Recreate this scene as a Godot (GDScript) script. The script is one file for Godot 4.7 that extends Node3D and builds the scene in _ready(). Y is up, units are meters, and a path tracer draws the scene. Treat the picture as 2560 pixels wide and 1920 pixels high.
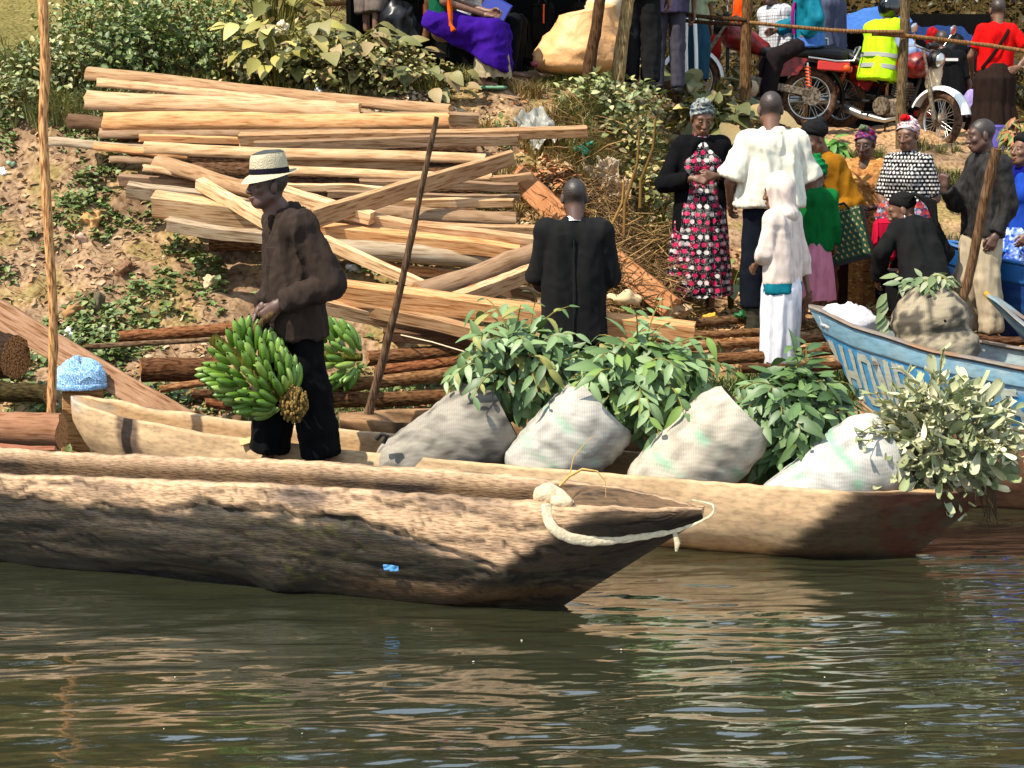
extends Node3D
# A lakeside landing: dugout canoes, sacks under leaves, a timber pile on the bank, a crowd and motorbikes above.

const F := 4150.0      # focal length in pixels of the 2560 x 1920 photograph
const EYE := 2.3       # eye height over the water
const TIMES := false
const TILT := 0.16242  # the camera looks this far down

var rng := RandomNumberGenerator.new()
var names := {}
var noise := FastNoiseLite.new()
var noise2 := FastNoiseLite.new()
var ridge := FastNoiseLite.new()
var fold := FastNoiseLite.new()
var M := {}
var cache := {}
var clock := 0

# ---------------------------------------------------------------- meshes
class MB:
	var v := PackedVector3Array()
	var c := PackedColorArray()
	var uv := PackedVector2Array()
	var ix := PackedInt32Array()
	var col := Color.WHITE
	func pt(p: Vector3, q := Vector2.ZERO) -> int:
		v.push_back(p); c.push_back(col); uv.push_back(q)
		return v.size() - 1
	func tri(a: int, b: int, d: int) -> void:
		ix.push_back(a); ix.push_back(b); ix.push_back(d)
	func quad(a: int, b: int, d: int, e: int) -> void:
		tri(a, b, d); tri(a, d, e)
	func face(pts: Array) -> void:
		var s := v.size()
		for p in pts: pt(p)
		for i in range(1, pts.size() - 1): tri(s, s + i, s + i + 1)
	func grid(rows: Array, wrap := false, cols: Array = []) -> void:
		var s := v.size()
		var n: int = rows[0].size()
		for i in rows.size():
			for j in n:
				if cols.size(): col = cols[i][j]
				pt(rows[i][j], Vector2(float(j) / n, float(i) / rows.size()))
		for i in rows.size() - 1:
			for j in (n if wrap else n - 1):
				var k := (j + 1) % n
				quad(s + i * n + j, s + i * n + k, s + (i + 1) * n + k, s + (i + 1) * n + j)
	func fan(ring: PackedVector3Array, flip := false) -> void:
		var m := Vector3.ZERO
		for p in ring: m += p
		var s := pt(m / ring.size())
		for p in ring: pt(p)
		for i in ring.size():
			var a := s + 1 + i
			var b := s + 1 + (i + 1) % ring.size()
			if flip: tri(s, b, a)
			else: tri(s, a, b)
	# a tube through points; rad is a number or one per point; squash flattens across the up direction
	func tube(pts: Array, rad, n := 8, caps := true, squash := 1.0, up := Vector3.UP) -> void:
		var rows := []
		var side := Vector3.ZERO
		for i in pts.size():
			var dir: Vector3 = (pts[mini(i + 1, pts.size() - 1)] - pts[maxi(i - 1, 0)]).normalized()
			if i == 0:
				side = dir.cross(up)
				if side.length() < 0.05: side = dir.cross(Vector3.RIGHT)
			side = (side - dir * side.dot(dir)).normalized()
			var over := side.cross(dir)
			var r: float = rad[i] if rad is Array else rad
			var ring := PackedVector3Array()
			for j in n:
				var a := TAU * j / n
				ring.push_back(pts[i] + side * cos(a) * r + over * sin(a) * r * squash)
			rows.push_back(ring)
		grid(rows, true)
		if caps:
			fan(rows[0], true)
			fan(rows[-1])
	func ball(o: Vector3, r: Vector3, nu := 10, nv := 7, b := Basis.IDENTITY) -> void:
		var rows := []
		for i in nv + 1:
			var ring := PackedVector3Array()
			var t := PI * i / nv
			for j in nu:
				var a := TAU * j / nu
				ring.push_back(o + b * Vector3(r.x * sin(t) * cos(a), r.y * cos(t), r.z * sin(t) * sin(a)))
			rows.push_back(ring)
		grid(rows, true)
	func box(o: Vector3, s: Vector3, b := Basis.IDENTITY, e := 0.0) -> void:
		var h := s * 0.5
		if e <= 0.0: e = minf(h.x, minf(h.y, h.z)) * 0.12
		for ax in 3:
			for sg in [-1.0, 1.0]:
				var n := Vector3.ZERO; n[ax] = sg
				var u := Vector3.ZERO; u[(ax + 1) % 3] = 1.0
				var w := n.cross(u)
				var ou := u * (absf(h.dot(u.abs())) - e)
				var ow := w * (absf(h.dot(w.abs())) - e)
				var on := n * absf(h.dot(n.abs()))
				face([o + b * (on - ou - ow), o + b * (on - ou + ow), o + b * (on + ou + ow), o + b * (on + ou - ow)])
		for ax in 3:   # the bevels
			var u := (ax + 1) % 3
			var w := (ax + 2) % 3
			for su in [-1.0, 1.0]:
				for sw in [-1.0, 1.0]:
					var p := Vector3.ZERO; p[u] = su * h[u]; p[w] = sw * (h[w] - e)
					var q := Vector3.ZERO; q[u] = su * (h[u] - e); q[w] = sw * h[w]
					var l := Vector3.ZERO; l[ax] = h[ax] - e
					if su * sw > 0: face([o + b * (p - l), o + b * (p + l), o + b * (q + l), o + b * (q - l)])
					else: face([o + b * (p - l), o + b * (q - l), o + b * (q + l), o + b * (p + l)])
		for sx in [-1.0, 1.0]:
			for sy in [-1.0, 1.0]:
				for sz in [-1.0, 1.0]:
					var k := Vector3(sx, sy, sz)
					var pa := o + b * (k * Vector3(h.x, h.y - e, h.z - e))
					var pb := o + b * (k * Vector3(h.x - e, h.y, h.z - e))
					var pc := o + b * (k * Vector3(h.x - e, h.y - e, h.z))
					if sx * sy * sz > 0: face([pa, pc, pb])
					else: face([pa, pb, pc])
	func add(o: MB, x := Transform3D.IDENTITY) -> void:
		var s := v.size()
		for p in o.v: v.push_back(x * p)
		c.append_array(o.c); uv.append_array(o.uv)
		var flip := x.basis.determinant() < 0.0
		for i in range(0, o.ix.size(), 3):
			ix.push_back(s + o.ix[i])
			ix.push_back(s + (o.ix[i + 2] if flip else o.ix[i + 1]))
			ix.push_back(s + (o.ix[i + 1] if flip else o.ix[i + 2]))
	func normals() -> PackedVector3Array:
		var n := PackedVector3Array()
		n.resize(v.size())
		for i in range(0, ix.size(), 3):
			var a := ix[i]; var b := ix[i + 1]; var d := ix[i + 2]
			var f := (v[d] - v[a]).cross(v[b] - v[a])
			n[a] += f; n[b] += f; n[d] += f
		for i in n.size(): n[i] = n[i].normalized() if n[i].length_squared() > 1e-20 else Vector3.UP
		return n
	func wrinkle(ns: FastNoiseLite, amp: float, sc: Vector3, off := Vector3.ZERO) -> void:
		var n := normals()
		for i in v.size():
			var q := v[i] * sc + off
			v[i] += n[i] * amp * ns.get_noise_3dv(q)
	func mesh() -> ArrayMesh:
		var a := []
		a.resize(Mesh.ARRAY_MAX)
		a[Mesh.ARRAY_VERTEX] = v
		a[Mesh.ARRAY_NORMAL] = normals()
		a[Mesh.ARRAY_COLOR] = c
		a[Mesh.ARRAY_TEX_UV] = uv
		a[Mesh.ARRAY_INDEX] = ix
		var m := ArrayMesh.new()
		m.add_surface_from_arrays(Mesh.PRIMITIVE_TRIANGLES, a)
		return m

# ---------------------------------------------------------------- distance fields, meshed as surface nets
class Field:
	var o: Vector3
	var h: float
	var nx: int
	var ny: int
	var nz: int
	var d := PackedFloat32Array()
	func _init(lo: Vector3, hi: Vector3, cell: float) -> void:
		o = lo; h = cell
		nx = int((hi.x - lo.x) / h) + 2; ny = int((hi.y - lo.y) / h) + 2; nz = int((hi.z - lo.z) / h) + 2
		d.resize(nx * ny * nz); d.fill(1.0)
	func span(lo: Vector3, hi: Vector3) -> Array:
		var a := ((lo - o) / h).floor()
		var b := ((hi - o) / h).ceil()
		return [maxi(int(a.x), 0), mini(int(b.x), nx - 1), maxi(int(a.y), 0), mini(int(b.y), ny - 1), maxi(int(a.z), 0), mini(int(b.z), nz - 1)]
	# a tapered capsule; flat: its end at b is cut square
	func cap(a: Vector3, b: Vector3, ra: float, rb: float, k := 0.04, flat := false) -> void:
		var m := maxf(ra, rb) + k + h * 2.0
		var e := Vector3(m, m, m)
		var s := span(Vector3(minf(a.x, b.x), minf(a.y, b.y), minf(a.z, b.z)) - e, Vector3(maxf(a.x, b.x), maxf(a.y, b.y), maxf(a.z, b.z)) + e)
		var ba := b - a
		var l2 := maxf(ba.length_squared(), 1e-8)
		var l := sqrt(l2)
		var x0: int = s[0]; var x1: int = s[1]
		for z in range(s[4], s[5] + 1):
			for y in range(s[2], s[3] + 1):
				var at := (z * ny + y) * nx + x0
				var p := Vector3(o.x + x0 * h, o.y + y * h, o.z + z * h) - a
				for x in range(x0, x1 + 1):
					var t := p.dot(ba) / l2
					var tc := clampf(t, 0.0, 1.0)
					var q := (p - ba * tc).length() - (ra + (rb - ra) * tc)
					if flat: q = maxf(q, (t - 1.0) * l)
					var w := d[at]
					var g := k - absf(q - w)
					if g > 0.0: d[at] = minf(q, w) - g * g * 0.25 / k
					elif q < w: d[at] = q
					at += 1
					p.x += h
	func ell(ce: Vector3, r: Vector3, k := 0.03, bs := Basis.IDENTITY, sub := false) -> void:
		var m := maxf(r.x, maxf(r.y, r.z)) + k + h * 2.0
		var s := span(ce - Vector3(m, m, m), ce + Vector3(m, m, m))
		var inv := bs.transposed()
		var i1 := Vector3(1.0 / r.x, 1.0 / r.y, 1.0 / r.z)
		var i2 := i1 * i1
		for z in range(s[4], s[5] + 1):
			for y in range(s[2], s[3] + 1):
				for x in range(s[0], s[1] + 1):
					var p := inv * (Vector3(o.x + x * h, o.y + y * h, o.z + z * h) - ce)
					var k0 := (p * i1).length()
					var k1 := (p * i2).length()
					var q := k0 * (k0 - 1.0) / maxf(k1, 1e-6)
					var at := (z * ny + y) * nx + x
					var w := d[at]
					if sub:
						q = -q
						var g := k - absf(q - w)
						d[at] = maxf(q, w) + (g * g * 0.25 / k if g > 0.0 else 0.0)
					else:
						var g := k - absf(q - w)
						d[at] = minf(q, w) - (g * g * 0.25 / k if g > 0.0 else 0.0)
	# takes away what lies beyond the plane through p with normal n
	func cut(n: Vector3, p: Vector3) -> void:
		for z in nz:
			for y in ny:
				var at := (z * ny + y) * nx
				var q := (Vector3(o.x, o.y + y * h, o.z + z * h) - p).dot(n)
				var st := n.x * h
				for x in nx:
					if q > d[at]: d[at] = q
					at += 1
					q += st
	func into(mb: MB) -> void:
		var id := PackedInt32Array()
		id.resize(nx * ny * nz); id.fill(-1)
		var sx := 1; var sy := nx; var sz := nx * ny
		for z in nz - 1:
			for y in ny - 1:
				var at := (z * ny + y) * nx
				for x in nx - 1:
					var d0 := d[at]
					if absf(d0) < h * 2.5:
						var d1 := d[at + 1]; var d2 := d[at + sy]; var d3 := d[at + sy + 1]
						var d4 := d[at + sz]; var d5 := d[at + sz + 1]; var d6 := d[at + sz + sy]; var d7 := d[at + sz + sy + 1]
						var neg := int(d0 < 0) + int(d1 < 0) + int(d2 < 0) + int(d3 < 0) + int(d4 < 0) + int(d5 < 0) + int(d6 < 0) + int(d7 < 0)
						if neg > 0 and neg < 8:
							var p := Vector3.ZERO
							var n := 0
							if (d0 < 0) != (d1 < 0): p += Vector3(d0 / (d0 - d1), 0, 0); n += 1
							if (d2 < 0) != (d3 < 0): p += Vector3(d2 / (d2 - d3), 1, 0); n += 1
							if (d4 < 0) != (d5 < 0): p += Vector3(d4 / (d4 - d5), 0, 1); n += 1
							if (d6 < 0) != (d7 < 0): p += Vector3(d6 / (d6 - d7), 1, 1); n += 1
							if (d0 < 0) != (d2 < 0): p += Vector3(0, d0 / (d0 - d2), 0); n += 1
							if (d1 < 0) != (d3 < 0): p += Vector3(1, d1 / (d1 - d3), 0); n += 1
							if (d4 < 0) != (d6 < 0): p += Vector3(0, d4 / (d4 - d6), 1); n += 1
							if (d5 < 0) != (d7 < 0): p += Vector3(1, d5 / (d5 - d7), 1); n += 1
							if (d0 < 0) != (d4 < 0): p += Vector3(0, 0, d0 / (d0 - d4)); n += 1
							if (d1 < 0) != (d5 < 0): p += Vector3(1, 0, d1 / (d1 - d5)); n += 1
							if (d2 < 0) != (d6 < 0): p += Vector3(0, 1, d2 / (d2 - d6)); n += 1
							if (d3 < 0) != (d7 < 0): p += Vector3(1, 1, d3 / (d3 - d7)); n += 1
							id[at] = mb.pt(o + (Vector3(x, y, z) + p / n) * h)
					at += 1
		for z in range(1, nz - 1):
			for y in range(1, ny - 1):
				var at := (z * ny + y) * nx
				for x in range(1, nx - 1):
					at = (z * ny + y) * nx + x
					if id[at] < 0: continue
					var i0 := d[at] < 0
					if i0 != (d[at + 1] < 0):
						quad4(mb, id[at], id[at - sy], id[at - sy - sz], id[at - sz], i0)
					if i0 != (d[at + sy] < 0):
						quad4(mb, id[at], id[at - sz], id[at - sz - 1], id[at - 1], i0)
					if i0 != (d[at + sz] < 0):
						quad4(mb, id[at], id[at - 1], id[at - 1 - sy], id[at - sy], i0)
	func quad4(mb: MB, a: int, b: int, e: int, f: int, flip: bool) -> void:
		if a < 0 or b < 0 or e < 0 or f < 0: return
		if flip: mb.quad(a, f, e, b)
		else: mb.quad(a, b, e, f)

# ---------------------------------------------------------------- places
# the point that the photograph shows at pixel (u, v), d metres in front of the eye
func at(u: float, v: float, d: float) -> Vector3:
	var dv := (960.0 - v) / F
	var t := d / (cos(TILT) + dv * sin(TILT))
	return Vector3((u - 1280.0) / F * t, EYE + (dv * cos(TILT) - sin(TILT)) * t, -d)

func px(n: float, d: float) -> float:   # n pixels of the photograph at distance d, in metres
	return n * d / F

func prof(p: Array, d: float) -> float:
	if d <= p[0]: return p[1] - (p[0] - d) * 0.45
	for i in range(2, p.size(), 2):
		if d <= p[i]:
			var t: float = (d - p[i - 2]) / (p[i] - p[i - 2])
			return lerpf(p[i - 1], p[i + 1], t)
	return p[-1] + (d - p[-2]) * 0.3

const LEFT := [9.3, -0.25, 9.9, 0.05, 10.6, 0.30, 11.4, 0.56, 12.0, 0.88, 12.6, 1.2, 13.2, 1.6, 13.7, 1.9, 14.3, 2.22, 15.2, 2.6, 17.0, 3.0, 20.0, 3.5, 25.0, 5.5, 40.0, 20.0]  # far ends of all three are raised, unseen, to hide sky from the water
const MIDDLE := [9.5, -0.25, 10.1, 0.05, 10.7, 0.18, 11.4, 0.44, 12.0, 0.78, 12.6, 1.12, 13.2, 1.55, 13.7, 1.88, 14.3, 2.2, 15.0, 2.48, 16.0, 2.62, 20.0, 2.7, 25.0, 4.4, 40.0, 20.0]
const RIGHT := [9.8, -0.25, 10.4, 0.08, 11.4, 0.5, 12.4, 0.64, 13.6, 0.8, 14.6, 1.12, 16.2, 1.62, 17.0, 1.92, 17.5, 2.04, 21.0, 2.12, 24.0, 2.6, 27.0, 6.0, 40.0, 20.0]

func ground(x: float, z: float) -> float:
	var d := -z
	var u := x / maxf(d, 1.0)
	var y: float
	if u < 0.0:
		y = lerpf(prof(LEFT, d), prof(MIDDLE, d), smoothstep(-0.2, 0.02, u))
	else:
		y = lerpf(prof(MIDDLE, d), prof(RIGHT, d), smoothstep(0.035, 0.125, u))
	var rough := smoothstep(9.8, 11.0, d)
	return y + rough * (noise.get_noise_2d(x * 9.0, z * 9.0) * 0.10 + noise.get_noise_2d(x * 40.0, z * 40.0) * 0.03)

# where the sight line through pixel (u, v) meets the ground
func on(u: float, v: float, from := 9.5) -> Vector3:
	var d := from
	while d < 45.0:
		var p := at(u, v, d)
		if p.y <= ground(p.x, p.z): return Vector3(p.x, ground(p.x, p.z), p.z)
		d += 0.02
	return at(u, v, 45.0)

# ---------------------------------------------------------------- things and parts
func numbered(called: String) -> String:
	names[called] = names.get(called, 0) + 1
	return called if names[called] == 1 else "%s_%03d" % [called, names[called] - 1]

func thing(called: String, label: String, category: String, pos := Vector3.ZERO, turn := 0.0, group := "") -> Node3D:
	var o := Node3D.new()
	o.name = numbered(called)
	add_child(o)
	o.position = pos
	o.rotation.y = turn
	return tag(o, label, category, group)

func tag(o: Node3D, label: String, category: String, group := "") -> Node3D:
	o.set_meta("label", label)
	o.set_meta("category", category)
	if group: o.set_meta("group", group)
	return o

func part(called: String, mb, m: Material, parent: Node, pos := Vector3.ZERO, b := Basis.IDENTITY) -> MeshInstance3D:
	var o := MeshInstance3D.new()
	if parent == self: called = numbered(called)
	else:
		var n := 0
		var base := called
		while parent.has_node(called):
			n += 1
			called = "%s_%03d" % [base, n]
	o.name = called
	o.mesh = mb if mb is Mesh else mb.mesh()
	o.material_override = m
	parent.add_child(o)
	o.transform = Transform3D(b, pos)
	return o

# many alike pieces: names are counted here, as looking each one up would be slow
func piece(called: String, n: int, mesh: Mesh, m: Material, parent: Node, x: Transform3D) -> void:
	var o := MeshInstance3D.new()
	o.name = called if n == 0 else "%s_%03d" % [called, n]
	o.mesh = mesh
	o.material_override = m
	parent.add_child(o)
	o.transform = x

func struct(called: String, mb, m: Material) -> MeshInstance3D:
	var o := part(called, mb, m, self)
	o.set_meta("kind", "structure")
	return o

func scatter(called: String, mesh: Mesh, m: Material, xs: Array, cols: Array, parent: Node = self, stuff := true) -> MultiMeshInstance3D:
	var mm := MultiMesh.new()
	mm.transform_format = MultiMesh.TRANSFORM_3D
	mm.use_colors = true
	mm.mesh = mesh
	mm.instance_count = xs.size()
	for i in xs.size():
		mm.set_instance_transform(i, xs[i])
		mm.set_instance_color(i, cols[i])
	var o := MultiMeshInstance3D.new()
	o.name = numbered(called) if parent == self else called
	o.multimesh = mm
	o.material_override = m
	parent.add_child(o, true)
	if stuff: o.set_meta("kind", "stuff")
	return o

func lin(r: float, g: float, b: float) -> Color:   # sRGB to the linear values of vertex colours
	return Color(r, g, b).srgb_to_linear()

func vary(c: Color, a: float) -> Color:
	var k := 1.0 + rng.randf_range(-a, a)
	return Color(c.r * k * (1.0 + rng.randf_range(-a, a) * 0.3), c.g * k, c.b * k * (1.0 + rng.randf_range(-a, a) * 0.3))

func rnd(a: float, b: float) -> float:
	return rng.randf_range(a, b)

func spin() -> Basis:
	return Basis.from_euler(Vector3(rnd(0, TAU), rnd(0, TAU), rnd(0, TAU)))

func frame(dir: Vector3, up := Vector3.UP) -> Basis:   # a basis whose z runs along dir
	var z := dir.normalized()
	var x := up.cross(z)
	if x.length() < 0.01: x = Vector3.RIGHT.cross(z)
	x = x.normalized()
	return Basis(x, z.cross(x), z)

func tick(what: String) -> void:
	var t := Time.get_ticks_msec()
	if TIMES: print(what, " ", t - clock)
	clock = t

# ---------------------------------------------------------------- materials
func tex(seed_: int, freq: float, stops: Array, cols: Array, kind := FastNoiseLite.TYPE_SIMPLEX_SMOOTH, oct := 4, size := 512, warp := 0.0, frac := FastNoiseLite.FRACTAL_FBM) -> NoiseTexture2D:
	var n := FastNoiseLite.new()
	n.seed = seed_
	n.noise_type = kind
	n.frequency = freq
	n.fractal_octaves = oct
	n.fractal_type = frac
	if warp > 0.0:
		n.domain_warp_enabled = true
		n.domain_warp_amplitude = warp
		n.domain_warp_frequency = freq
	var t := NoiseTexture2D.new()
	t.width = size; t.height = size
	t.seamless = true
	t.noise = n
	if cols.size():
		var g := Gradient.new()
		g.offsets = PackedFloat32Array(stops)
		g.colors = PackedColorArray(cols)
		t.color_ramp = g
	return t

func mat(called: String, c: Color, rough := 0.8, o := {}) -> StandardMaterial3D:
	var m := StandardMaterial3D.new()
	m.resource_name = called
	m.albedo_color = c
	m.roughness = rough
	m.metallic_specular = o.get("spec", 0.4)
	m.metallic = o.get("metal", 0.0)
	if o.has("tex"):
		m.albedo_texture = o.tex
		m.uv1_triplanar = o.get("tri", true)
		m.uv1_scale = o.get("scale", Vector3.ONE)
		m.uv1_offset = o.get("off", Vector3.ZERO)
		m.uv1_world_triplanar = o.get("world", false)
	if o.has("bump"):
		m.heightmap_enabled = true
		m.heightmap_texture = o.bump
		m.heightmap_scale = o.get("depth", 0.5)
		m.uv1_triplanar = o.get("tri", true)
		m.uv1_scale = o.get("scale", Vector3.ONE)
		m.uv1_world_triplanar = o.get("world", false)
	if o.has("normal"):
		m.normal_enabled = true
		m.normal_texture = o.normal
		m.normal_scale = o.get("nscale", 1.0)
		m.uv1_triplanar = o.get("tri", true)
		m.uv1_scale = o.get("scale", Vector3.ONE)
		m.uv1_world_triplanar = o.get("world", false)
	m.vertex_color_use_as_albedo = o.get("vc", false)
	m.cull_mode = BaseMaterial3D.CULL_DISABLED
	if o.has("back"):
		m.backlight_enabled = true
		m.backlight = o.back
	return m

func cloth(called: String, c: Color, o := {}) -> StandardMaterial3D:
	var q := {"tex": M.weave, "bump": M.crease, "depth": 0.10, "scale": Vector3(1.5, 0.55, 1.5), "spec": 0.2}
	q.merge(o, true)
	return mat(called, c, o.get("rough", 0.9), q)

# a printed cloth: a tile of size n drawn by fn(image)
func print_tex(n: int, ground_: Color, fn: Callable) -> ImageTexture:
	var im := Image.create(n, n, false, Image.FORMAT_RGB8)
	im.fill(ground_)
	fn.call(im)
	return ImageTexture.create_from_image(im)

func dot(im: Image, x: float, y: float, rx: float, ry: float, c: Color) -> void:
	var n := im.get_width()
	for j in range(int(-ry) - 1, int(ry) + 2):
		for i in range(int(-rx) - 1, int(rx) + 2):
			if pow(i / rx, 2) + pow(j / ry, 2) <= 1.0:
				im.set_pixel(posmod(int(x) + i, n), posmod(int(y) + j, n), c)

func materials() -> void:
	var white := Color.WHITE
	M.weave = tex(3, 0.02, [0.0, 0.5, 1.0], [Color(0.74, 0.74, 0.74), Color(0.92, 0.92, 0.92), white])
	M.crease = tex(14, 0.010, [], [], FastNoiseLite.TYPE_SIMPLEX_SMOOTH, 3, 512, 35.0, FastNoiseLite.FRACTAL_RIDGED)
	M.weave_bump = tex(4, 0.05, [], [], FastNoiseLite.TYPE_SIMPLEX_SMOOTH, 4, 256)
	M.mottle = tex(5, 0.012, [0.2, 0.45, 0.6, 0.85], [Color(0.5, 0.45, 0.42), Color(0.84, 0.8, 0.76), Color(0.95, 0.93, 0.9), white], FastNoiseLite.TYPE_SIMPLEX_SMOOTH, 5)
	var fine := tex(6, 0.06, [], [], FastNoiseLite.TYPE_SIMPLEX_SMOOTH, 4, 256)
	M.fine = fine
	M.grain = tex(7, 0.015, [0.15, 0.38, 0.5, 0.62, 0.8], [Color(0.66, 0.56, 0.46), Color(0.88, 0.82, 0.75), Color(0.97, 0.94, 0.9), Color(0.92, 0.86, 0.79), white], FastNoiseLite.TYPE_SIMPLEX_SMOOTH, 5, 512, 20.0)
	M.grain_bump = tex(8, 0.02, [], [], FastNoiseLite.TYPE_SIMPLEX_SMOOTH, 5, 512, 12.0)
	# sawn wood: the grain runs along the piece's own x
	for i in 4:
		M["timber%d" % i] = mat("sawn_wood", white, 0.8, {"tex": M.grain, "bump": M.grain_bump, "depth": 0.12, "scale": Vector3(0.35 + 0.05 * i, 5.5, 5.5), "off": Vector3(0.37 * i, 0.21 * i, 0.43 * i), "vc": true, "spec": 0.25})
	M.bark_tex = tex(9, 0.03, [0.1, 0.35, 0.5, 0.75], [Color(0.3, 0.26, 0.24), Color(0.62, 0.55, 0.5), Color(0.86, 0.8, 0.74), white], FastNoiseLite.TYPE_SIMPLEX_SMOOTH, 5, 512, 15.0)
	M.bark = mat("bark", white, 0.9, {"tex": M.bark_tex, "bump": M.grain_bump, "depth": 0.5, "scale": Vector3(0.9, 3.5, 3.5), "vc": true, "spec": 0.2})
	M.upbark = mat("bark", white, 0.9, {"tex": M.bark_tex, "bump": M.grain_bump, "depth": 0.25, "scale": Vector3(5, 0.6, 5), "vc": true, "spec": 0.2})
	M.hullgrain = tex(17, 0.02, [0.1, 0.35, 0.55, 0.8], [Color(0.62, 0.58, 0.54), Color(0.84, 0.81, 0.78), Color(0.95, 0.93, 0.91), white], FastNoiseLite.TYPE_SIMPLEX_SMOOTH, 5, 512, 14.0)
	M.dugout = mat("weathered_wood", white, 0.62, {"tex": M.hullgrain, "bump": M.grain_bump, "depth": 0.22, "scale": Vector3(1.5, 7.5, 7.5), "vc": true, "spec": 0.35})
	M.adzed = mat("adzed_wood", white, 0.78, {"tex": M.weave, "bump": fine, "depth": 0.07, "scale": Vector3(1.2, 3.2, 3.2), "vc": true, "spec": 0.25})
	M.earth = mat("earth", white, 0.95, {"tex": tex(11, 0.03, [0.15, 0.4, 0.6, 0.85], [Color(0.55, 0.48, 0.42), Color(0.82, 0.77, 0.72), Color(0.94, 0.91, 0.88), white], FastNoiseLite.TYPE_SIMPLEX_SMOOTH, 5), "bump": fine, "depth": 1.0, "scale": Vector3(1.1, 1.1, 1.1), "world": true, "vc": true, "spec": 0.1})
	M.leaf = mat("leaf", white, 0.5, {"vc": true, "spec": 0.45, "back": Color(0.35, 0.4, 0.2)})
	M.dryleaf = mat("dry_leaf", white, 0.8, {"vc": true, "spec": 0.25, "back": Color(0.2, 0.18, 0.12)})
	M.chip = mat("litter", white, 0.9, {"vc": true, "spec": 0.2})
	M.plain = mat("plain", white, 0.6, {"vc": true})
	M.skin = mat("skin", white, 0.52, {"vc": true, "spec": 0.5})
	M.hair = mat("hair", Color(0.035, 0.03, 0.03), 0.85, {"bump": fine, "depth": 0.15, "scale": Vector3(6, 6, 6), "spec": 0.3})
	M.eye = mat("eye", Color(0.34, 0.29, 0.25), 0.3)
	M.pupil = mat("pupil", Color(0.03, 0.02, 0.015), 0.15)
	var weft := print_tex(128, Color(0.9, 0.9, 0.9), func(im: Image):
		for i in 128:
			for j in 128:
				var k := 0.86 + 0.06 * float((i / 4 + j / 4) % 2) + 0.04 * sin(i * 0.79) + 0.03 * sin(j * 0.4 + 2.0 * sin(i * 0.05))
				im.set_pixel(i, j, Color(k, k, k)))
	M.sack = mat("woven_sack", white, 0.7, {"tex": weft, "bump": M.crease, "depth": 0.06, "scale": Vector3(5, 5, 5), "vc": true, "spec": 0.25})
	M.rubber = mat("rubber", Color(0.09, 0.085, 0.08), 0.85, {"tex": M.mottle, "scale": Vector3(3, 3, 3)})
	M.dusty = mat("dusty_rubber", Color(0.36, 0.26, 0.19), 0.95, {"tex": M.mottle, "scale": Vector3(3, 3, 3)})
	M.chrome = mat("chrome", Color(0.72, 0.72, 0.7), 0.28, {"metal": 0.9, "spec": 0.5})
	M.steel = mat("dusty_steel", Color(0.5, 0.46, 0.4), 0.55, {"metal": 0.5, "tex": M.mottle, "scale": Vector3(4, 4, 4)})
	M.black = mat("black_plastic", Color(0.035, 0.033, 0.032), 0.5)
	M.redpaint = mat("red_paint", Color(0.50, 0.11, 0.10), 0.38, {"tex": M.mottle, "scale": Vector3(2, 2, 2)})
	M.redplastic = mat("red_plastic", Color(0.70, 0.19, 0.16), 0.45)
	M.orange = mat("orange_plastic", Color(0.85, 0.3, 0.06), 0.4)
	M.whitepaint = mat("white_paint", Color(0.85, 0.85, 0.83), 0.35)
	M.bluepaint = mat("worn_blue_paint", white, 0.6, {"tex": M.weave, "bump": fine, "depth": 0.08, "scale": Vector3(1.0, 2.2, 2.2), "vc": true, "spec": 0.4})

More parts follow.
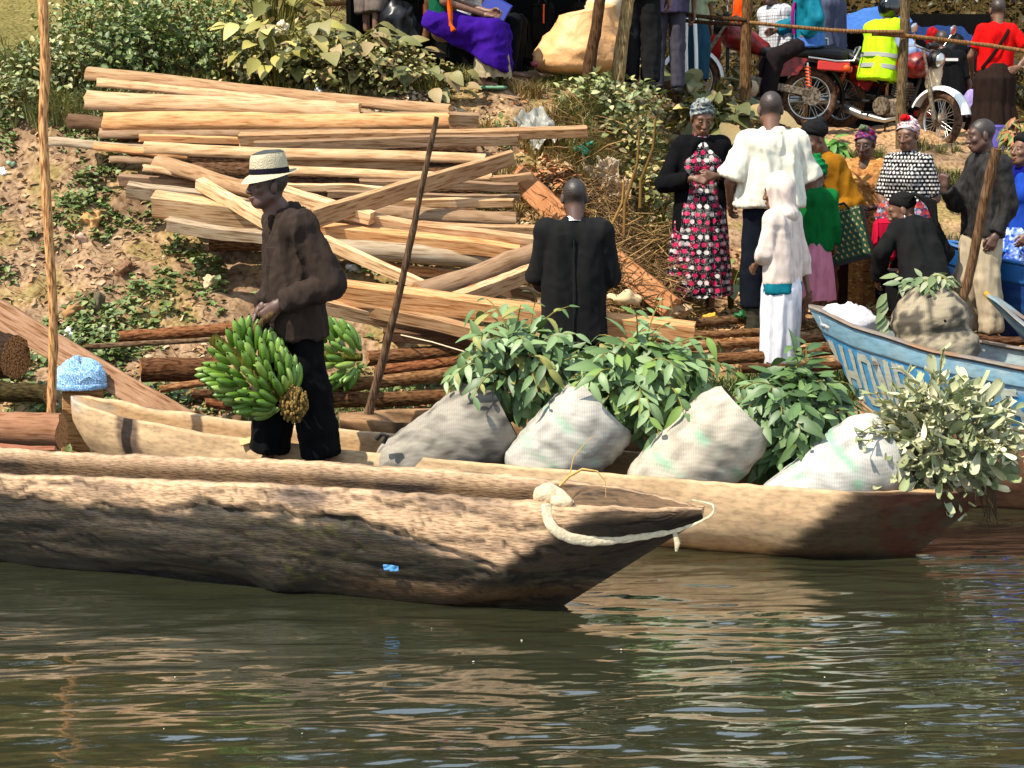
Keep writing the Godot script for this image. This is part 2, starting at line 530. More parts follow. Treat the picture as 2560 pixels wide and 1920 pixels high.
# ---------------------------------------------------------------- the place
func _ready() -> void:
	rng.seed = 20240
	clock = Time.get_ticks_msec()
	var cam := Camera3D.new()
	cam.name = "camera"
	cam.keep_aspect = Camera3D.KEEP_HEIGHT
	cam.fov = rad_to_deg(2.0 * atan(960.0 / F))
	cam.position = Vector3(0, EYE, 0)
	cam.rotation = Vector3(-TILT, 0, 0)
	cam.near = 0.1
	cam.far = 900.0
	add_child(cam)
	cam.current = true
	var env := Environment.new()
	env.background_mode = Environment.BG_SKY
	var sk := ProceduralSkyMaterial.new()
	sk.sky_top_color = Color(0.66, 0.73, 0.81)
	sk.sky_horizon_color = Color(0.90, 0.92, 0.93)
	sk.sky_curve = 0.12
	sk.ground_bottom_color = Color(0.25, 0.24, 0.2)
	sk.ground_horizon_color = Color(0.62, 0.64, 0.62)
	sk.energy_multiplier = 1.2
	var sky := Sky.new()
	sky.sky_material = sk
	env.sky = sky
	env.tonemap_mode = Environment.TONE_MAPPER_LINEAR
	env.tonemap_exposure = 2.05
	env.sdfgi_enabled = true
	env.ssao_enabled = true
	env.ssil_enabled = true
	var we := WorldEnvironment.new()
	we.name = "environment"
	we.environment = env
	add_child(we)
	var sun := DirectionalLight3D.new()
	sun.name = "sun"
	sun.light_energy = 1.4
	sun.light_color = Color(1.0, 0.965, 0.90)
	sun.light_angular_distance = 0.5
	sun.shadow_enabled = true
	add_child(sun)
	sun.look_at_from_position(Vector3.ZERO, -Vector3(-0.60, 0.95, 0.40))

	noise.seed = 11; noise.frequency = 0.1; noise.fractal_octaves = 3
	noise2.seed = 12; noise2.frequency = 1.0; noise2.fractal_octaves = 3
	ridge.seed = 13; ridge.frequency = 1.0; ridge.fractal_type = FastNoiseLite.FRACTAL_RIDGED; ridge.fractal_octaves = 3
	fold.seed = 14; fold.frequency = 1.0; fold.fractal_type = FastNoiseLite.FRACTAL_RIDGED; fold.fractal_octaves = 1
	materials()
	cloths()
	tick("materials")
	terrain()
	water()
	tick("terrain")
	background()
	plants()
	tick("plants")
	canoes()
	tick("canoes")
	cargo()
	tick("cargo")
	timber()
	tick("timber")
	blue_boats()
	tick("boats")
	people()
	tick("people")
	upper_terrace()
	tick("terrace")
	litter()
	tick("litter")

func terrain() -> void:
	var ds := []
	var d := 9.0
	while d < 400.0:
		ds.push_back(d)
		d += 0.045 if d < 18.0 else (0.2 if d < 30.0 else d * 0.12)
	var us := []
	for i in 12: us.push_back(-2.4 + i * 0.17)
	for i in 211: us.push_back(-0.36 + i * 0.72 / 210)
	for i in 12: us.push_back(0.53 + i * 0.17)
	var rows := []
	var cols := []
	for dd in ds:
		var row := PackedVector3Array()
		var cr := []
		for u in us:
			var x: float = u * minf(dd, 60.0) * (1.0 if dd < 60.0 else dd / 60.0)
			var p := Vector3(x, 0, -dd)
			p.y = ground(x, -dd)
			if dd > 40.0: p.y = minf(p.y, 22.0 + noise.get_noise_2d(x * 0.4, dd * 0.4) * 3.0)
			p.y += noise2.get_noise_2d(x * 6.0, dd * 6.0) * 0.022 * smoothstep(9.8, 11.0, dd)
			row.push_back(p)
			var n := noise.get_noise_2d(x * 14.0, dd * 14.0)
			var n2 := noise2.get_noise_2d(x * 3.0, dd * 3.0)
			var soil := lin(0.62, 0.53, 0.43).lerp(lin(0.46, 0.385, 0.31), clampf(0.4 + n2, 0, 1))
			var weed := lin(0.46, 0.44, 0.27)
			var hay := lin(0.68, 0.58, 0.42)
			var c := soil.lerp(hay, clampf(n * 1.6 + 0.2, 0, 0.8))
			var green := smoothstep(14.4, 15.4, dd) * (1.0 - smoothstep(-0.04, 0.0, u))
			green = maxf(green, smoothstep(0.15, 0.4, n + 0.25 * n2) * 0.6)
			c = c.lerp(weed, green)
			if u > 0.12: c = c.lerp(lin(0.68, 0.56, 0.43), smoothstep(16.7, 17.3, dd) * 0.9)
			if u > 0.05 and dd < 14.6: c = c.lerp(lin(0.62, 0.48, 0.34), 0.5)
			if dd < 10.6: c = c.lerp(lin(0.24, 0.19, 0.13), 1.0 - smoothstep(9.9, 10.6, dd))
			if dd > 21.2: c = lin(0.22, 0.20, 0.12).lerp(lin(0.34, 0.28, 0.17), clampf(n2 + 0.4, 0, 1))
			cr.push_back(c)
		rows.push_back(row)
		cols.push_back(cr)
	var mb := MB.new()
	mb.grid(rows, false, cols)
	struct("ground", mb, M.earth)

func water() -> void:
	var mb := MB.new()
	var xs := [-150.0, -60.0, -25.0, -12.0, -7.0]
	for i in 236: xs.push_back(-4.23 + i * 0.036)
	xs.append_array([7.0, 12.0, 25.0, 60.0, 150.0])
	var zs := [120.0, 40.0, 10.0, 0.0, -3.0]
	var z := -4.6
	while z > -10.8:
		zs.push_back(z)
		z -= 0.0125
	zs.append_array([-11.5, -14.0])
	var w1 := FastNoiseLite.new(); w1.seed = 31; w1.frequency = 1.0; w1.fractal_octaves = 2
	var w2 := FastNoiseLite.new(); w2.seed = 32; w2.frequency = 1.0; w2.fractal_octaves = 2
	w2.domain_warp_enabled = true; w2.domain_warp_amplitude = 0.6; w2.domain_warp_frequency = 0.7
	var rows := []
	for zz in zs:
		var row := PackedVector3Array()
		for x in xs:
			var y := 0.0
			if zz < -4.5 and zz > -10.9 and absf(x) < 5.0:
				var calm := lerpf(0.4, 1.45, smoothstep(-1.6, 1.2, x + (zz + 7.5) * 0.35))
				y = w1.get_noise_2d(x * 0.9 + 0.25 * zz, zz * 2.4) * 0.010 + w2.get_noise_2d(x * 1.7, zz * 7.0) * 0.0042 * calm + w1.get_noise_2d(x * 4.5 + 30.0, zz * 17.0) * 0.0019 * (0.5 + 0.5 * calm)
			row.push_back(Vector3(x, y, zz))
		rows.push_back(row)
	mb.grid(rows)
	var m := mat("lake_water", Color(0.145, 0.15, 0.098), 0.035, {"spec": 0.72})
	m.clearcoat_enabled = true
	m.clearcoat = 1.0
	m.clearcoat_roughness = 0.03
	m.normal_enabled = true
	m.normal_texture = tex(41, 0.02, [], [], FastNoiseLite.TYPE_SIMPLEX_SMOOTH, 3, 512)
	(m.normal_texture as NoiseTexture2D).as_normal_map = true
	(m.normal_texture as NoiseTexture2D).bump_strength = 3.0
	m.normal_scale = 0.13
	m.uv1_triplanar = true
	m.uv1_world_triplanar = true
	m.uv1_scale = Vector3(0.9, 1.0, 3.2)
	struct("water", mb, m)

# ---------------------------------------------------------------- plants
func leaf_mesh(l: float, w: float, bend := 0.25, fold := 0.2, n := 4, c := Color.WHITE) -> ArrayMesh:
	var mb := MB.new()
	var rows := []
	var cols := []
	for i in n + 1:
		var t := float(i) / n
		var hw := w * 0.5 * pow(sin(PI * clampf(pow(t, 0.8), 0.02, 0.985)), 0.8)
		var y := -bend * l * t * t
		rows.push_back(PackedVector3Array([Vector3(-hw, y + hw * fold * 2.0, t * l), Vector3(0, y, t * l), Vector3(hw, y + hw * fold * 2.0, t * l)]))
		var e := c * Color(0.86, 0.86, 0.86)
		cols.push_back([e, c * Color(1.12, 1.1, 1.0), e])
	mb.grid(rows, false, cols)
	return mb.mesh()

func blades_mesh(n: int, h: float, w: float, lean: float) -> ArrayMesh:
	var mb := MB.new()
	for i in n:
		var a := rnd(0, TAU)
		var dir := Vector3(cos(a), 0, sin(a))
		var side := Vector3(-sin(a), 0, cos(a)) * w * rnd(0.6, 1.2)
		var hh := h * rnd(0.5, 1.15)
		var o := dir * rnd(0, h * 0.15)
		var k := lean * rnd(0.4, 1.4)
		mb.grid([PackedVector3Array([o - side, o + side]), PackedVector3Array([o + dir * k * hh * 0.3 + Vector3(0, hh * 0.6, 0) - side * 0.7, o + dir * k * hh * 0.3 + Vector3(0, hh * 0.6, 0) + side * 0.7]), PackedVector3Array([o + dir * k * hh + Vector3(0, hh * (1.0 - k * 0.25), 0) - side * 0.1, o + dir * k * hh + Vector3(0, hh * (1.0 - k * 0.25), 0) + side * 0.1])])
	return mb.mesh()

# leaves through the volumes of a bush; the thing has a foliage part and a few stems
func bush(label: String, spots: Array, n: int, leaf: Mesh, cols: Array, size := 1.0, called := "bush", up := 0.7, m: Material = null) -> Node3D:
	var base: Vector3 = spots[0][0]
	base.y -= spots[0][1].y
	var t := thing(called, label, "bush" if called == "bush" else "plant", base)
	var xs := []
	var cs := []
	var total := 0.0
	for s in spots: total += s[1].x * s[1].y
	for s in spots:
		var r: Vector3 = s[1]
		for i in int(n * r.x * r.y / total):
			var q := Vector3(rng.randfn(), rng.randfn(), rng.randfn()).normalized() * pow(rng.randf(), 0.28)
			# clumps: pull leaves towards twig ends
			var cl := noise2.get_noise_3dv((s[0] + q * r) * 4.0)
			if cl < -0.06 and rng.randf() < 0.8: continue
			var p: Vector3 = s[0] + q * r * (1.0 + 0.2 * cl)
			var dir := (q * 0.8 + Vector3(rnd(-1, 1), rnd(-0.6, 0.5), rnd(-1, 1))).normalized()
			var b := frame(dir, (Vector3.UP * up + q * 0.5 + Vector3(rnd(-1, 1), rnd(-1, 1), rnd(-1, 1)) * 0.5).normalized())
			xs.push_back(Transform3D(b.scaled_local(Vector3.ONE * size * rnd(0.6, 1.3)), p - base))
			cs.push_back(vary(cols[rng.randi() % cols.size()], 0.38))
	scatter("foliage", leaf, m if m else M.leaf, xs, cs, t)
	var mb := MB.new()
	mb.col = lin(0.3, 0.26, 0.15)
	for s in spots:
		for i in 7:
			var a: Vector3 = s[0] + Vector3(rnd(-0.4, 0.4) * s[1].x, -s[1].y, rnd(-0.3, 0.3) * s[1].z) - base
			var e: Vector3 = s[0] + Vector3(rnd(-0.8, 0.8) * s[1].x, rnd(0.3, 0.95) * s[1].y, rnd(-0.6, 0.8) * s[1].z) - base
			mb.tube([a, (a + e) * 0.5 + Vector3(rnd(-0.04, 0.04), 0.03, rnd(-0.04, 0.04)), e], [0.009, 0.007, 0.003], 5, false)
	part("stems", mb, M.chip, t).set_meta("kind", "stuff")
	return t

# a plant of large leaves, each a part
func big_leaf_plant(label: String, base: Vector3, n: int, h: float, l: float, cols: Array, spread := 0.5) -> void:
	var t := thing("broadleaf_plant", label, "plant", base)
	var mb := MB.new()
	mb.col = lin(0.36, 0.34, 0.16)
	if not cache.has("bigleaf"):
		var k := []
		for i in 3: k.push_back(leaf_mesh(1.0, 0.62 + 0.08 * i, 0.25 + 0.15 * i, 0.12, 5))
		cache.bigleaf = k
	var ms := []
	for c in cols:
		ms.push_back(mat("broad_leaf", c, 0.55, {"back": Color(0.3, 0.3, 0.15), "tex": M.weave, "scale": Vector3(2, 2, 2)}))
	for i in n:
		var a := rnd(0, TAU)
		var y := h * rnd(0.25, 1.0)
		var p := Vector3(cos(a) * spread * rnd(0.1, 1.0), y, sin(a) * spread * rnd(0.1, 0.8))
		var o := Vector3(p.x * 0.25, 0, p.z * 0.25)
		mb.tube([o, Vector3(p.x * 0.5, y * 0.7, p.z * 0.5), p], [0.011, 0.008, 0.005], 5, false)
		var dir := Vector3(cos(a), rnd(-0.8, 0.35), sin(a) + 0.3).normalized()
		var b := frame(dir, Vector3(rnd(-0.5, 0.5), 1, rnd(0.0, 0.9)).normalized())
		piece("leaf", i, cache.bigleaf[i % 3], ms[rng.randi() % ms.size()], t, Transform3D(b.scaled_local(Vector3.ONE * l * rnd(0.65, 1.2)), p))
	part("stems", mb, M.chip, t).set_meta("kind", "stuff")

func gpt(u: float, d: float, dy := 0.0) -> Vector3:   # on the ground at lateral pixel u and distance d
	var x := (u - 1280.0) / F * d
	return Vector3(x, ground(x, -d) + dy, -d)

func plants() -> void:
	var small := leaf_mesh(0.058, 0.045, 0.2, 0.2, 3)
	var mid := leaf_mesh(0.075, 0.05, 0.25, 0.18, 3)
	var green := [lin(0.46, 0.49, 0.30), lin(0.55, 0.56, 0.36), lin(0.37, 0.41, 0.23), lin(0.62, 0.59, 0.41)]
	var olive := [lin(0.52, 0.51, 0.30), lin(0.60, 0.55, 0.34), lin(0.40, 0.41, 0.22), lin(0.58, 0.50, 0.34)]
	var deep := [lin(0.32, 0.39, 0.19), lin(0.39, 0.45, 0.24), lin(0.46, 0.50, 0.28)]
	var spots := [
		["low green bush at the far left edge of the bank, beside the pale pole", 25, 14.5, 0.4, 0.2, 900, green],
		["tangled green bush between the pale pole and the left end of the timber pile", 160, 14.8, 0.42, 0.34, 1500, green],
		["leafy green bush rising behind the upper left end of the timber pile", 300, 15.2, 0.55, 0.42, 2100, deep],
		["taller green bush in the top left of the bank with small round leaves", 290, 16.3, 0.6, 0.45, 1700, green],
		["dense green bush above the middle of the top log of the pile", 480, 15.4, 0.6, 0.42, 2100, deep],
		["green bush high on the bank left of the bare feet of the walker", 500, 16.8, 0.75, 0.45, 1900, green],
		["olive bush above the right half of the timber pile, below the yellow leaves", 730, 15.2, 0.6, 0.32, 1700, olive],
		["olive bush left of the litter pile behind the end of the top log", 930, 15.0, 0.5, 0.26, 1400, olive],
	]
	for s in spots:
		var c := gpt(s[1], s[2], s[4] * 0.75)
		bush(s[0], [[c, Vector3(s[3], s[4], 0.4)], [c + Vector3(s[3] * 0.5, -0.05, 0.15), Vector3(s[3] * 0.6, s[4] * 0.8, 0.35)], [c + Vector3(-s[3] * 0.5, -0.08, 0.1), Vector3(s[3] * 0.6, s[4] * 0.7, 0.35)]], s[5], small, s[6])
	bush("mounded green creeper on the crest between the bare feet and the purple skirt", [[gpt(820, 16.2, 0.05), Vector3(0.55, 0.22, 0.4)], [gpt(1000, 15.6, 0.04), Vector3(0.5, 0.2, 0.4)], [gpt(1120, 15.3, 0.0), Vector3(0.3, 0.16, 0.3)]], 2400, small, olive, 0.8)
	bush("weedy green bush at the foot of the two tree posts", [[gpt(1540, 15.2, 0.1), Vector3(0.45, 0.3, 0.35)], [gpt(1480, 14.7, 0.05), Vector3(0.35, 0.3, 0.3)]], 1300, mid, green, 0.9)
	bush("trailing weeds on the slope left of the woman in the pink floral dress", [[gpt(1560, 14.3, 0.1), Vector3(0.35, 0.4, 0.3)], [gpt(1620, 13.8, 0.1), Vector3(0.3, 0.4, 0.3)]], 1200, mid, olive, 0.9)
	bush("shrub with long pale leaves below the parked red motorcycle", [[gpt(1750, 16.8, 0.25), Vector3(0.5, 0.35, 0.3)]], 420, mid, olive, 1.5)
	var yel := [Color(0.64, 0.60, 0.30), Color(0.55, 0.52, 0.24), Color(0.72, 0.66, 0.38), Color(0.42, 0.42, 0.2)]
	var dusty := [Color(0.42, 0.42, 0.24), Color(0.50, 0.47, 0.28), Color(0.33, 0.34, 0.18), Color(0.58, 0.50, 0.34)]
	big_leaf_plant("plant with large yellow-green leaves near the bare feet at the top", gpt(690, 16.0), 60, 0.85, 0.2, yel, 0.55)
	big_leaf_plant("plant with large yellowing leaves right above the top log", gpt(705, 15.0), 60, 0.58, 0.18, yel, 0.5)
	big_leaf_plant("plant with dull olive broad leaves in the middle of the upper bank", gpt(830, 15.1), 64, 0.6, 0.22, dusty, 0.6)
	big_leaf_plant("plant with dull broad leaves just left of the dry litter pile", gpt(950, 15.0), 46, 0.46, 0.2, dusty, 0.45)
	big_leaf_plant("small broadleaf plant below the feet of the woman in purple", gpt(1075, 14.75), 22, 0.34, 0.17, dusty, 0.35)
	big_leaf_plant("broadleaf plant growing between the two posts and the motorcycle", gpt(1765, 17.1), 44, 0.8, 0.26, dusty, 0.5)
	big_leaf_plant("broadleaf plant with drooping leaves right behind the head of the woman in pink florals", gpt(1805, 16.2), 30, 0.72, 0.28, dusty, 0.45)
	big_leaf_plant("few broad leaves beside the elbow of the woman in pink florals", gpt(1830, 13.2), 7, 0.55, 0.22, [Color(0.45, 0.5, 0.27)], 0.12)
	# creeping green weeds on the scree: ground cover nobody could count
	var xs := []
	var cs := []
	for i in 20000:
		var u := rnd(-40, 560) if i % 4 else rnd(640, 1300)
		var d := rnd(10.1, 14.4)
		var x := (u - 1280) / F * d
		var k := noise.get_noise_2d(x * 11.0 + 7.0, d * 11.0) + 0.45 * noise2.get_noise_2d(x * 4.0, d * 4.0)
		if k < 0.09: continue
		var p := Vector3(x, ground(x, -d) + rnd(0.0, 0.10) * smoothstep(0.1, 0.4, k), -d)
		xs.push_back(Transform3D(frame(Vector3(rnd(-1, 1), rnd(-0.3, 0.5), rnd(-1, 1)), Vector3(rnd(-0.5, 0.5), 1, rnd(-0.2, 0.7)).normalized()).scaled_local(Vector3.ONE * rnd(0.6, 1.2)), p))
		cs.push_back(vary(deep[rng.randi() % 3], 0.2))
	scatter("creeping_weeds", small, M.leaf, xs, cs)
	tag(get_child(-1), "low green weeds creeping over the brown scree", "weeds")
	# grass
	var tuft := blades_mesh(9, 0.16, 0.005, 0.8)
	var grass := func(called: String, label: String, n: int, u0: float, u1: float, d0: float, d1: float, cl: Array, thr: float, sz: float) -> void:
		var gx := []
		var gc := []
		for i in n:
			var d := rnd(d0, d1)
			var x := (rnd(u0, u1) - 1280) / F * d
			if noise.get_noise_2d(x * 12.0, d * 12.0 + 40.0) < thr: continue
			gx.push_back(Transform3D(Basis(Vector3.UP, rnd(0, TAU)).scaled(Vector3.ONE * sz * rnd(0.5, 1.3)), Vector3(x, ground(x, -d) - 0.01, -d)))
			gc.push_back(vary(cl[rng.randi() % cl.size()], 0.25))
		scatter(called, tuft, M.leaf, gx, gc)
		tag(get_child(-1), label, "grass")
	var straw := [lin(0.62, 0.52, 0.32), lin(0.55, 0.45, 0.26), lin(0.70, 0.60, 0.40)]
	var dull := [lin(0.42, 0.41, 0.2), lin(0.5, 0.45, 0.25), lin(0.35, 0.36, 0.17)]
	grass.call("grass", "tufts of olive grass on the slope below the motorcycles", 3600, 1980, 2600, 14.7, 16.9, dull, -0.02, 0.9)
	grass.call("grass", "dry grass tangled over the middle slope", 3800, 1200, 1760, 12.3, 15.0, straw, -0.06, 1.1)
	grass.call("grass", "green grass along the crest under the purple skirt and the tree posts", 1800, 1080, 1760, 14.6, 16.2, dull, -0.03, 0.8)
	grass.call("grass", "green grass at the water's edge behind the sacks", 1500, 1560, 2160, 10.35, 11.3, deep, -0.15, 1.15)
	grass.call("grass", "grass sprouting between the logs on the left", 900, 380, 1200, 10.1, 11.2, deep, 0.0, 0.8)
	grass.call("grass", "grass among the bushes at the top left", 1500, -60, 900, 14.2, 17.0, dull, -0.05, 1.1)
	grass.call("grass", "weedy green grass down the slope under the tree trunks", 2600, 1400, 1760, 13.0, 16.4, [lin(0.36, 0.40, 0.2), lin(0.45, 0.46, 0.25), lin(0.30, 0.34, 0.17)], -0.04, 1.2)
	grass.call("grass", "long grass blades among the bushes by the pale stake", 1300, -60, 320, 14.0, 15.6, [lin(0.46, 0.48, 0.28), lin(0.56, 0.53, 0.34)], -0.1, 1.7)

# ---------------------------------------------------------------- dugouts
func curve(p: Array, x: float) -> float:   # p = [x0, y0, x1, y1, ...] with rising x
	if x <= p[0]: return p[1]
	for i in range(2, p.size(), 2):
		if x <= p[i]:
			var t: float = (x - p[i - 2]) / (p[i] - p[i - 2])
			t = t * t * (3.0 - 2.0 * t) * 0.5 + t * 0.5
			return lerpf(p[i - 1], p[i + 1], t)
	return p[-1]

# half width of a hull at x along it (the tip is at 0, the hull runs to -x) and height y
func hull_w(h: Dictionary, x: float, y: float) -> float:
	var keel: float = maxf((x - h.stem) / h.rake, h.floor) if x > h.stem + h.floor * h.rake else curve(h.keel, x)
	var top: float = curve(h.top, x)
	var k := clampf((y - keel) / maxf(top - keel, 0.01), 0.0, 1.0)
	var sec: float = pow(1.0 - pow(1.0 - k, 2.4), 0.62) * (1.0 + h.bulge * sin(PI * clampf(k, 0.0, 1.0)))
	var g := clampf((h.stem + y * h.rake - x) / h.wedge, 0.0, 1.0)
	return curve(h.w, x) * sec * (1.0 - pow(1.0 - g, 1.35)) 

func hull_keel(h: Dictionary, x: float) -> float:
	if x > h.stem + h.floor * h.rake: return maxf((x - h.stem) / h.rake, h.floor)
	return curve(h.keel, x)

func dugout(h: Dictionary, dent: Callable, paint: Callable) -> MB:
	var rows := []
	var cols := []
	var n: int = h.n
	var mo: int = h.mo
	var mi := 22
	for i in n + 1:
		var x: float = -h.len * (1.0 - pow(float(i) / n, 0.85))
		var top := curve(h.top, x)
		var keel := minf(hull_keel(h, x), top - 0.01)
		var row := PackedVector3Array()
		var cr := []
		var hol: float = smoothstep(h.hol0, h.hol1, -x) * smoothstep(0.0, 0.35, x + h.len)
		var rim := [0.0, 0.0]
		for side in 2: rim[side] = dent.call(x, 1.0, 0.0, side == 0) * 0.0 + noise2.get_noise_2d(x * 5.0, side * 9.0) * h.rim
		for j in mo + 1:
			var s := 1.0 - 2.0 * j / mo      # +1 the near rim .. -1 the far rim
			var k := absf(s)
			var y := keel + (top - keel) * pow(k, 1.25)
			var w := hull_w(h, x, y)
			var z := w * signf(s)
			var nrm := Vector3(0, -(1.0 - k) * 0.8, signf(s) * (0.3 + k)).normalized()
			var dd: float = dent.call(x, y, z, s > 0)
			var p := Vector3(x, y + rim[0 if s > 0 else 1] * pow(k, 6.0), z) + nrm * dd * smoothstep(0.0, 0.1, w)
			row.push_back(p)
			cr.push_back(paint.call(x, p.y, z, s > 0, false, k))
		for j in mi + 1:
			var s := -1.0 + 2.0 * j / mi
			var k := absf(s)
			var th: float = h.th
			var bot := lerpf(top - 0.004, keel + 0.08, hol)
			var y := bot + (top - bot) * pow(k, 1.6)
			var w := maxf(hull_w(h, x, maxf(y, keel)) - th, 0.004 + 0.3 * curve(h.w, x) * k * 0.0)
			w = minf(w, maxf(hull_w(h, x, top) - th * 0.8, 0.003)) * (1.0 - pow(1.0 - k, 2.2))
			var p := Vector3(x, y + rim[0 if s > 0 else 1] * pow(k, 8.0) - 0.006 * hol * float(k > 0.99) + noise2.get_noise_2d(x * 3.0, s * 3.0) * 0.012 * (1.0 - pow(k, 4.0)) * hol, w * signf(s))
			p += Vector3(0, noise2.get_noise_2d(x * 6.0, s * 2.0 + 50.0), 0) * 0.008 * (1.0 - hol)
			row.push_back(p)
			cr.push_back(paint.call(x, p.y, w * signf(s), s > 0, true, k))
		rows.push_back(row)
		cols.push_back(cr)
	var mb := MB.new()
	mb.grid(rows, true, cols)
	mb.fan(rows[0], true)
	mb.fan(rows[-1])
	return mb

var near_hull := {"len": 6.2, "n": 330, "mo": 92, "th": 0.05, "rim": 0.012, "stem": -0.66, "rake": 1.39, "wedge": 0.56, "floor": -0.16, "bulge": 0.14, "hol0": 0.55, "hol1": 1.1,
	"w": [-6.2, 0.12, -5.6, 0.24, -3.8, 0.30, -2.0, 0.28, -1.2, 0.265, -0.7, 0.25, -0.35, 0.235, 0.0, 0.2, 0.1, 0.2],
	"top": [-6.2, 0.52, -3.8, 0.485, -2.0, 0.545, -1.2, 0.555, -0.4, 0.54, 0.0, 0.525],
	"keel": [-6.2, 0.1, -5.6, -0.1, -3.0, -0.17, -0.9, -0.16]}
var far_hull := {"len": 5.34, "n": 220, "mo": 64, "th": 0.035, "rim": 0.006, "stem": -0.3, "rake": 1.0, "wedge": 0.72, "floor": -0.13, "bulge": 0.1, "hol0": 0.3, "hol1": 0.65,
	"w": [-5.34, 0.02, -5.28, 0.09, -5.1, 0.15, -4.7, 0.19, -4.0, 0.24, -3.0, 0.29, -1.5, 0.31, -0.6, 0.30, 0.0, 0.27],
	"top": [-5.34, 0.585, -5.2, 0.56, -4.8, 0.50, -4.2, 0.45, -3.0, 0.415, -1.7, 0.40, -0.5, 0.39, 0.0, 0.375],
	"keel": [-5.34, 0.42, -5.2, 0.24, -4.95, 0.1, -4.5, -0.02, -4.0, -0.1, -2.0, -0.13, -0.5, -0.13]}
var near_x := Transform3D(Basis(Vector3.UP, -0.331), Vector3(0.868, 0, -7.35))
var far_x := Transform3D(Basis(Vector3.UP, -0.315), Vector3(2.39, 0, -8.35))

func crease(x: float) -> float:   # the split along the near hull, below which it is dark and wet
	return curve([-6.2, 0.36, -3.6, 0.375, -3.0, 0.385, -2.1, 0.425, -1.7, 0.415, -1.35, 0.36, -1.1, 0.29, -0.85, 0.245, -0.6, 0.2], x) + noise2.get_noise_2d(x * 2.2, 3.0) * 0.05

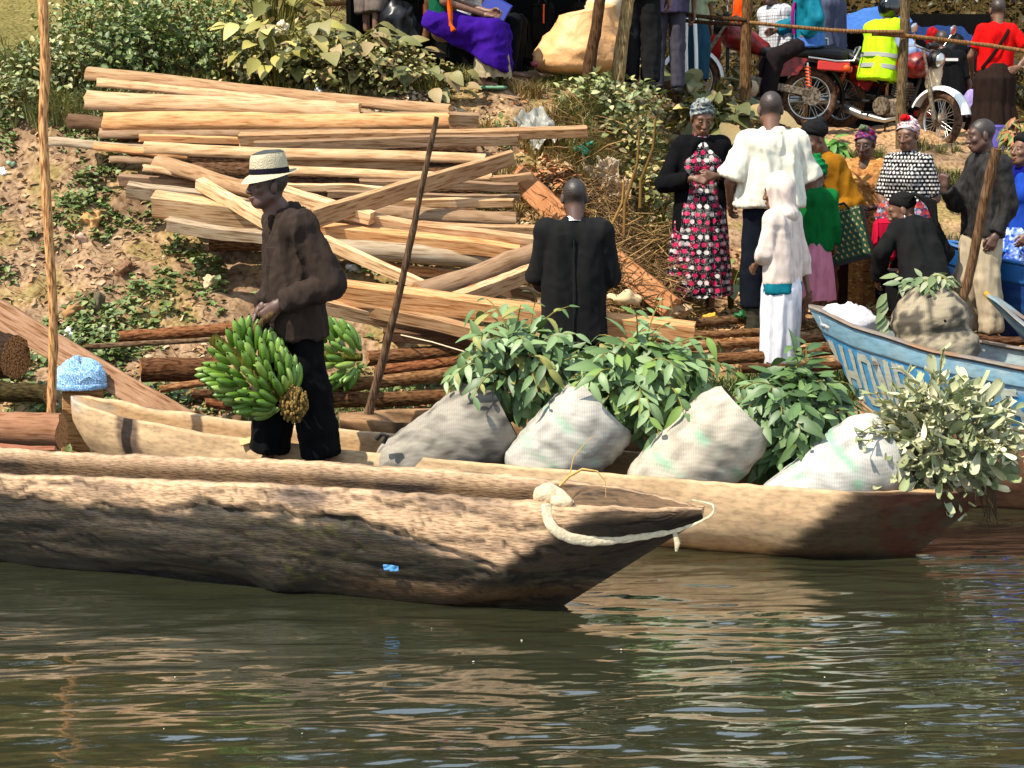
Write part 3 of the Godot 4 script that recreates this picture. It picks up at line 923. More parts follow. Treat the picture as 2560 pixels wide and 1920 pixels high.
func canoes() -> void:
	var dent := func(x: float, y: float, z: float, near: bool) -> float:
		var g := ridge.get_noise_3d(x * 0.6, y * 12.0 + noise2.get_noise_2d(x * 1.3, y * 2.0) * 1.6, z * 4.0)
		var d := noise2.get_noise_3d(x * 1.3, y * 4.0, z * 3.0) * 0.014 + noise2.get_noise_3d(x * 2.4, y * 30.0, z * 9.0) * 0.0045 - maxf(g - 0.45, 0.0) * 0.032
		if near:
			var c := crease(x)
			d += 0.016 * smoothstep(-0.012, 0.012, y - c) - 0.028 * exp(-pow((y - c) / 0.012, 2.0)) * smoothstep(-3.0, -2.2, x) * (1.0 - smoothstep(-0.7, -0.5, x))
			d += 0.055 * exp(-(pow((x + 2.02) / 0.13, 2.0) + pow((y - 0.06) / 0.11, 2.0)))
			d += 0.03 * exp(-(pow((x + 2.5) / 0.25, 2.0) + pow((y - 0.22) / 0.1, 2.0)))
			d -= 0.05 * exp(-(pow((x + 2.6) / 0.35, 2.0) + pow((y - 0.02) / 0.06, 2.0)))
		return d
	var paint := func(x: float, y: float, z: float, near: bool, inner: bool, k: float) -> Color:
		var g := noise2.get_noise_3d(x * 1.4, y * 34.0, z * 8.0)
		var cr := smoothstep(0.5, 0.75, ridge.get_noise_3d(x * 0.6, y * 12.0 + noise2.get_noise_2d(x * 1.3, y * 2.0) * 1.6, z * 4.0))
		var p := noise2.get_noise_3d(x * 1.6, y * 5.0, z * 2.0 + 4.0)
		var tan := lin(0.76, 0.64, 0.51).lerp(lin(0.64, 0.53, 0.43), clampf(0.35 + p * 0.5 + g * 0.5, 0, 1))
		var mud := lin(0.36, 0.28, 0.20)
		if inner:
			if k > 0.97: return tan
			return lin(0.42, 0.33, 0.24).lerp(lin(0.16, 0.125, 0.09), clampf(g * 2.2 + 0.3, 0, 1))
		var c := tan.lerp(lin(0.38, 0.31, 0.26), 0.5 * smoothstep(0.1, 0.45, p + 0.3 * g))
		var smear := exp(-(pow((x + 1.88) / 0.15, 2.0) + pow((y - 0.50) / 0.045, 2.0)))
		c = c.lerp(lin(0.36, 0.31, 0.29), clampf(smear * 1.4, 0.0, 0.85))
		if x > -0.62: c = c.lerp(lin(0.34, 0.26, 0.19), 0.55 * smoothstep(-0.62, -0.3, x))
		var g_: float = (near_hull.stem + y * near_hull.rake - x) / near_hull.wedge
		c = c.lerp(lin(0.13, 0.11, 0.09), 0.93 * (1.0 - smoothstep(0.86, 1.04, g_ + 0.10 * g + 0.08 * p)) * smoothstep(0.53, 0.47, y))  # bow wedge: wet stain plus the undercut's shade, put into the colour
		var e := y - crease(x)
		var wet := lin(0.12, 0.105, 0.08).lerp(lin(0.27, 0.24, 0.19), clampf(0.4 + g * 1.5, 0, 1))
		wet = wet.lerp(lin(0.30, 0.30, 0.13), 0.45 * smoothstep(0.1, 0.4, noise2.get_noise_2d(x * 6.0, y * 12.0)) * exp(-pow((x + 1.85) / 0.35, 2.0)))
		wet = wet.lerp(lin(0.35, 0.25, 0.14), smoothstep(-1.9, -1.4, x) * (1.0 - smoothstep(0.06, 0.16, y)) * 0.8)
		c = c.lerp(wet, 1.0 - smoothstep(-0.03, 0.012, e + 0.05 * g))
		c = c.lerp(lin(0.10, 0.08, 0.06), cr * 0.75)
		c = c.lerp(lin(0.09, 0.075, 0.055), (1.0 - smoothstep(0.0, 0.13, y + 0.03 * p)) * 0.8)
		return c
	var t := thing("dugout_canoe", "weathered dugout canoe in the foreground with dark wet cracked side and pointed bow", "canoe", near_x.origin, -0.331, "dugout canoes at the landing")
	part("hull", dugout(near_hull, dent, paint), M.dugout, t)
	var dent2 := func(x: float, y: float, z: float, _near: bool) -> float:
		return noise2.get_noise_3d(x * 2.0, y * 5.0, z * 3.0) * 0.012 + noise2.get_noise_3d(x * 9.0, y * 16.0, z * 9.0) * 0.0035
	var paint2 := func(x: float, y: float, z: float, _near: bool, inner: bool, k: float) -> Color:
		var p := noise2.get_noise_3d(x * 1.2, y * 4.0, z * 2.0)
		var g := noise2.get_noise_3d(x * 4.0, y * 22.0, z * 6.0)
		var c := lin(0.78, 0.66, 0.51).lerp(lin(0.68, 0.56, 0.43), clampf(0.4 + 0.6 * p + 0.4 * g, 0, 1))
		if inner and k < 0.95: c = lin(0.72, 0.58, 0.42)
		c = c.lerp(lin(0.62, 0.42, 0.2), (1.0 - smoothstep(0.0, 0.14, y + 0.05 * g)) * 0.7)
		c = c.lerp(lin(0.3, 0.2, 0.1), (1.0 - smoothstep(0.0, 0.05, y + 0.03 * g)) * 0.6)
		if not inner: c = c.lerp(lin(0.36, 0.29, 0.25), 0.9 * smoothstep(0.03, 0.0, absf(x + 4.83 + 0.2 * (y - 0.3)) - 0.06 + 0.03 * g))
		if x < -5.1 and y > 0.5: c = c.lerp(lin(0.66, 0.64, 0.6), 0.7 * smoothstep(-0.1, 0.2, p))
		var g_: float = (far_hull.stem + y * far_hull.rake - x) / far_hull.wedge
		if not inner and x > -2.5: c = c.lerp(lin(0.17, 0.135, 0.10), 0.92 * (1.0 - smoothstep(0.88, 1.06, g_ + 0.12 * g)))  # shade of the raked bow facet, put into the wood's colour
		if not inner and x > -0.55: c = c.lerp(lin(0.30, 0.10, 0.08), 0.45 * smoothstep(0.0, 0.3, noise2.get_noise_2d(x * 5.0, y * 7.0) + 0.2) * smoothstep(-0.55, -0.4, x))
		return c
	var t2 := thing("dugout_canoe", "smooth pale dugout canoe behind, loaded with four leaning sacks", "canoe", far_x.origin, -0.315, "dugout canoes at the landing")
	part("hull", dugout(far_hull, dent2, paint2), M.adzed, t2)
	# patches on the pale canoe
	var mb := MB.new()
	mb.col = lin(0.78, 0.64, 0.46)
	mb.box(Vector3.ZERO, Vector3(0.09, 0.035, 0.012))
	part("patch", mb, M.chip, t2, Vector3(-4.03, 0.435, 0.255), Basis.from_euler(Vector3(-0.5, 0.05, 0.35)))
	# behind: a third dugout with its sharp end towards the lake, and a reddish one past the fourth sack
	var third := {"len": 2.6, "n": 60, "mo": 30, "th": 0.035, "rim": 0.006, "stem": -0.22, "rake": 1.1, "wedge": 0.5, "floor": -0.02, "bulge": 0.1, "hol0": 0.2, "hol1": 0.5,
		"w": [-2.6, 0.03, -2.3, 0.2, -1.2, 0.26, -0.4, 0.24, 0.0, 0.2], "top": [-2.6, 0.42, -1.5, 0.34, 0.0, 0.36], "keel": [-2.6, 0.25, -2.3, 0.03, -0.4, -0.02]}
	var p3 := func(x: float, y: float, z: float, _n: bool, inner: bool, _k: float) -> Color:
		var g := noise2.get_noise_3d(x * 4.0, y * 20.0, z * 6.0)
		var c := lin(0.62, 0.48, 0.34).lerp(lin(0.46, 0.35, 0.25), clampf(0.4 + g, 0, 1))
		return c.lerp(lin(0.2, 0.15, 0.1), 0.8) if absf(x + 0.35) < 0.035 and not inner else c
	var t3 := thing("dugout_canoe", "small dugout lying ashore behind the first sack with its blunt end by the man's legs", "canoe", at(850, 1118, 9.9), PI + 0.12, "dugout canoes at the landing")
	t3.position.y = 0.12
	part("hull", dugout(third, dent2, p3), M.adzed, t3)
	var p4 := func(x: float, y: float, z: float, _n: bool, _i: bool, _k: float) -> Color:
		return lin(0.46, 0.32, 0.24).lerp(lin(0.34, 0.23, 0.18), clampf(0.4 + noise2.get_noise_3d(x * 3.0, y * 16.0, z * 4.0), 0, 1))
	var fourth := {"len": 4.0, "n": 70, "mo": 30, "th": 0.04, "rim": 0.008, "stem": -0.2, "rake": 0.8, "wedge": 0.5, "floor": -0.1, "bulge": 0.1, "hol0": 0.2, "hol1": 0.5,
		"w": [-4.0, 0.2, -1.2, 0.28, 0.0, 0.24], "top": [-4.0, 0.40, -1.5, 0.36, 0.0, 0.42], "keel": [-4.0, -0.1, 0.0, -0.1]}
	var t4 := thing("dugout_canoe", "reddish brown dugout half hidden behind the pale dry leaves, in front of the blue boat", "canoe", at(2075, 1075, 9.75), PI - 0.06, "dugout canoes at the landing")
	t4.position.y = 0.0
	part("hull", dugout(fourth, dent2, p4), M.adzed, t4)
	var t5 := thing("dugout_canoe", "brown dugout at the right edge, beyond the dry leaf bundle", "canoe", Vector3(2.62, -0.03, -9.85), PI - 0.05, "dugout canoes at the landing")
	part("hull", dugout(fourth, dent2, p4), M.adzed, t5)
	rope()
	# blue scrap caught in the crack of the near hull
	var sc := MB.new()
	sc.col = lin(0.3, 0.5, 0.68)
	var rows := []
	for i in 5:
		var r := PackedVector3Array()
		for j in 7:
			r.push_back(Vector3((j - 3) * 0.013, (i - 2) * 0.007, rnd(0, 0.014)))
		rows.push_back(r)
	sc.grid(rows)
	tag(part("plastic_scrap", sc, M.chip, self, near_x * Vector3(-1.42, 0.19, hull_w(near_hull, -1.42, 0.19) + 0.012), near_x.basis), "small blue plastic scrap stuck in the side of the foreground canoe", "scrap")

func rope() -> void:
	var hp := func(x: float, y: float, off: float, far := false) -> Vector3:
		return Vector3(x, y, (hull_w(near_hull, x, y) + off) * (-1.0 if far else 1.0))
	var t := thing("mooring_rope", "pale strip of cloth rope knotted round the bow of the foreground canoe", "rope", near_x.origin, -0.331)
	var mb := MB.new()
	mb.col = lin(0.80, 0.74, 0.62)
	var pts := [hp.call(-0.66, 0.555, 0.02), hp.call(-0.65, 0.50, 0.03), hp.call(-0.62, 0.45, 0.032), hp.call(-0.55, 0.405, 0.032), hp.call(-0.46, 0.385, 0.03), hp.call(-0.36, 0.385, 0.028), hp.call(-0.26, 0.395, 0.026), hp.call(-0.17, 0.405, 0.025), Vector3(-0.085, 0.43, 0.035), Vector3(-0.02, 0.46, 0.034), Vector3(0.035, 0.495, 0.02), Vector3(0.05, 0.52, -0.005), Vector3(0.03, 0.538, -0.03), Vector3(-0.06, 0.547, -0.05)]
	var sm := []
	for i in pts.size() - 1:
		for j in 4:
			sm.push_back(pts[i].cubic_interpolate(pts[i + 1], pts[maxi(i - 1, 0)], pts[mini(i + 2, pts.size() - 1)], j / 4.0))
	sm.push_back(pts[-1])
	var rad := []
	for i in sm.size():
		var u := float(i) / sm.size()
		rad.push_back(lerpf(0.024, 0.006, smoothstep(0.25, 0.72, u)) + 0.0015 * sin(i * 2.1))
	mb.tube(sm, rad, 12, true, 0.45, Vector3.UP)
	mb.wrinkle(noise2, 0.006, Vector3(10, 60, 60))
	part("strip", mb, M.weavecloth, t)
	var kn := MB.new()
	kn.col = lin(0.78, 0.70, 0.58)
	kn.ball(Vector3(-0.685, 0.575, hull_w(near_hull, -0.68, 0.54) * 0.8), Vector3(0.06, 0.055, 0.045), 14, 10)
	kn.ball(Vector3(-0.60, 0.56, hull_w(near_hull, -0.6, 0.54) * 0.95), Vector3(0.055, 0.032, 0.035), 14, 10)
	kn.tube([Vector3(-0.70, 0.6, 0.12), Vector3(-0.62, 0.585, 0.2), Vector3(-0.56, 0.545, 0.19)], [0.02, 0.026, 0.014], 10)
	kn.wrinkle(noise2, 0.012, Vector3(22, 22, 22))
	part("knot", kn, M.weavecloth, t)
	var tail := MB.new()
	tail.col = lin(0.74, 0.68, 0.56)
	tail.tube([hp.call(-0.12, 0.41, 0.03), Vector3(-0.10, 0.37, 0.07), Vector3(-0.105, 0.33, 0.07)], [0.012, 0.015, 0.006], 6, true, 0.4)
	part("loose_end", tail, M.weavecloth, t)
	var raf := MB.new()
	raf.col = lin(0.66, 0.54, 0.32)
	raf.tube([Vector3(-0.64, 0.61, 0.14), Vector3(-0.60, 0.655, 0.12), Vector3(-0.54, 0.69, 0.11), Vector3(-0.47, 0.685, 0.11), Vector3(-0.43, 0.64, 0.11), Vector3(-0.425, 0.57, 0.12)], [0.006, 0.007, 0.006, 0.004, 0.002, 0.0015], 6)
	raf.tube([Vector3(-0.60, 0.65, 0.12), Vector3(-0.585, 0.74, 0.1), Vector3(-0.54, 0.80, 0.08), Vector3(-0.50, 0.84, 0.06)], [0.003, 0.0025, 0.002, 0.0015], 5)
	part("fibre", raf, M.chip, t)

# ---------------------------------------------------------------- cargo
func sack(label: String, base: Vector3, mouth: Vector3, r0: float, r1: float, tone: Color, soot: float, band: float, seed_: float) -> void:
	var t := thing("sack", label, "sack", base, 0.0, "charcoal sacks in the loaded canoe")
	var ax := (mouth - base) * (1.08 if band > 0.0 or seed_ < 2.0 else 1.0)
	var b := frame(ax, Vector3(0, 0.3, 1))
	var l := ax.length()
	var mb := MB.new()
	var rows := []
	var cols := []
	for i in 53:
		var u := float(i) / 52
		var r := lerpf(r0, r1, smoothstep(0.1, 1.0, u)) * (1.0 + 0.15 * sin(PI * u)) * (1.0 if u < 0.86 else sqrt(1.0 - pow((u - 0.86) / 0.25, 2.0)))
		if u < 0.16: r *= sqrt(maxf(0.03, 1.0 - pow(1.0 - u / 0.16, 2.0)))
		if seed_ == 23.0: r *= (1.0 - 0.16 * exp(-pow((u - 0.45) / 0.09, 2.0))) * sqrt(maxf(0.06, 1.0 - pow(maxf(u - 0.66, 0.0) / 0.36, 2.0)))
		var row := PackedVector3Array()
		var cr := []
		for j in 56:
			var a := TAU * j / 56
			var cre := ridge.get_noise_3d(cos(a) * 1.2 + seed_, sin(a) * 1.2, u * 5.0 + cos(a) * 1.5)
			var lump := noise2.get_noise_3d(cos(a) * 0.9 + seed_, sin(a) * 0.9, u * 1.6)
			var pleat := sin(u * 46.0 + 3.0 * cos(a) + 4.0 * lump) * 0.5 + 0.5
			var rr := r * (1.0 + 0.055 * lump) - 0.007 * maxf(cre, 0.0) - 0.006 * pleat * smoothstep(0.15, 0.4, u)
			row.push_back(b * Vector3(cos(a) * rr, sin(a) * rr * 0.94, u * l))
			var n := noise2.get_noise_3d(cos(a) * 2.2 + seed_ * 3.0, sin(a) * 2.2, u * 4.0)
			var c := tone.lerp(lin(0.16, 0.15, 0.15), clampf(soot * (n * 1.7 + 0.16), 0.0, 0.75))
			var gr := maxf(exp(-pow((u - 0.66 - 0.05 * lump) / 0.035, 2.0)), exp(-pow((u - 0.36 + 0.05 * lump) / 0.04, 2.0)))
			c = c.lerp(lin(0.52, 0.68, 0.57), band * gr * smoothstep(-0.3, 0.2, noise2.get_noise_2d(a * 2.0 + seed_, u * 3.0)))
			cr.push_back(c)
		rows.push_back(row)
		cols.push_back(cr)
	mb.grid(rows, true, cols)
	mb.fan(rows[0], true)
	part("bag", mb, M.sack, t)
	var coal := MB.new()
	coal.col = lin(0.05, 0.05, 0.05)
	coal.fan(rows[49])
	part("charcoal", coal, M.chip, t)

func leaf_bundle(label: String, ce: Vector3, r: Vector3, nparts: int, nrest: int, kinds: Array, leaves: Array, droop: float, curl: float) -> Node3D:
	var t := thing("leaf_bundle", label, "leaf bundle", ce, 0.0, "leafy branches stuffed in the sack mouths")
	var i := 0
	var tries := 0
	var tw := MB.new()
	tw.col = lin(0.45, 0.42, 0.22)
	for k in int(nparts / 11):
		var q := Vector3(rng.randfn(), absf(rng.randfn()) * 0.9 - 0.15, rng.randfn() * 0.7 + 0.35).normalized()
		var p := q * r * rnd(0.35, 0.6)
		var v := (q + Vector3(rnd(-0.5, 0.5), rnd(-0.1, 0.5), rnd(-0.3, 0.3))).normalized()
		var path := [p]
		for j in 7:
			p += v * r.x * 0.13
			v = (v + Vector3(0, -0.10 - droop * 0.22, 0.02)).normalized()
			path.push_back(p)
			if i >= nparts or j == 0: continue
			var sd := v.cross(Vector3(rnd(-0.4, 0.4), 1, 0.4)).normalized() * (1.0 if j % 2 else -1.0)
			var ld := (v * 0.7 + sd * 0.8 + Vector3(0, -droop * rnd(0.2, 1.0), rnd(0, 0.3))).normalized()
			piece("leaf", i, leaves[rng.randi() % leaves.size()], kinds[rng.randi() % kinds.size()], t, Transform3D(frame(ld, (Vector3(0, 0.7, 0.5) + q * 0.5 + Vector3(rnd(-1, 1), rnd(-1, 1), rnd(-1, 1)) * curl * 0.7).normalized()).scaled_local(Vector3.ONE * rnd(0.6, 1.2) * (1.0 - 0.05 * j)), p))
			i += 1
		tw.tube(path, [0.006, 0.006, 0.005, 0.005, 0.004, 0.004, 0.003, 0.002], 5, false)
	part("sprigs", tw, M.chip, t).set_meta("kind", "stuff")
	var xs := []
	var cs := []
	while i < nparts + nrest and tries < 15000:
		tries += 1
		var q := Vector3(rng.randfn(), rng.randfn(), rng.randfn()).normalized()
		var outer := i < nparts
		if outer and q.z < -0.25 and q.y < 0.5: continue
		var p := q * r * (rnd(0.62, 1.04) if outer else pow(rng.randf(), 0.4) * 0.95)
		var dir := (q * 0.45 + Vector3(rnd(-1.0, 1.0), -droop + rnd(-0.6, 0.7), rnd(-0.7, 0.8))).normalized()
		var up := (q * 0.8 + Vector3(0, 0.6, 0.4) + Vector3(rnd(-1, 1), rnd(-0.6, 0.6), rnd(-1, 1)) * curl).normalized()
		var x := Transform3D(frame(dir, up).scaled_local(Vector3.ONE * rnd(0.5, 1.3)), p)
		if outer: piece("leaf", i, leaves[rng.randi() % leaves.size()], kinds[rng.randi() % kinds.size()], t, x)
		else:
			xs.push_back(x)
			cs.push_back(vary((kinds[rng.randi() % kinds.size()] as StandardMaterial3D).albedo_color.srgb_to_linear(), 0.15))
		i += 1
	scatter("inner_leaves", leaves[0], M.leaf, xs, cs, t)
	return t

func banana_bunch(label: String, a: Vector3, b: Vector3, rad: float, tiers: int, per: int, l: float, away: Vector3) -> Node3D:
	var t := thing("banana_bunch", label, "bananas", (a + b) * 0.5, 0.0, "green banana bunches")
	if not cache.has("banana"):
		var k := []
		for i in 3:
			var mb := MB.new()
			var pts := []
			var rr := []
			for j in 9:
				var u := j / 8.0
				pts.push_back(Vector3(0, 0.16 * (0.8 + 0.25 * i) * u * u, u))
				rr.push_back(0.02 + 0.15 * pow(sin(PI * clampf(u * 0.86 + 0.08, 0.0, 1.0)), 0.6) if j < 8 else 0.035)
			mb.tube(pts, rr, 5)
			k.push_back(mb.mesh())
		cache.banana = k
	var ms := []
	for c in [Color(0.38, 0.52, 0.16), Color(0.45, 0.58, 0.22), Color(0.32, 0.46, 0.13), Color(0.52, 0.62, 0.27)]:
		ms.push_back(mat("green_banana", c, 0.38, {"tex": M.weave, "scale": Vector3(1.2, 1.2, 1.2), "spec": 0.5}))
	var ax := (b - a).normalized()
	var fb := frame(ax, away)
	var n := 0
	var tips := MB.new()
	tips.col = lin(0.14, 0.1, 0.07)
	for i in tiers:
		var u := (i + 0.5) / tiers
		var o := a.lerp(b, u) - (a + b) * 0.5
		var rr := rad * (0.75 + 0.45 * sin(PI * (0.15 + 0.75 * u)))
		for j in per:
			var an := TAU * (j + 0.5 * (i % 2)) / per + rnd(-0.12, 0.12)
			var outd := fb.x * cos(an) + fb.y * sin(an)
			var dir := (outd * 0.95 - ax * rnd(0.15, 0.5) + Vector3(0, 0.22, 0)).normalized()
			var bb := frame(dir, (-ax + Vector3(0, 0.4, 0)).normalized()).scaled_local(Vector3.ONE * l * rnd(0.85, 1.12))
			var p := o + outd * (rr - l * 0.75)
			piece("banana", n, cache.banana[rng.randi() % 3], ms[rng.randi() % 4], t, Transform3D(bb, p))
			tips.ball(p + bb * Vector3(0, 0.165, 1.0), Vector3.ONE * 0.006, 5, 4)
			n += 1
	var st := MB.new()
	st.col = lin(0.33, 0.34, 0.14)
	st.tube([a - (a + b) * 0.5 - ax * 0.12, a - (a + b) * 0.5, b - (a + b) * 0.5], [0.034, 0.036, 0.025], 10)
	part("stalk", st, M.upbark, t)
	part("blossom_ends", tips, M.chip, t).set_meta("kind", "stuff")
	return t

func cargo() -> void:
	var pale := lin(0.70, 0.68, 0.64)
	var s1 := at(1010, 1150, 9.12)
	sack("soot grey sack, leftmost in the loaded canoe, under the darkest green leaves", at(945, 1195, 9.15), at(1240, 1045, 9.2), 0.16, 0.235, lin(0.60, 0.57, 0.52), 0.75, 0.0, 1.0)
	sack("pale grey sack, second from the left, with faint green stain", at(1300, 1225, 9.0), at(1500, 1030, 9.0), 0.20, 0.23, pale, 0.42, 0.6, 5.0)
	sack("creamy sack with pleats and two green bands, third from the left", at(1612, 1275, 8.82), at(1846, 1045, 8.8), 0.215, 0.225, lin(0.73, 0.69, 0.62), 0.4, 0.8, 9.0)
	sack("white sack under the pale dried leaves, rightmost in the canoe", at(1900, 1300, 8.62), at(2215, 1135, 8.6), 0.155, 0.25, lin(0.74, 0.73, 0.70), 0.42, 0.9, 14.0)
	# tied corner and black scraps at the foot of the first sack
	var tie := MB.new()
	tie.col = lin(0.05, 0.05, 0.06)
	tie.tube([Vector3(-0.03, 0.0, 0), Vector3(0, 0.035, 0.02), Vector3(0.03, 0.02, 0.02), Vector3(0.01, -0.02, 0.02)], 0.012, 7)
	tie.wrinkle(noise2, 0.012, Vector3(40, 40, 40))
	tag(part("plastic_knot", tie, M.plain, self, at(955, 1098, 8.98)), "black plastic knot at the lower end of the first sack", "knot")
	var L := []
	for i in 4: L.push_back(leaf_mesh(0.125 + 0.014 * i, 0.046 + 0.006 * i, 0.1 + 0.16 * i, 0.1, 5))
	var g := []
	for c in [Color(0.30, 0.40, 0.20), Color(0.38, 0.48, 0.28), Color(0.23, 0.33, 0.15), Color(0.46, 0.55, 0.36)]:
		g.push_back(mat("gum_leaf", c, 0.5, {"vc": true, "spec": 0.5, "back": Color(0.3, 0.36, 0.16)}))
	leaf_bundle("dark green eucalyptus branches over the first sack, behind which the man in black stands", at(1300, 925, 9.3), Vector3(0.36, 0.25, 0.25), 300, 520, g + [mat("yellowed_leaf", Color(0.50, 0.50, 0.26), 0.6, {"vc": true})], L, 0.45, 0.5)
	leaf_bundle("bright green eucalyptus branches spilling between the second and third sacks", at(1610, 955, 9.12), Vector3(0.38, 0.27, 0.25), 300, 600, [g[0], g[1], g[3], mat("fresh_leaf", Color(0.42, 0.52, 0.24), 0.5, {"vc": true, "back": Color(0.35, 0.4, 0.16)})], L, 0.5, 0.5)
	leaf_bundle("green eucalyptus branches in the mouth of the third sack", at(1985, 1040, 8.9), Vector3(0.28, 0.31, 0.25), 300, 480, [g[0], g[1], g[2]], L, 0.45, 0.5)
	var P := []
	for i in 4:
		var mb := MB.new()
		var rows := []
		for k in 7:
			var t := k / 6.0
			var an := t * (1.6 + 0.9 * i)
			var hw := 0.020 * pow(sin(PI * clampf(t, 0.03, 0.98)), 0.7)
			var ce := Vector3(0, sin(an) * 0.045, (0.165 * t) * (0.65 + 0.35 * cos(an)))
			rows.push_back(PackedVector3Array([ce + Vector3(-hw, 0.012 * i * t, 0), ce + Vector3(0, -0.006, 0), ce + Vector3(hw, 0.012, 0)]))
		mb.grid(rows)
		P.push_back(mb.mesh())
	var d := []
	for c in [Color(0.66, 0.66, 0.52), Color(0.56, 0.57, 0.43), Color(0.75, 0.73, 0.60), Color(0.47, 0.50, 0.35)]:
		d.push_back(mat("dried_leaf", c, 0.75, {"spec": 0.3, "back": Color(0.25, 0.25, 0.16)}))
	leaf_bundle("pale dried curling leaves bursting from the rightmost sack over the bow", at(2355, 1110, 8.55), Vector3(0.36, 0.36, 0.27), 300, 800, d, P, 0.45, 1.0)
	var rt := MB.new()
	rt.col = lin(0.25, 0.2, 0.14)
	for i in 16:
		var o := at(2472 + rnd(-12, 12), 1195, 8.38)
		rt.tube([o, o + Vector3(rnd(-0.02, 0.03), -0.12, 0), o + Vector3(rnd(-0.01, 0.05), rnd(-0.28, -0.2), rnd(-0.02, 0.02))], [0.006, 0.004, 0.002], 5, false)
	tag(part("stem_tuft", rt, M.chip, self), "brown tuft of stems hanging from the dried leaves over the water", "stems")
	# bananas
	var bb := banana_bunch("large bunch of green bananas held up by the man in the hat", at(572, 880, 8.95), at(718, 1005, 8.85), 0.2, 8, 17, 0.128, Vector3(0, 0, 1))
	var fl := MB.new()
	for i in 330:
		var q := Vector3(rng.randfn(), rng.randfn(), rng.randfn()).normalized()
		fl.col = vary(lin(0.45, 0.36, 0.2), 0.35)
		fl.ball(q * Vector3(0.075, 0.095, 0.075) * rnd(0.8, 1.05), Vector3(0.008, 0.012, 0.008), 5, 4)
	part("withered_blossom", fl, M.chip, bb, at(735, 1010, 8.8) - bb.position).set_meta("kind", "stuff")
	var hs := MB.new()
	hs.col = lin(0.36, 0.30, 0.2)
	var a0 := at(622, 868, 8.9) - bb.position
	hs.tube([a0, at(634, 834, 8.9) - bb.position, at(658, 802, 8.92) - bb.position, at(690, 778, 8.95) - bb.position, at(730, 764, 8.97) - bb.position], [0.03, 0.025, 0.02, 0.018, 0.016], 10)
	part("handle_stalk", hs, M.upbark, bb)
	var b2 := banana_bunch("smaller bunch of green bananas lying on the logs behind the man's legs", at(790, 905, 10.5), at(905, 905, 10.45), 0.2, 5, 12, 0.14, Vector3(0, 1, 0.3))
	b2.position.y += 0.03

# ---------------------------------------------------------------- timber
# one sawn or split piece between two pixels of the photograph; kind: 0 squared plank, 1 half round, 2 round pole; th its thickness in pixels
func stick(called: String, label: String, category: String, group: String, u0: float, v0: float, d0: float, u1: float, v1: float, d1: float, th: float, kind: int, c: Color, m: Material, wide := 1.0, taper := 0.85, roll := 0.0) -> void:
	var a := at(u0, v0, d0)
	var b := at(u1, v1, d1)
	var l := (b - a).length()
	var r := px(th, (d0 + d1) * 0.5) * 0.5
	var x := (b - a).normalized()
	var z := x.cross(Vector3(0, 1, 0.25).normalized()).normalized()
	var bs := Basis(x, z.cross(x), z).rotated(x, roll)
	var mb := MB.new()
	var rows := []
	var n := 14
	var m_ := 12
	var endc := c.lerp(lin(0.80, 0.60, 0.40), 0.6)
	var ph := rnd(0, 50)
	var ring0: Array[Vector2] = []
	if kind == 0:
		var w := wide
		for q in [Vector2(1, w), Vector2(0.9, w), Vector2(-0.9, w), Vector2(-1, w), Vector2(-1, w - 0.15), Vector2(-1, -w + 0.15), Vector2(-1, -w), Vector2(-0.9, -w), Vector2(0.9, -w), Vector2(1, -w), Vector2(1, -w + 0.15), Vector2(1, w - 0.15)]: ring0.push_back(q)
	elif kind == 1:
		for j in 9: ring0.push_back(Vector2(sin(PI * j / 8.0) * 1.15 - 0.5, cos(PI * j / 8.0) * wide))
		ring0.push_back(Vector2(-0.55, -wide * 0.6)); ring0.push_back(Vector2(-0.57, 0)); ring0.push_back(Vector2(-0.55, wide * 0.6))
	else:
		for j in m_: ring0.push_back(Vector2(cos(TAU * j / m_), sin(TAU * j / m_)))
	for i in n + 1:
		var t := float(i) / n
		var k := lerpf(1.0, taper, t)
		var sag := Vector3(0, noise2.get_noise_2d(t * 0.9, ph) * 0.022 + noise2.get_noise_2d(t * 6.0, ph + 9.0) * 0.003, noise2.get_noise_2d(t * 1.1, ph + 20.0) * 0.02)
		var row := PackedVector3Array()
		for j in ring0.size():
			var q: Vector2 = ring0[j] * r * k
			q *= 1.0 + 0.07 * noise2.get_noise_3d(t * 5.0, j * 0.9, ph)
			var jag := 0.0
			if i == 0 or i == n: jag = rnd(-0.012, 0.012)
			row.push_back(Vector3(t * l + jag, q.x, q.y) + sag)
		rows.push_back(row)
	mb.col = c
	# knots and stains of the wood
	var cols := []
	for i in n + 1:
		var cr := []
		for j in ring0.size(): cr.push_back(c.lerp(c * Color(0.75, 0.68, 0.62), clampf(noise2.get_noise_3d(i * 0.35, j * 0.3, ph) * 1.6, 0.0, 0.8)))
		cols.push_back(cr)
	mb.grid(rows, true, cols)
	mb.col = endc
	mb.fan(rows[0], true)
	mb.fan(rows[-1])
	tag(part(called, mb, m, self, a, bs), label, category, group)

func pile_d(v: float) -> float:
	return prof([170.0, 14.35, 200.0, 14.25, 300.0, 13.7, 400.0, 13.2, 550.0, 12.55, 700.0, 11.95, 850.0, 11.35], v)

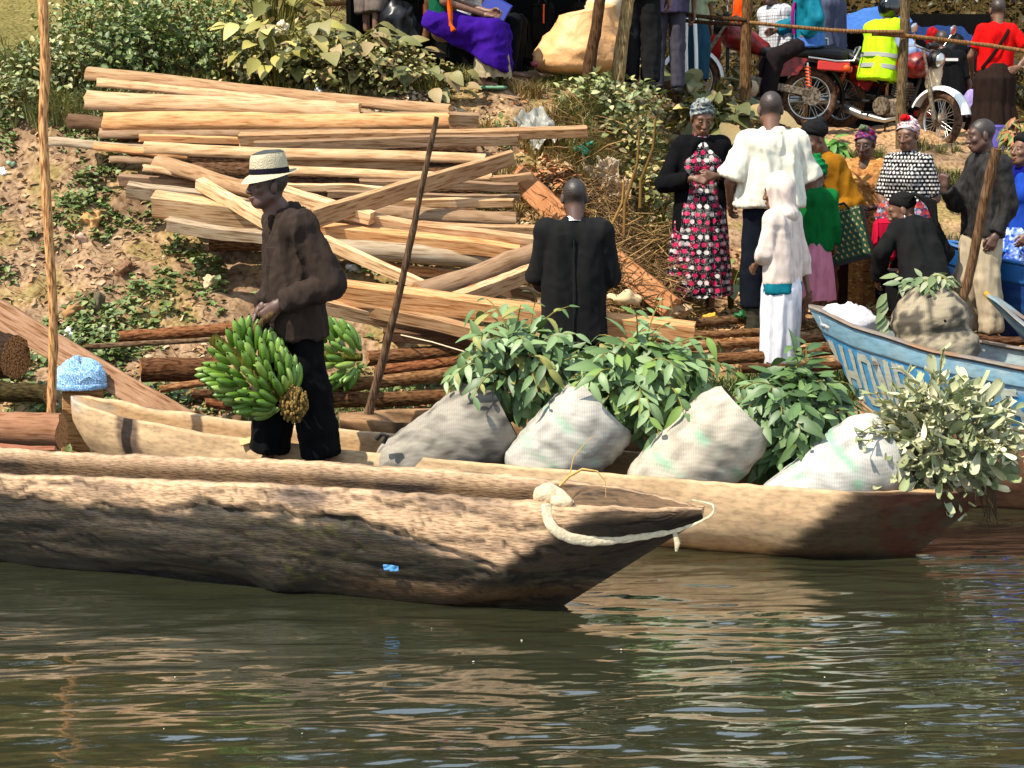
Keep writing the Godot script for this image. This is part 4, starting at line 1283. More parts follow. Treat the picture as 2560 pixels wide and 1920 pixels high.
func plank(label: String, u0: float, v0: float, u1: float, v1: float, th: float, kind: int, tone: int, near := 0.0, wide := 1.0, called := "") -> void:
	var tones := [lin(0.76, 0.64, 0.51), lin(0.66, 0.545, 0.425), lin(0.79, 0.61, 0.44), lin(0.56, 0.475, 0.39), lin(0.40, 0.31, 0.24), lin(0.64, 0.59, 0.52), lin(0.83, 0.72, 0.58)]
	var d0 := pile_d(v0) - near
	var d1 := pile_d(v1) - near
	var dm := lerpf(d0, d1, 0.5)
	if absf(v0 - v1) < 45: d0 = dm; d1 = dm
	if called == "": called = "timber_plank" if kind == 0 else ("split_log" if kind == 1 else "timber_pole")
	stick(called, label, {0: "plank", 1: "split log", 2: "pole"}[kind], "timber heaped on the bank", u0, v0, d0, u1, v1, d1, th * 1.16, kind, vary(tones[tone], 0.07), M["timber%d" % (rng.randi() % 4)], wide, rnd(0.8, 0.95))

func timber() -> void:
	plank("topmost half log of the timber pile, its rounded end at the upper left", 222, 184, 1125, 276, 42, 1, 1)
	plank("slim half log just under the topmost one, with an orange cut end", 245, 207, 840, 262, 28, 1, 0, 0.06)
	plank("thick pale knotty half log, third from the top at the left", 218, 248, 900, 280, 60, 1, 0, 0.16)
	plank("stout honey coloured half log ending square below the bent leaves", 262, 300, 1122, 302, 56, 1, 2, 0.2)
	plank("dull board sticking out to the right behind the honey coloured half log", 900, 298, 1195, 302, 28, 0, 3, 0.0)
	plank("dark brown block end at the left edge of the pile", 172, 305, 420, 318, 46, 1, 4, 0.05)
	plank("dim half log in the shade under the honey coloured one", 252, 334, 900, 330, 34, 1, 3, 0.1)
	plank("long thin board whose right end stands out far over the litter", 600, 350, 1468, 328, 24, 0, 1, 0.34, 1.4)
	plank("long dark edged board under the far reaching one", 640, 366, 1295, 348, 24, 0, 3, 0.3, 1.4)
	plank("narrow orange slat above the bright plank at the hat", 350, 345, 900, 362, 14, 0, 2, 0.22)
	plank("weathered grey log end reaching furthest left, by the pale pole", 126, 355, 420, 376, 28, 1, 5, 0.1)
	plank("short orange ended half log under the grey one", 238, 366, 470, 388, 26, 1, 2, 0.16)
	plank("long bright plank running behind the hat", 362, 368, 1212, 398, 38, 1, 0, 0.36)
	plank("brown plank below the bright one, right of the hat", 690, 408, 1060, 412, 22, 0, 1, 0.2)
	plank("half log right of the hat with a round pale end", 690, 424, 1226, 442, 30, 1, 0, 0.3)
	plank("short log end low on the left side of the pile in shade", 275, 398, 420, 408, 22, 1, 3, 0.1)
	plank("grey round log sloping down towards the man's face", 395, 402, 660, 482, 48, 1, 1, 0.36)
	plank("short pale log below the sloping grey one", 358, 418, 560, 456, 22, 1, 0, 0.3)
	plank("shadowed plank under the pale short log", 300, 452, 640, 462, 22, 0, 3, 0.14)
	plank("bluish grey plank level with the man's chin", 322, 474, 640, 512, 30, 0, 5, 0.28)
	plank("brown plank with a split right end, above the crossing plank", 960, 470, 1330, 440, 20, 0, 1, 0.2)
	plank("dull plank behind the crossing one at the right", 900, 462, 1295, 466, 20, 0, 3, 0.24)
	plank("long thin lit lath behind the man's neck", 690, 467, 1010, 474, 14, 0, 6, 0.3)
	plank("bright narrow plank dropping steeply past the man's chin", 497, 460, 700, 572, 24, 0, 6, 0.62)
	plank("thick squared beam by the man's chest", 386, 512, 800, 552, 46, 0, 0, 0.4, 1.2)
	plank("grey plank below the thick beam at the man's chest", 420, 560, 760, 608, 26, 0, 5, 0.44)
	plank("long crossing plank rising from the man's back to the upper right", 785, 548, 1283, 390, 40, 0, 1, 0.78, 0.5)
	plank("lath with a dark lower edge in the middle right of the pile", 820, 488, 1300, 492, 14, 0, 3, 0.3)
	plank("pale lath right of the thin dark stake", 880, 508, 1282, 508, 18, 0, 0, 0.36)
	plank("broad rough slab with torn dark bark, right of the stake", 880, 530, 1290, 542, 42, 1, 3, 0.34, 1.2)
	plank("brown lath under the barky slab", 900, 560, 1340, 578, 22, 0, 1, 0.36)
	plank("pale plank slanting down right from the man's shoulder", 700, 480, 930, 548, 30, 0, 6, 0.66)
	plank("bright plank slanting down to the man in black", 880, 545, 1345, 612, 28, 0, 0, 0.56)
	plank("orange streaked plank slanting to the man in black", 800, 572, 1300, 634, 34, 0, 2, 0.52, 1.1)
	plank("dull plank lying behind the orange streaked one", 790, 562, 1080, 580, 26, 0, 1, 0.4)
	plank("smooth pale round log low in the pile", 800, 618, 1290, 656, 46, 2, 5, 0.42)
	plank("bright thin plank sliding steeply down from the man's elbow", 810, 606, 1085, 728, 28, 0, 6, 0.62, 0.5)
	plank("reddish board under the round log", 960, 672, 1200, 690, 18, 0, 2, 0.1)
	plank("grey round log leaning up right towards the man in black", 1046, 742, 1345, 636, 56, 2, 3, 0.62)
	plank("tan squared plank alongside the leaning grey log", 1120, 756, 1345, 676, 36, 0, 0, 0.62, 0.8)
	plank("short board peeping out left of the black coat", 1225, 716, 1345, 738, 26, 0, 3, 0.2)
	plank("very long orange beam passing behind the black coat to the right", 800, 725, 1735, 832, 48, 0, 2, 0.74, 0.9)
	plank("weathered plank tapering under the long orange beam", 830, 748, 1235, 846, 30, 0, 1, 0.62, 0.9)
	plank("pale bright plank pointing at the first leafy sack", 800, 768, 1215, 852, 30, 0, 0, 0.7, 0.8)
	plank("dark plank hidden under the pale pointing plank", 960, 838, 1240, 850, 24, 0, 4, 0.4)
	plank("short slab propped beside the smaller banana bunch", 880, 868, 1010, 822, 34, 0, 0, 0.35, 0.7)
	# hidden layers that carry the heap: dark log butts seen in the gaps
	for i in 9:
		var v := 330.0 + i * 34.0
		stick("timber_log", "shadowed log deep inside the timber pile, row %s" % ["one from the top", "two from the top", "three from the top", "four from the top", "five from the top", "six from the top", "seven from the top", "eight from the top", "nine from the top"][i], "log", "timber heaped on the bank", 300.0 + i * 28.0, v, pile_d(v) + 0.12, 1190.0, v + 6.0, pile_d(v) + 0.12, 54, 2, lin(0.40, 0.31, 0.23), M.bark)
	# slabs around
	stick("timber_slab", "reddish bark edged slab lying down the slope to the right of the man in black", "slab", "", 1290, 440, 13.4, 1680, 775, 11.9, 62, 0, lin(0.66, 0.48, 0.34), M.timber1, 0.5, 0.9, -0.6)
	stick("timber_slab", "huge reddish split slab slanting down from the left edge behind the hatted post", "slab", "", -60, 758, 10.75, 470, 1056, 10.05, 74, 0, lin(0.62, 0.50, 0.41), M.timber2, 0.35, 0.75, -0.5)
	stick("timber_log", "short red heartwood log with splintered streaks at the left edge", "log", "", -120, 1068, 9.35, 155, 1078, 9.3, 96, 2, lin(0.56, 0.42, 0.33), M.timber3, 1.0, 0.95)
	stick("timber_log", "red plank lying on the far rim of the foreground canoe at the left edge", "plank", "", -100, 1118, 9.1, 140, 1132, 9.05, 26, 0, lin(0.56, 0.38, 0.30), M.timber0, 1.0, 0.9)
	stick("timber_log", "mossy dark log at the left edge under the red slab", "log", "", -80, 970, 10.2, 120, 985, 10.1, 56, 2, lin(0.26, 0.24, 0.15), M.bark)
	stick("timber_log", "dark stump end at the far left edge", "log", "", -60, 880, 10.6, 40, 890, 10.45, 130, 2, lin(0.22, 0.18, 0.14), M.bark)
	# poles on the ground
	var lb := [
		["brown debarked log lying level left of the bananas", 300, 845, 10.75, 640, 815, 10.8, 34, lin(0.52, 0.36, 0.24)],
		["thin grey pole lying left of the bananas", 214, 870, 10.55, 560, 852, 10.6, 15, lin(0.44, 0.37, 0.29)],
		["thick dark log with a rough orange end left of the bananas", 352, 925, 10.4, 560, 920, 10.5, 62, lin(0.40, 0.28, 0.19)],
		["thin split log under the thick dark one", 400, 966, 10.25, 600, 952, 10.3, 20, lin(0.60, 0.44, 0.30)],
		["flat offcut beneath the banana bunch", 480, 985, 10.15, 640, 978, 10.2, 26, lin(0.40, 0.30, 0.21)],
		["knobbly root on the ground beneath the bananas", 515, 1005, 10.1, 600, 1012, 10.1, 24, lin(0.46, 0.30, 0.2)],
		["log directly below the pale pointing plank", 920, 893, 10.95, 1190, 872, 11.0, 40, lin(0.45, 0.33, 0.23)],
		["reddish log, second below the pale pointing plank", 935, 928, 10.8, 1180, 896, 10.85, 32, lin(0.52, 0.34, 0.23)],
		["long knotty log passing under the smaller banana bunch", 815, 975, 10.5, 1180, 925, 10.75, 34, lin(0.55, 0.42, 0.29)],
		["lowest brown log behind the base of the thin dark stake", 800, 1004, 10.4, 1170, 990, 10.55, 42, lin(0.42, 0.31, 0.21)],
		["pole at the feet of the woman in pink florals", 1690, 812, 12.0, 1885, 800, 12.1, 26, lin(0.42, 0.33, 0.24)],
		["pole just in front of the one at her feet", 1690, 838, 11.8, 1900, 828, 11.9, 22, lin(0.50, 0.38, 0.27)],
		["long tan pole under the rubber boots", 1660, 872, 11.45, 2085, 846, 11.6, 28, lin(0.55, 0.41, 0.29)],
		["brown pole beneath the girl's white skirt", 1740, 902, 11.2, 2090, 876, 11.3, 30, lin(0.44, 0.32, 0.22)],
		["dark pole nearest the water by the blue boat's stem", 1850, 925, 11.0, 2110, 912, 11.1, 26, lin(0.36, 0.26, 0.18)],
		["thin pole under the man in the leather jacket", 2380, 842, 12.05, 2560, 850, 12.0, 22, lin(0.36, 0.27, 0.2)],
	]
	for p in lb:
		stick("log", p[0], "log", "logs laid on the shore", p[1], p[2], p[3], p[4], p[5], p[6], p[7], 2, vary(p[8], 0.06), M.bark, 1.0, rnd(0.82, 1.0))
	# stakes
	var stake := func(label: String, pts: Array, r0: float, r1: float, c: Color, m: Material) -> void:
		var mb := MB.new()
		mb.col = c
		var w := []
		var o: Vector3 = pts[0]
		for p in pts: w.push_back(p - o)
		var sm := []
		var rr := []
		for i in w.size() - 1:
			for j in 8:
				sm.push_back(w[i].cubic_interpolate(w[i + 1], w[maxi(i - 1, 0)], w[mini(i + 2, w.size() - 1)], j / 8.0))
		sm.push_back(w[-1])
		for i in sm.size():
			rr.push_back(lerpf(r0, r1, float(i) / sm.size()) * (1.0 + 0.09 * noise2.get_noise_1d(i * 0.7) + (0.14 if i % 13 == 6 else 0.0)))
		mb.tube(sm, rr, 12)
		mb.wrinkle(noise2, 0.004, Vector3(30, 8, 30))
		tag(part("stake", mb, m, self, o), label, "stake", "upright mooring stakes")
	stake.call("tall pale debarked stake with knots at the far left", [at(127, 1060, 9.45), at(133, 800, 9.45), at(120, 560, 9.45), at(108, 330, 9.47), at(113, 160, 9.47), at(105, -60, 9.47)], 0.026, 0.028, lin(0.80, 0.62, 0.43), M.upbark)
	stake.call("thin dark leaning stake with splintered top in the middle of the landing", [at(920, 1040, 10.0), at(962, 880, 10.0), at(1010, 680, 9.95), at(1052, 480, 9.9), at(1092, 292, 9.85)], 0.028, 0.014, lin(0.40, 0.33, 0.26), M.upbark)
	stake.call("thick brown leaning punt pole standing in the blue boat", [at(2392, 800, 11.0), at(2425, 680, 11.0), at(2462, 500, 10.95), at(2492, 372, 10.9)], 0.03, 0.036, lin(0.42, 0.33, 0.25), M.upbark)

# ---------------------------------------------------------------- people
func head_mb(woman: bool) -> MB:
	var key := "head%s" % woman
	if cache.has(key): return cache[key]
	var f := Field.new(Vector3(-0.115, -0.16, -0.13), Vector3(0.115, 0.15, 0.145), 0.0058)
	f.ell(Vector3(0, 0.035, -0.018), Vector3(0.077, 0.088, 0.097), 0.02)
	f.ell(Vector3(0, -0.03, 0.028), Vector3(0.061, 0.086, 0.064), 0.03)
	f.ell(Vector3(0, -0.096, 0.052), Vector3(0.034 if woman else 0.038, 0.026, 0.032), 0.03)
	f.cap(Vector3(-0.052, -0.06, 0.0), Vector3(-0.022, -0.1, 0.05), 0.02, 0.018, 0.03)
	f.cap(Vector3(0.052, -0.06, 0.0), Vector3(0.022, -0.1, 0.05), 0.02, 0.018, 0.03)
	f.cap(Vector3(-0.038, 0.03, 0.072), Vector3(0.038, 0.03, 0.072), 0.014, 0.014, 0.02)
	f.ell(Vector3(-0.042, -0.026, 0.062), Vector3(0.022, 0.02, 0.02), 0.02)
	f.ell(Vector3(0.042, -0.026, 0.062), Vector3(0.022, 0.02, 0.02), 0.02)
	for sx in [-1.0, 1.0]:
		f.ell(Vector3(sx * 0.031, 0.006, 0.1), Vector3(0.019, 0.013, 0.018), 0.012, Basis.IDENTITY, true)
		f.ell(Vector3(sx * 0.03, 0.004, 0.077), Vector3(0.017, 0.012, 0.012), 0.006)
		f.ell(Vector3(sx * 0.08, -0.008, -0.012), Vector3(0.012, 0.035, 0.022), 0.008, Basis(Vector3.UP, sx * 0.35))
	f.cap(Vector3(0, 0.012, 0.088), Vector3(0, -0.036, 0.109), 0.008, 0.0125, 0.014)
	f.ell(Vector3(0, -0.041, 0.098), Vector3(0.022, 0.011, 0.015), 0.01)
	f.ell(Vector3(0, -0.07, 0.09), Vector3(0.027, 0.0085, 0.014), 0.006)
	f.ell(Vector3(0, -0.083, 0.087), Vector3(0.023, 0.009, 0.014), 0.005)
	f.cap(Vector3(0, -0.05, -0.025), Vector3(0, -0.17, -0.04), 0.055, 0.055, 0.03)
	var mb := MB.new()
	f.into(mb)
	cache[key] = mb
	return mb

# a left hand: wrist at the origin, fingers along +z, back of the hand +y, thumb towards -x
func hand_mb(pose: String) -> MB:
	if cache.has(pose): return cache[pose]
	var curls: Array = {"relaxed": [22, 30, 22], "grip": [55, 78, 50], "point": [60, 85, 55], "flat": [8, 10, 8]}[pose]
	var f := Field.new(Vector3(-0.085, -0.1, -0.045), Vector3(0.065, 0.035, 0.195), 0.0045)
	f.cap(Vector3(0, 0, -0.04), Vector3(0, 0, 0.02), 0.024, 0.024, 0.02)
	var kx := [-0.031, -0.011, 0.010, 0.029]
	var kz := [0.088, 0.092, 0.087, 0.078]
	var ls := [0.072, 0.080, 0.074, 0.058]
	for i in 4:
		var p := Vector3(kx[i], 0.0, kz[i])
		f.cap(Vector3(kx[i] * 0.55, 0, 0.012), p, 0.016, 0.0115, 0.016)
		var an := 0.0
		for j in 3:
			var cu: float = curls[j] * (1.0 + 0.08 * i)
			if pose == "point" and i == 0: cu = 4.0
			an += deg_to_rad(cu)
			var q: Vector3 = p + Vector3(kx[i] * 0.12 / 3.0, -sin(an), cos(an)) * ls[i] * [0.45, 0.31, 0.24][j]
			f.cap(p, q, 0.0098 - 0.0009 * j, 0.0092 - 0.001 * j, 0.003)
			p = q
	var th := [Vector3(-0.016, -0.006, 0.02), Vector3(-0.044, -0.018, 0.052), Vector3(-0.052, -0.03, 0.084), Vector3(-0.045, -0.04, 0.108)]
	if pose == "flat": th = [Vector3(-0.016, -0.004, 0.02), Vector3(-0.05, -0.012, 0.05), Vector3(-0.066, -0.016, 0.08), Vector3(-0.074, -0.018, 0.106)]
	for j in 3: f.cap(th[j], th[j + 1], [0.0145, 0.0115, 0.0105][j], [0.0115, 0.0105, 0.0085][j], 0.008 if j == 0 else 0.003)
	var mb := MB.new()
	f.into(mb)
	cache[pose] = mb
	return mb

# builds a figure of height hgt standing at pos; joints are for a height of 1.75 and scale with it
func person(label: String, pos: Vector3, yaw: float, hgt: float, o: Dictionary) -> Dictionary:
	var t := thing("person", label, "person", pos, deg_to_rad(yaw))
	var s := hgt / 1.75
	var lean := Basis(Vector3.RIGHT, deg_to_rad(o.get("lean", 0.0))) * Basis(Vector3.BACK, deg_to_rad(o.get("tilt", 0.0)))
	var sh: Vector3 = o.get("shift", Vector3.ZERO)
	var hip := Vector3(0, 0.93, 0) + sh
	var up := func(p: Vector3) -> Vector3: return (hip + lean * (p + sh - hip)) * s
	var J := {}
	J.hip = hip * s
	J.neck = up.call(Vector3(0, 1.46, -0.015))
	var hs: float = o.get("head", 1.0) * lerpf(1.0, s, 0.55)
	J.head = J.neck + lean * Vector3(0, 0.165, 0.04) * lerpf(1.0, s, 0.7) + Vector3(o.get("headoff", Vector3.ZERO)) * s
	var look: Vector2 = o.get("look", Vector2.ZERO)
	var hb := Basis(Vector3.UP, deg_to_rad(look.x)) * Basis(Vector3.RIGHT, deg_to_rad(look.y))
	var wide: float = o.get("wide", 0.88 if o.get("woman", false) else 1.0)
	for sd in ["l", "r"]:
		var sg := 1.0 if sd == "l" else -1.0
		J["sh" + sd] = up.call(Vector3(sg * 0.178 * wide, 1.40, -0.015))
		var arm: Array = o.get("arm" + sd, [])
		J["el" + sd] = arm[0] * s if arm.size() else up.call(Vector3(sg * 0.235 * wide, 1.11, -0.04))
		J["wr" + sd] = arm[1] * s if arm.size() else up.call(Vector3(sg * 0.25 * wide, 0.87, 0.06))
		J["hp" + sd] = (hip + Vector3(sg * 0.088, -0.01, 0)) * s
		var leg: Array = o.get("leg" + sd, [])
		J["kn" + sd] = leg[0] * s if leg.size() else Vector3(sg * 0.1, 0.5, 0.02) * s
		J["an" + sd] = leg[1] * s if leg.size() else Vector3(sg * 0.105, 0.085, -0.02) * s
		J["to" + sd] = J["an" + sd] + (leg[2] * s if leg.size() > 2 else Vector3(sg * 0.03, -0.055, 0.145) * s)
	var lo := Vector3(9, 9, 9)
	var hi := -lo
	for k in J:
		lo = lo.min(J[k]); hi = hi.max(J[k])
	var e := Vector3.ONE * 0.22
	lo -= e; hi += e
	var skin: Color = o.get("skin", lin(0.30, 0.19, 0.13))
	var cell: float = o.get("cell", 0.019)
	# the body: one surface
	var f := Field.new(lo, hi, cell)
	for sg in [-1.0, 1.0]:
		f.cap(up.call(Vector3(sg * 0.07, 0.95, 0)), up.call(Vector3(sg * 0.085, 1.33, -0.01)), 0.088 * s, 0.085 * s, 0.04)
	f.cap(J.neck - lean * Vector3(0, 0.04, 0), J.head + hb * Vector3(0, -0.06, -0.02) * hs, 0.056 * s, 0.05 * hs, 0.03)
	for sd in ["l", "r"]:
		f.cap(J.neck - lean * Vector3(0, 0.05, 0) * s, J["sh" + sd], 0.05 * s, 0.05 * s, 0.04)
		f.cap(J["sh" + sd], J["el" + sd], 0.048 * s, 0.038 * s, 0.02)
		f.cap(J["el" + sd], J["wr" + sd], 0.039 * s, 0.025 * s, 0.015)
		f.cap(J["hp" + sd], J["kn" + sd], 0.082 * s, 0.055 * s, 0.03)
		f.cap(J["kn" + sd], J["an" + sd], 0.054 * s, 0.034 * s, 0.02)
		f.cap(J["an" + sd] - Vector3(0, 0.03, 0) * s, J["to" + sd], 0.036 * s, 0.026 * s, 0.015)
	var mb := MB.new()
	mb.col = skin
	f.into(mb)
	var hx := Transform3D(hb.scaled_local(Vector3.ONE * hs), J.head)
	if not o.get("headless", false):
		var h0 := head_mb(o.get("woman", false))
		var a := mb.v.size()
		mb.add(h0, hx)
		for i in range(a, mb.v.size()):
			var q: Vector3 = h0.v[i - a]
			var lip := exp(-(pow(q.x / 0.026, 2.0) + pow((q.y + 0.076) / 0.014, 2.0))) if q.z > 0.075 else 0.0
			mb.c[i] = skin.lerp(skin * Color(1.25, 0.8, 0.8), lip * 0.8)
			if o.get("hair", "") == "short":
				var line := lerpf(-0.035, 0.072, smoothstep(-0.02, 0.06, q.z)) - 0.02 * absf(q.x) / 0.08
				mb.v[i] += hx.basis * Vector3(q.x, q.y - 0.03, q.z) * 0.02 * noise2.get_noise_3dv(q * 60.0) * smoothstep(line, line + 0.02, q.y)
				mb.c[i] = mb.c[i].lerp(lin(0.11, 0.095, 0.09), 0.85 * smoothstep(line - 0.008, line + 0.012, q.y) * (0.0 if absf(q.x) > 0.083 else 1.0))
	for sd in ["l", "r"]:
		if o.get("nohands", false): break
		var dirv: Vector3 = o.get("hand" + sd, (J["wr" + sd] - J["el" + sd]))
		var back: Vector3 = o.get("back" + sd, Vector3(1.0 if sd == "l" else -1.0, 0.1, 0.3))
		var hbb := frame(dirv, back)
		var hsc: float = s * o.get("handsize", 1.0)
		if sd == "r": hbb = Basis(-hbb.x, hbb.y, hbb.z)
		var a := mb.v.size()
		mb.add(hand_mb(o.get("pose" + sd, "relaxed")), Transform3D(hbb.scaled_local(Vector3.ONE * hsc), J["wr" + sd]))
		for i in range(a, mb.v.size()): mb.c[i] = skin
	part("body", mb, M.skin, t)
	if not o.get("headless", false):
		for sx in [-1.0, 1.0]:
			var em := MB.new()
			em.ball(Vector3.ZERO, Vector3.ONE * 0.0098, 8, 6)
			var ex: Node3D = part("eye", em, M.eye, t, hx * Vector3(sx * 0.03, 0.0045, 0.0815), hb.scaled_local(Vector3.ONE * hs))
			var pm := MB.new()
			pm.ball(Vector3(0, -0.001, 0.0058), Vector3.ONE * 0.0063, 7, 5)
			part("iris", pm, M.pupil, ex)
	var R := {"t": t, "J": J, "hx": hx, "hb": hb, "hs": hs, "s": s, "up": up, "lean": lean, "lo": lo, "hi": hi, "cell": cell}
	if o.has("trousers"): trousers(R, o.trousers)
	if o.has("shirt"): shirt(R, o.shirt)
	if o.has("hair"):
		var hm := MB.new()
		if o.hair == "puff":
			hair_cap(hm, 0.035, 0.02)
			part("hair", hm, M.hair, t, hx.origin, hx.basis)
	if o.has("shoes"):
		for sd in ["l", "r"]:
			var sm := MB.new()
			var a: Vector3 = J["an" + sd]
			var b: Vector3 = J["to" + sd]
			var ff := Field.new(a.min(b) - Vector3.ONE * 0.12, a.max(b) + Vector3.ONE * 0.12, 0.013)
			ff.cap(a - Vector3(0, 0.03, 0.01) * s, b, 0.046 * s, 0.036 * s, 0.03)
			ff.cap(a + Vector3(0, 0.02, 0) * s, a - Vector3(0, 0.03, 0) * s, 0.045 * s, 0.045 * s, 0.03)
			ff.cut(Vector3.DOWN, Vector3(0, minf(a.y - 0.078 * s, b.y), 0))
			ff.into(sm)
			part("shoe", sm, o.shoes, t)
	return R

func hair_cap(mb: MB, thick: float, lump: float) -> void:
	var rows := []
	for i in 15:
		var row := PackedVector3Array()
		var th := i / 14.0
		for j in 26:
			var a := TAU * j / 26
			var front := maxf(cos(a), 0.0)        # a = 0 faces +z
			var reach := lerpf(2.05, 1.12, pow(front, 0.6))
			var q := th * reach
			var d := Vector3(sin(a) * sin(q), cos(q), cos(a) * sin(q))
			var r := Vector3(0.078, 0.089, 0.098) + Vector3.ONE * thick * (1.0 - pow(th, 8.0))
			var l := 1.0 + lump * 9.0 * (noise2.get_noise_3dv(d * 2.6) * 0.5 + 0.4 * noise2.get_noise_3dv(d * 8.0)) * (1.0 - pow(th, 6.0))
			row.push_back(Vector3(0, 0.035, -0.018) + d * r * l)
		rows.push_back(row)
	mb.grid(rows, true)

func shirt(R: Dictionary, o: Dictionary) -> MeshInstance3D:
	var s: float = R.s
	var J: Dictionary = R.J
	var up: Callable = R.up
	var lo: float = o.get("loose", 0.02) * s
	var cell: float = o.get("cell", minf(R.cell, 0.016))
	var f := Field.new(R.lo, R.hi, cell)
	var hem: float = o.get("hem", 0.9)
	var fl: float = o.get("flare", 0.0) * s
	var wd: float = o.get("w", 1.0)
	for sg in [-1.0, 1.0]:
		f.cap(up.call(Vector3(sg * 0.075 * wd, hem - 0.02, o.get("cz", 0.0))), up.call(Vector3(sg * 0.088 * wd, 1.32, -0.012)), 0.10 * s + lo + fl, 0.094 * s + lo * 0.8, 0.05)
		if o.get("bust", 0.0) > 0.0: f.ell(up.call(Vector3(sg * 0.075, 1.25, 0.085)), Vector3(0.07, 0.075, 0.06) * s * o.bust, 0.05)
		if o.get("hips", 0.0) > 0.0: f.ell(up.call(Vector3(sg * 0.07, 0.95, -0.05)), Vector3(0.12, 0.14, 0.13) * s * o.hips, 0.06)
	f.cap(up.call(Vector3(0, 1.38, -0.02)), J.neck + (J.head - J.neck) * o.get("collar", 0.2), 0.07 * s + lo * 0.4, 0.06 * s + lo * 0.3, 0.04, true)
	for sd in ["l", "r"]:
		f.cap(up.call(Vector3(0, 1.385, -0.015)), J["sh" + sd], 0.066 * s + lo * 0.5, 0.058 * s + lo, 0.05)
		var fr: float = o.get("sleeve", 1.0)
		if fr <= 0.0: continue
		var a: Vector3 = J["sh" + sd]
		var e: Vector3 = J["el" + sd]
		var w: Vector3 = J["wr" + sd]
		if fr <= 0.5:
			f.cap(a, a.lerp(e, fr * 2.0), 0.056 * s + lo * 0.7, 0.05 * s + lo * o.get("cuff", 1.2), 0.012, true)
		else:
			f.cap(a, e, 0.056 * s + lo * 0.7, 0.046 * s + lo * 0.8, 0.012)
			f.cap(e, e.lerp(w, (fr - 0.5) * 2.0), 0.047 * s + lo * 0.8, 0.036 * s + lo * o.get("cuff", 0.7), 0.01, true)
	f.cut(R.lean * Vector3.DOWN, up.call(Vector3(0, hem, 0)))
	if o.has("open"): f.ell(up.call(Vector3(o.get("openx", 0.0), 1.15, 0.24)), Vector3(o.open, 0.6, 0.2) * s, 0.01, Basis.IDENTITY, true)
	if o.has("vee"): f.ell(up.call(Vector3(0, 1.46, 0.13)), Vector3(0.055, o.vee, 0.12) * s, 0.01, Basis.IDENTITY, true)
	var mb := MB.new()
	mb.col = o.get("tint", Color.WHITE)
	f.into(mb)
	var am: float = o.get("amp", 0.012)
	mb.wrinkle(fold, am * 0.6, Vector3(7.0, 1.5, 7.0), Vector3(J.hip.x + J.neck.y * 7.0, 0, J.neck.y * 31.0))
	mb.wrinkle(fold, am * 0.14, Vector3(8, 9, 8), Vector3(J.neck.y * 11.0, 0, 0))
	mb.wrinkle(noise2, am * 0.4, Vector3(3, 2, 3), Vector3(J.neck.y * 3.0, 0, 0))
	return part(o.get("called", "shirt"), mb, o.m, R.t)

func trousers(R: Dictionary, o: Dictionary) -> void:
	var s: float = R.s
	var J: Dictionary = R.J
	var lo: float = o.get("loose", 0.012) * s
	var f := Field.new(R.lo, R.hi, minf(R.cell, 0.017))
	for sd in ["l", "r"]:
		var h: Vector3 = J["hp" + sd]
		f.cap(h + Vector3(0, 0.09, 0) * s, h, 0.078 * s + lo * 0.2, 0.088 * s + lo * 0.35, 0.05)
		f.cap(h, J["kn" + sd], 0.084 * s + lo * 0.4, 0.062 * s + lo, 0.03)
		var a: Vector3 = J["kn" + sd].lerp(J["an" + sd], o.get("to", 1.0))
		f.cap(J["kn" + sd], a, 0.063 * s + lo, 0.052 * s + lo * o.get("cuff", 1.2), 0.025, true)
	f.cut(Vector3.UP, J.hip + Vector3(0, 0.03, 0) * s)
	var mb := MB.new()
	f.into(mb)
	var am: float = o.get("amp", 0.011)
	mb.wrinkle(fold, am * 0.5, Vector3(8, 2.5, 8), Vector3(J.neck.y * 17.0, 0, 3))
	mb.wrinkle(fold, am * 0.25, Vector3(5, 8, 5), Vector3(J.neck.y * 5.0, 0, 0))
	part(o.get("called", "trousers"), mb, o.m, R.t)

# a hanging skirt through rings [y, cx, cz, rx, rz], in the units of a height of 1.75
func skirt(R: Dictionary, called: String, m: Material, rings: Array, folds: float, amp: float, tint := Color.WHITE) -> void:
	var s: float = R.s
	var rows := []
	var n := 26
	for i in n + 1:
		var t := float(i) / n
		var q := t * (rings.size() - 1)
		var a: Array = rings[int(minf(q, rings.size() - 2))]
		var b: Array = rings[int(minf(q, rings.size() - 2)) + 1]
		var u: float = q - minf(floor(q), rings.size() - 2)
		u = lerpf(u, smoothstep(0.0, 1.0, u), 0.5)
		var row := PackedVector3Array()
		for j in 72:
			var an := TAU * j / 72
			var w := sin(an * folds + 2.5 * noise2.get_noise_2d(cos(an) * 1.5 + folds, sin(an) * 1.5) * 2.0 + t * 0.8)
			var k := 1.0 + amp * pow(t, 0.7) * w + 0.04 * noise2.get_noise_3d(cos(an) * 2.0, sin(an) * 2.0, t * 4.0 + folds)
			row.push_back(Vector3(lerpf(a[1], b[1], u) + sin(an) * lerpf(a[3], b[3], u) * k, lerpf(a[0], b[0], u) + (0.012 * w if i == n else 0.0), lerpf(a[2], b[2], u) + cos(an) * lerpf(a[4], b[4], u) * k) * s)
		rows.push_back(row)
	var mb := MB.new()
	mb.col = tint
	mb.grid(rows, true)
	part(called, mb, m, R.t)

func on_head(R: Dictionary, called: String, mb: MB, m: Material) -> MeshInstance3D:
	return part(called, mb, m, R.t, R.hx.origin, R.hx.basis)

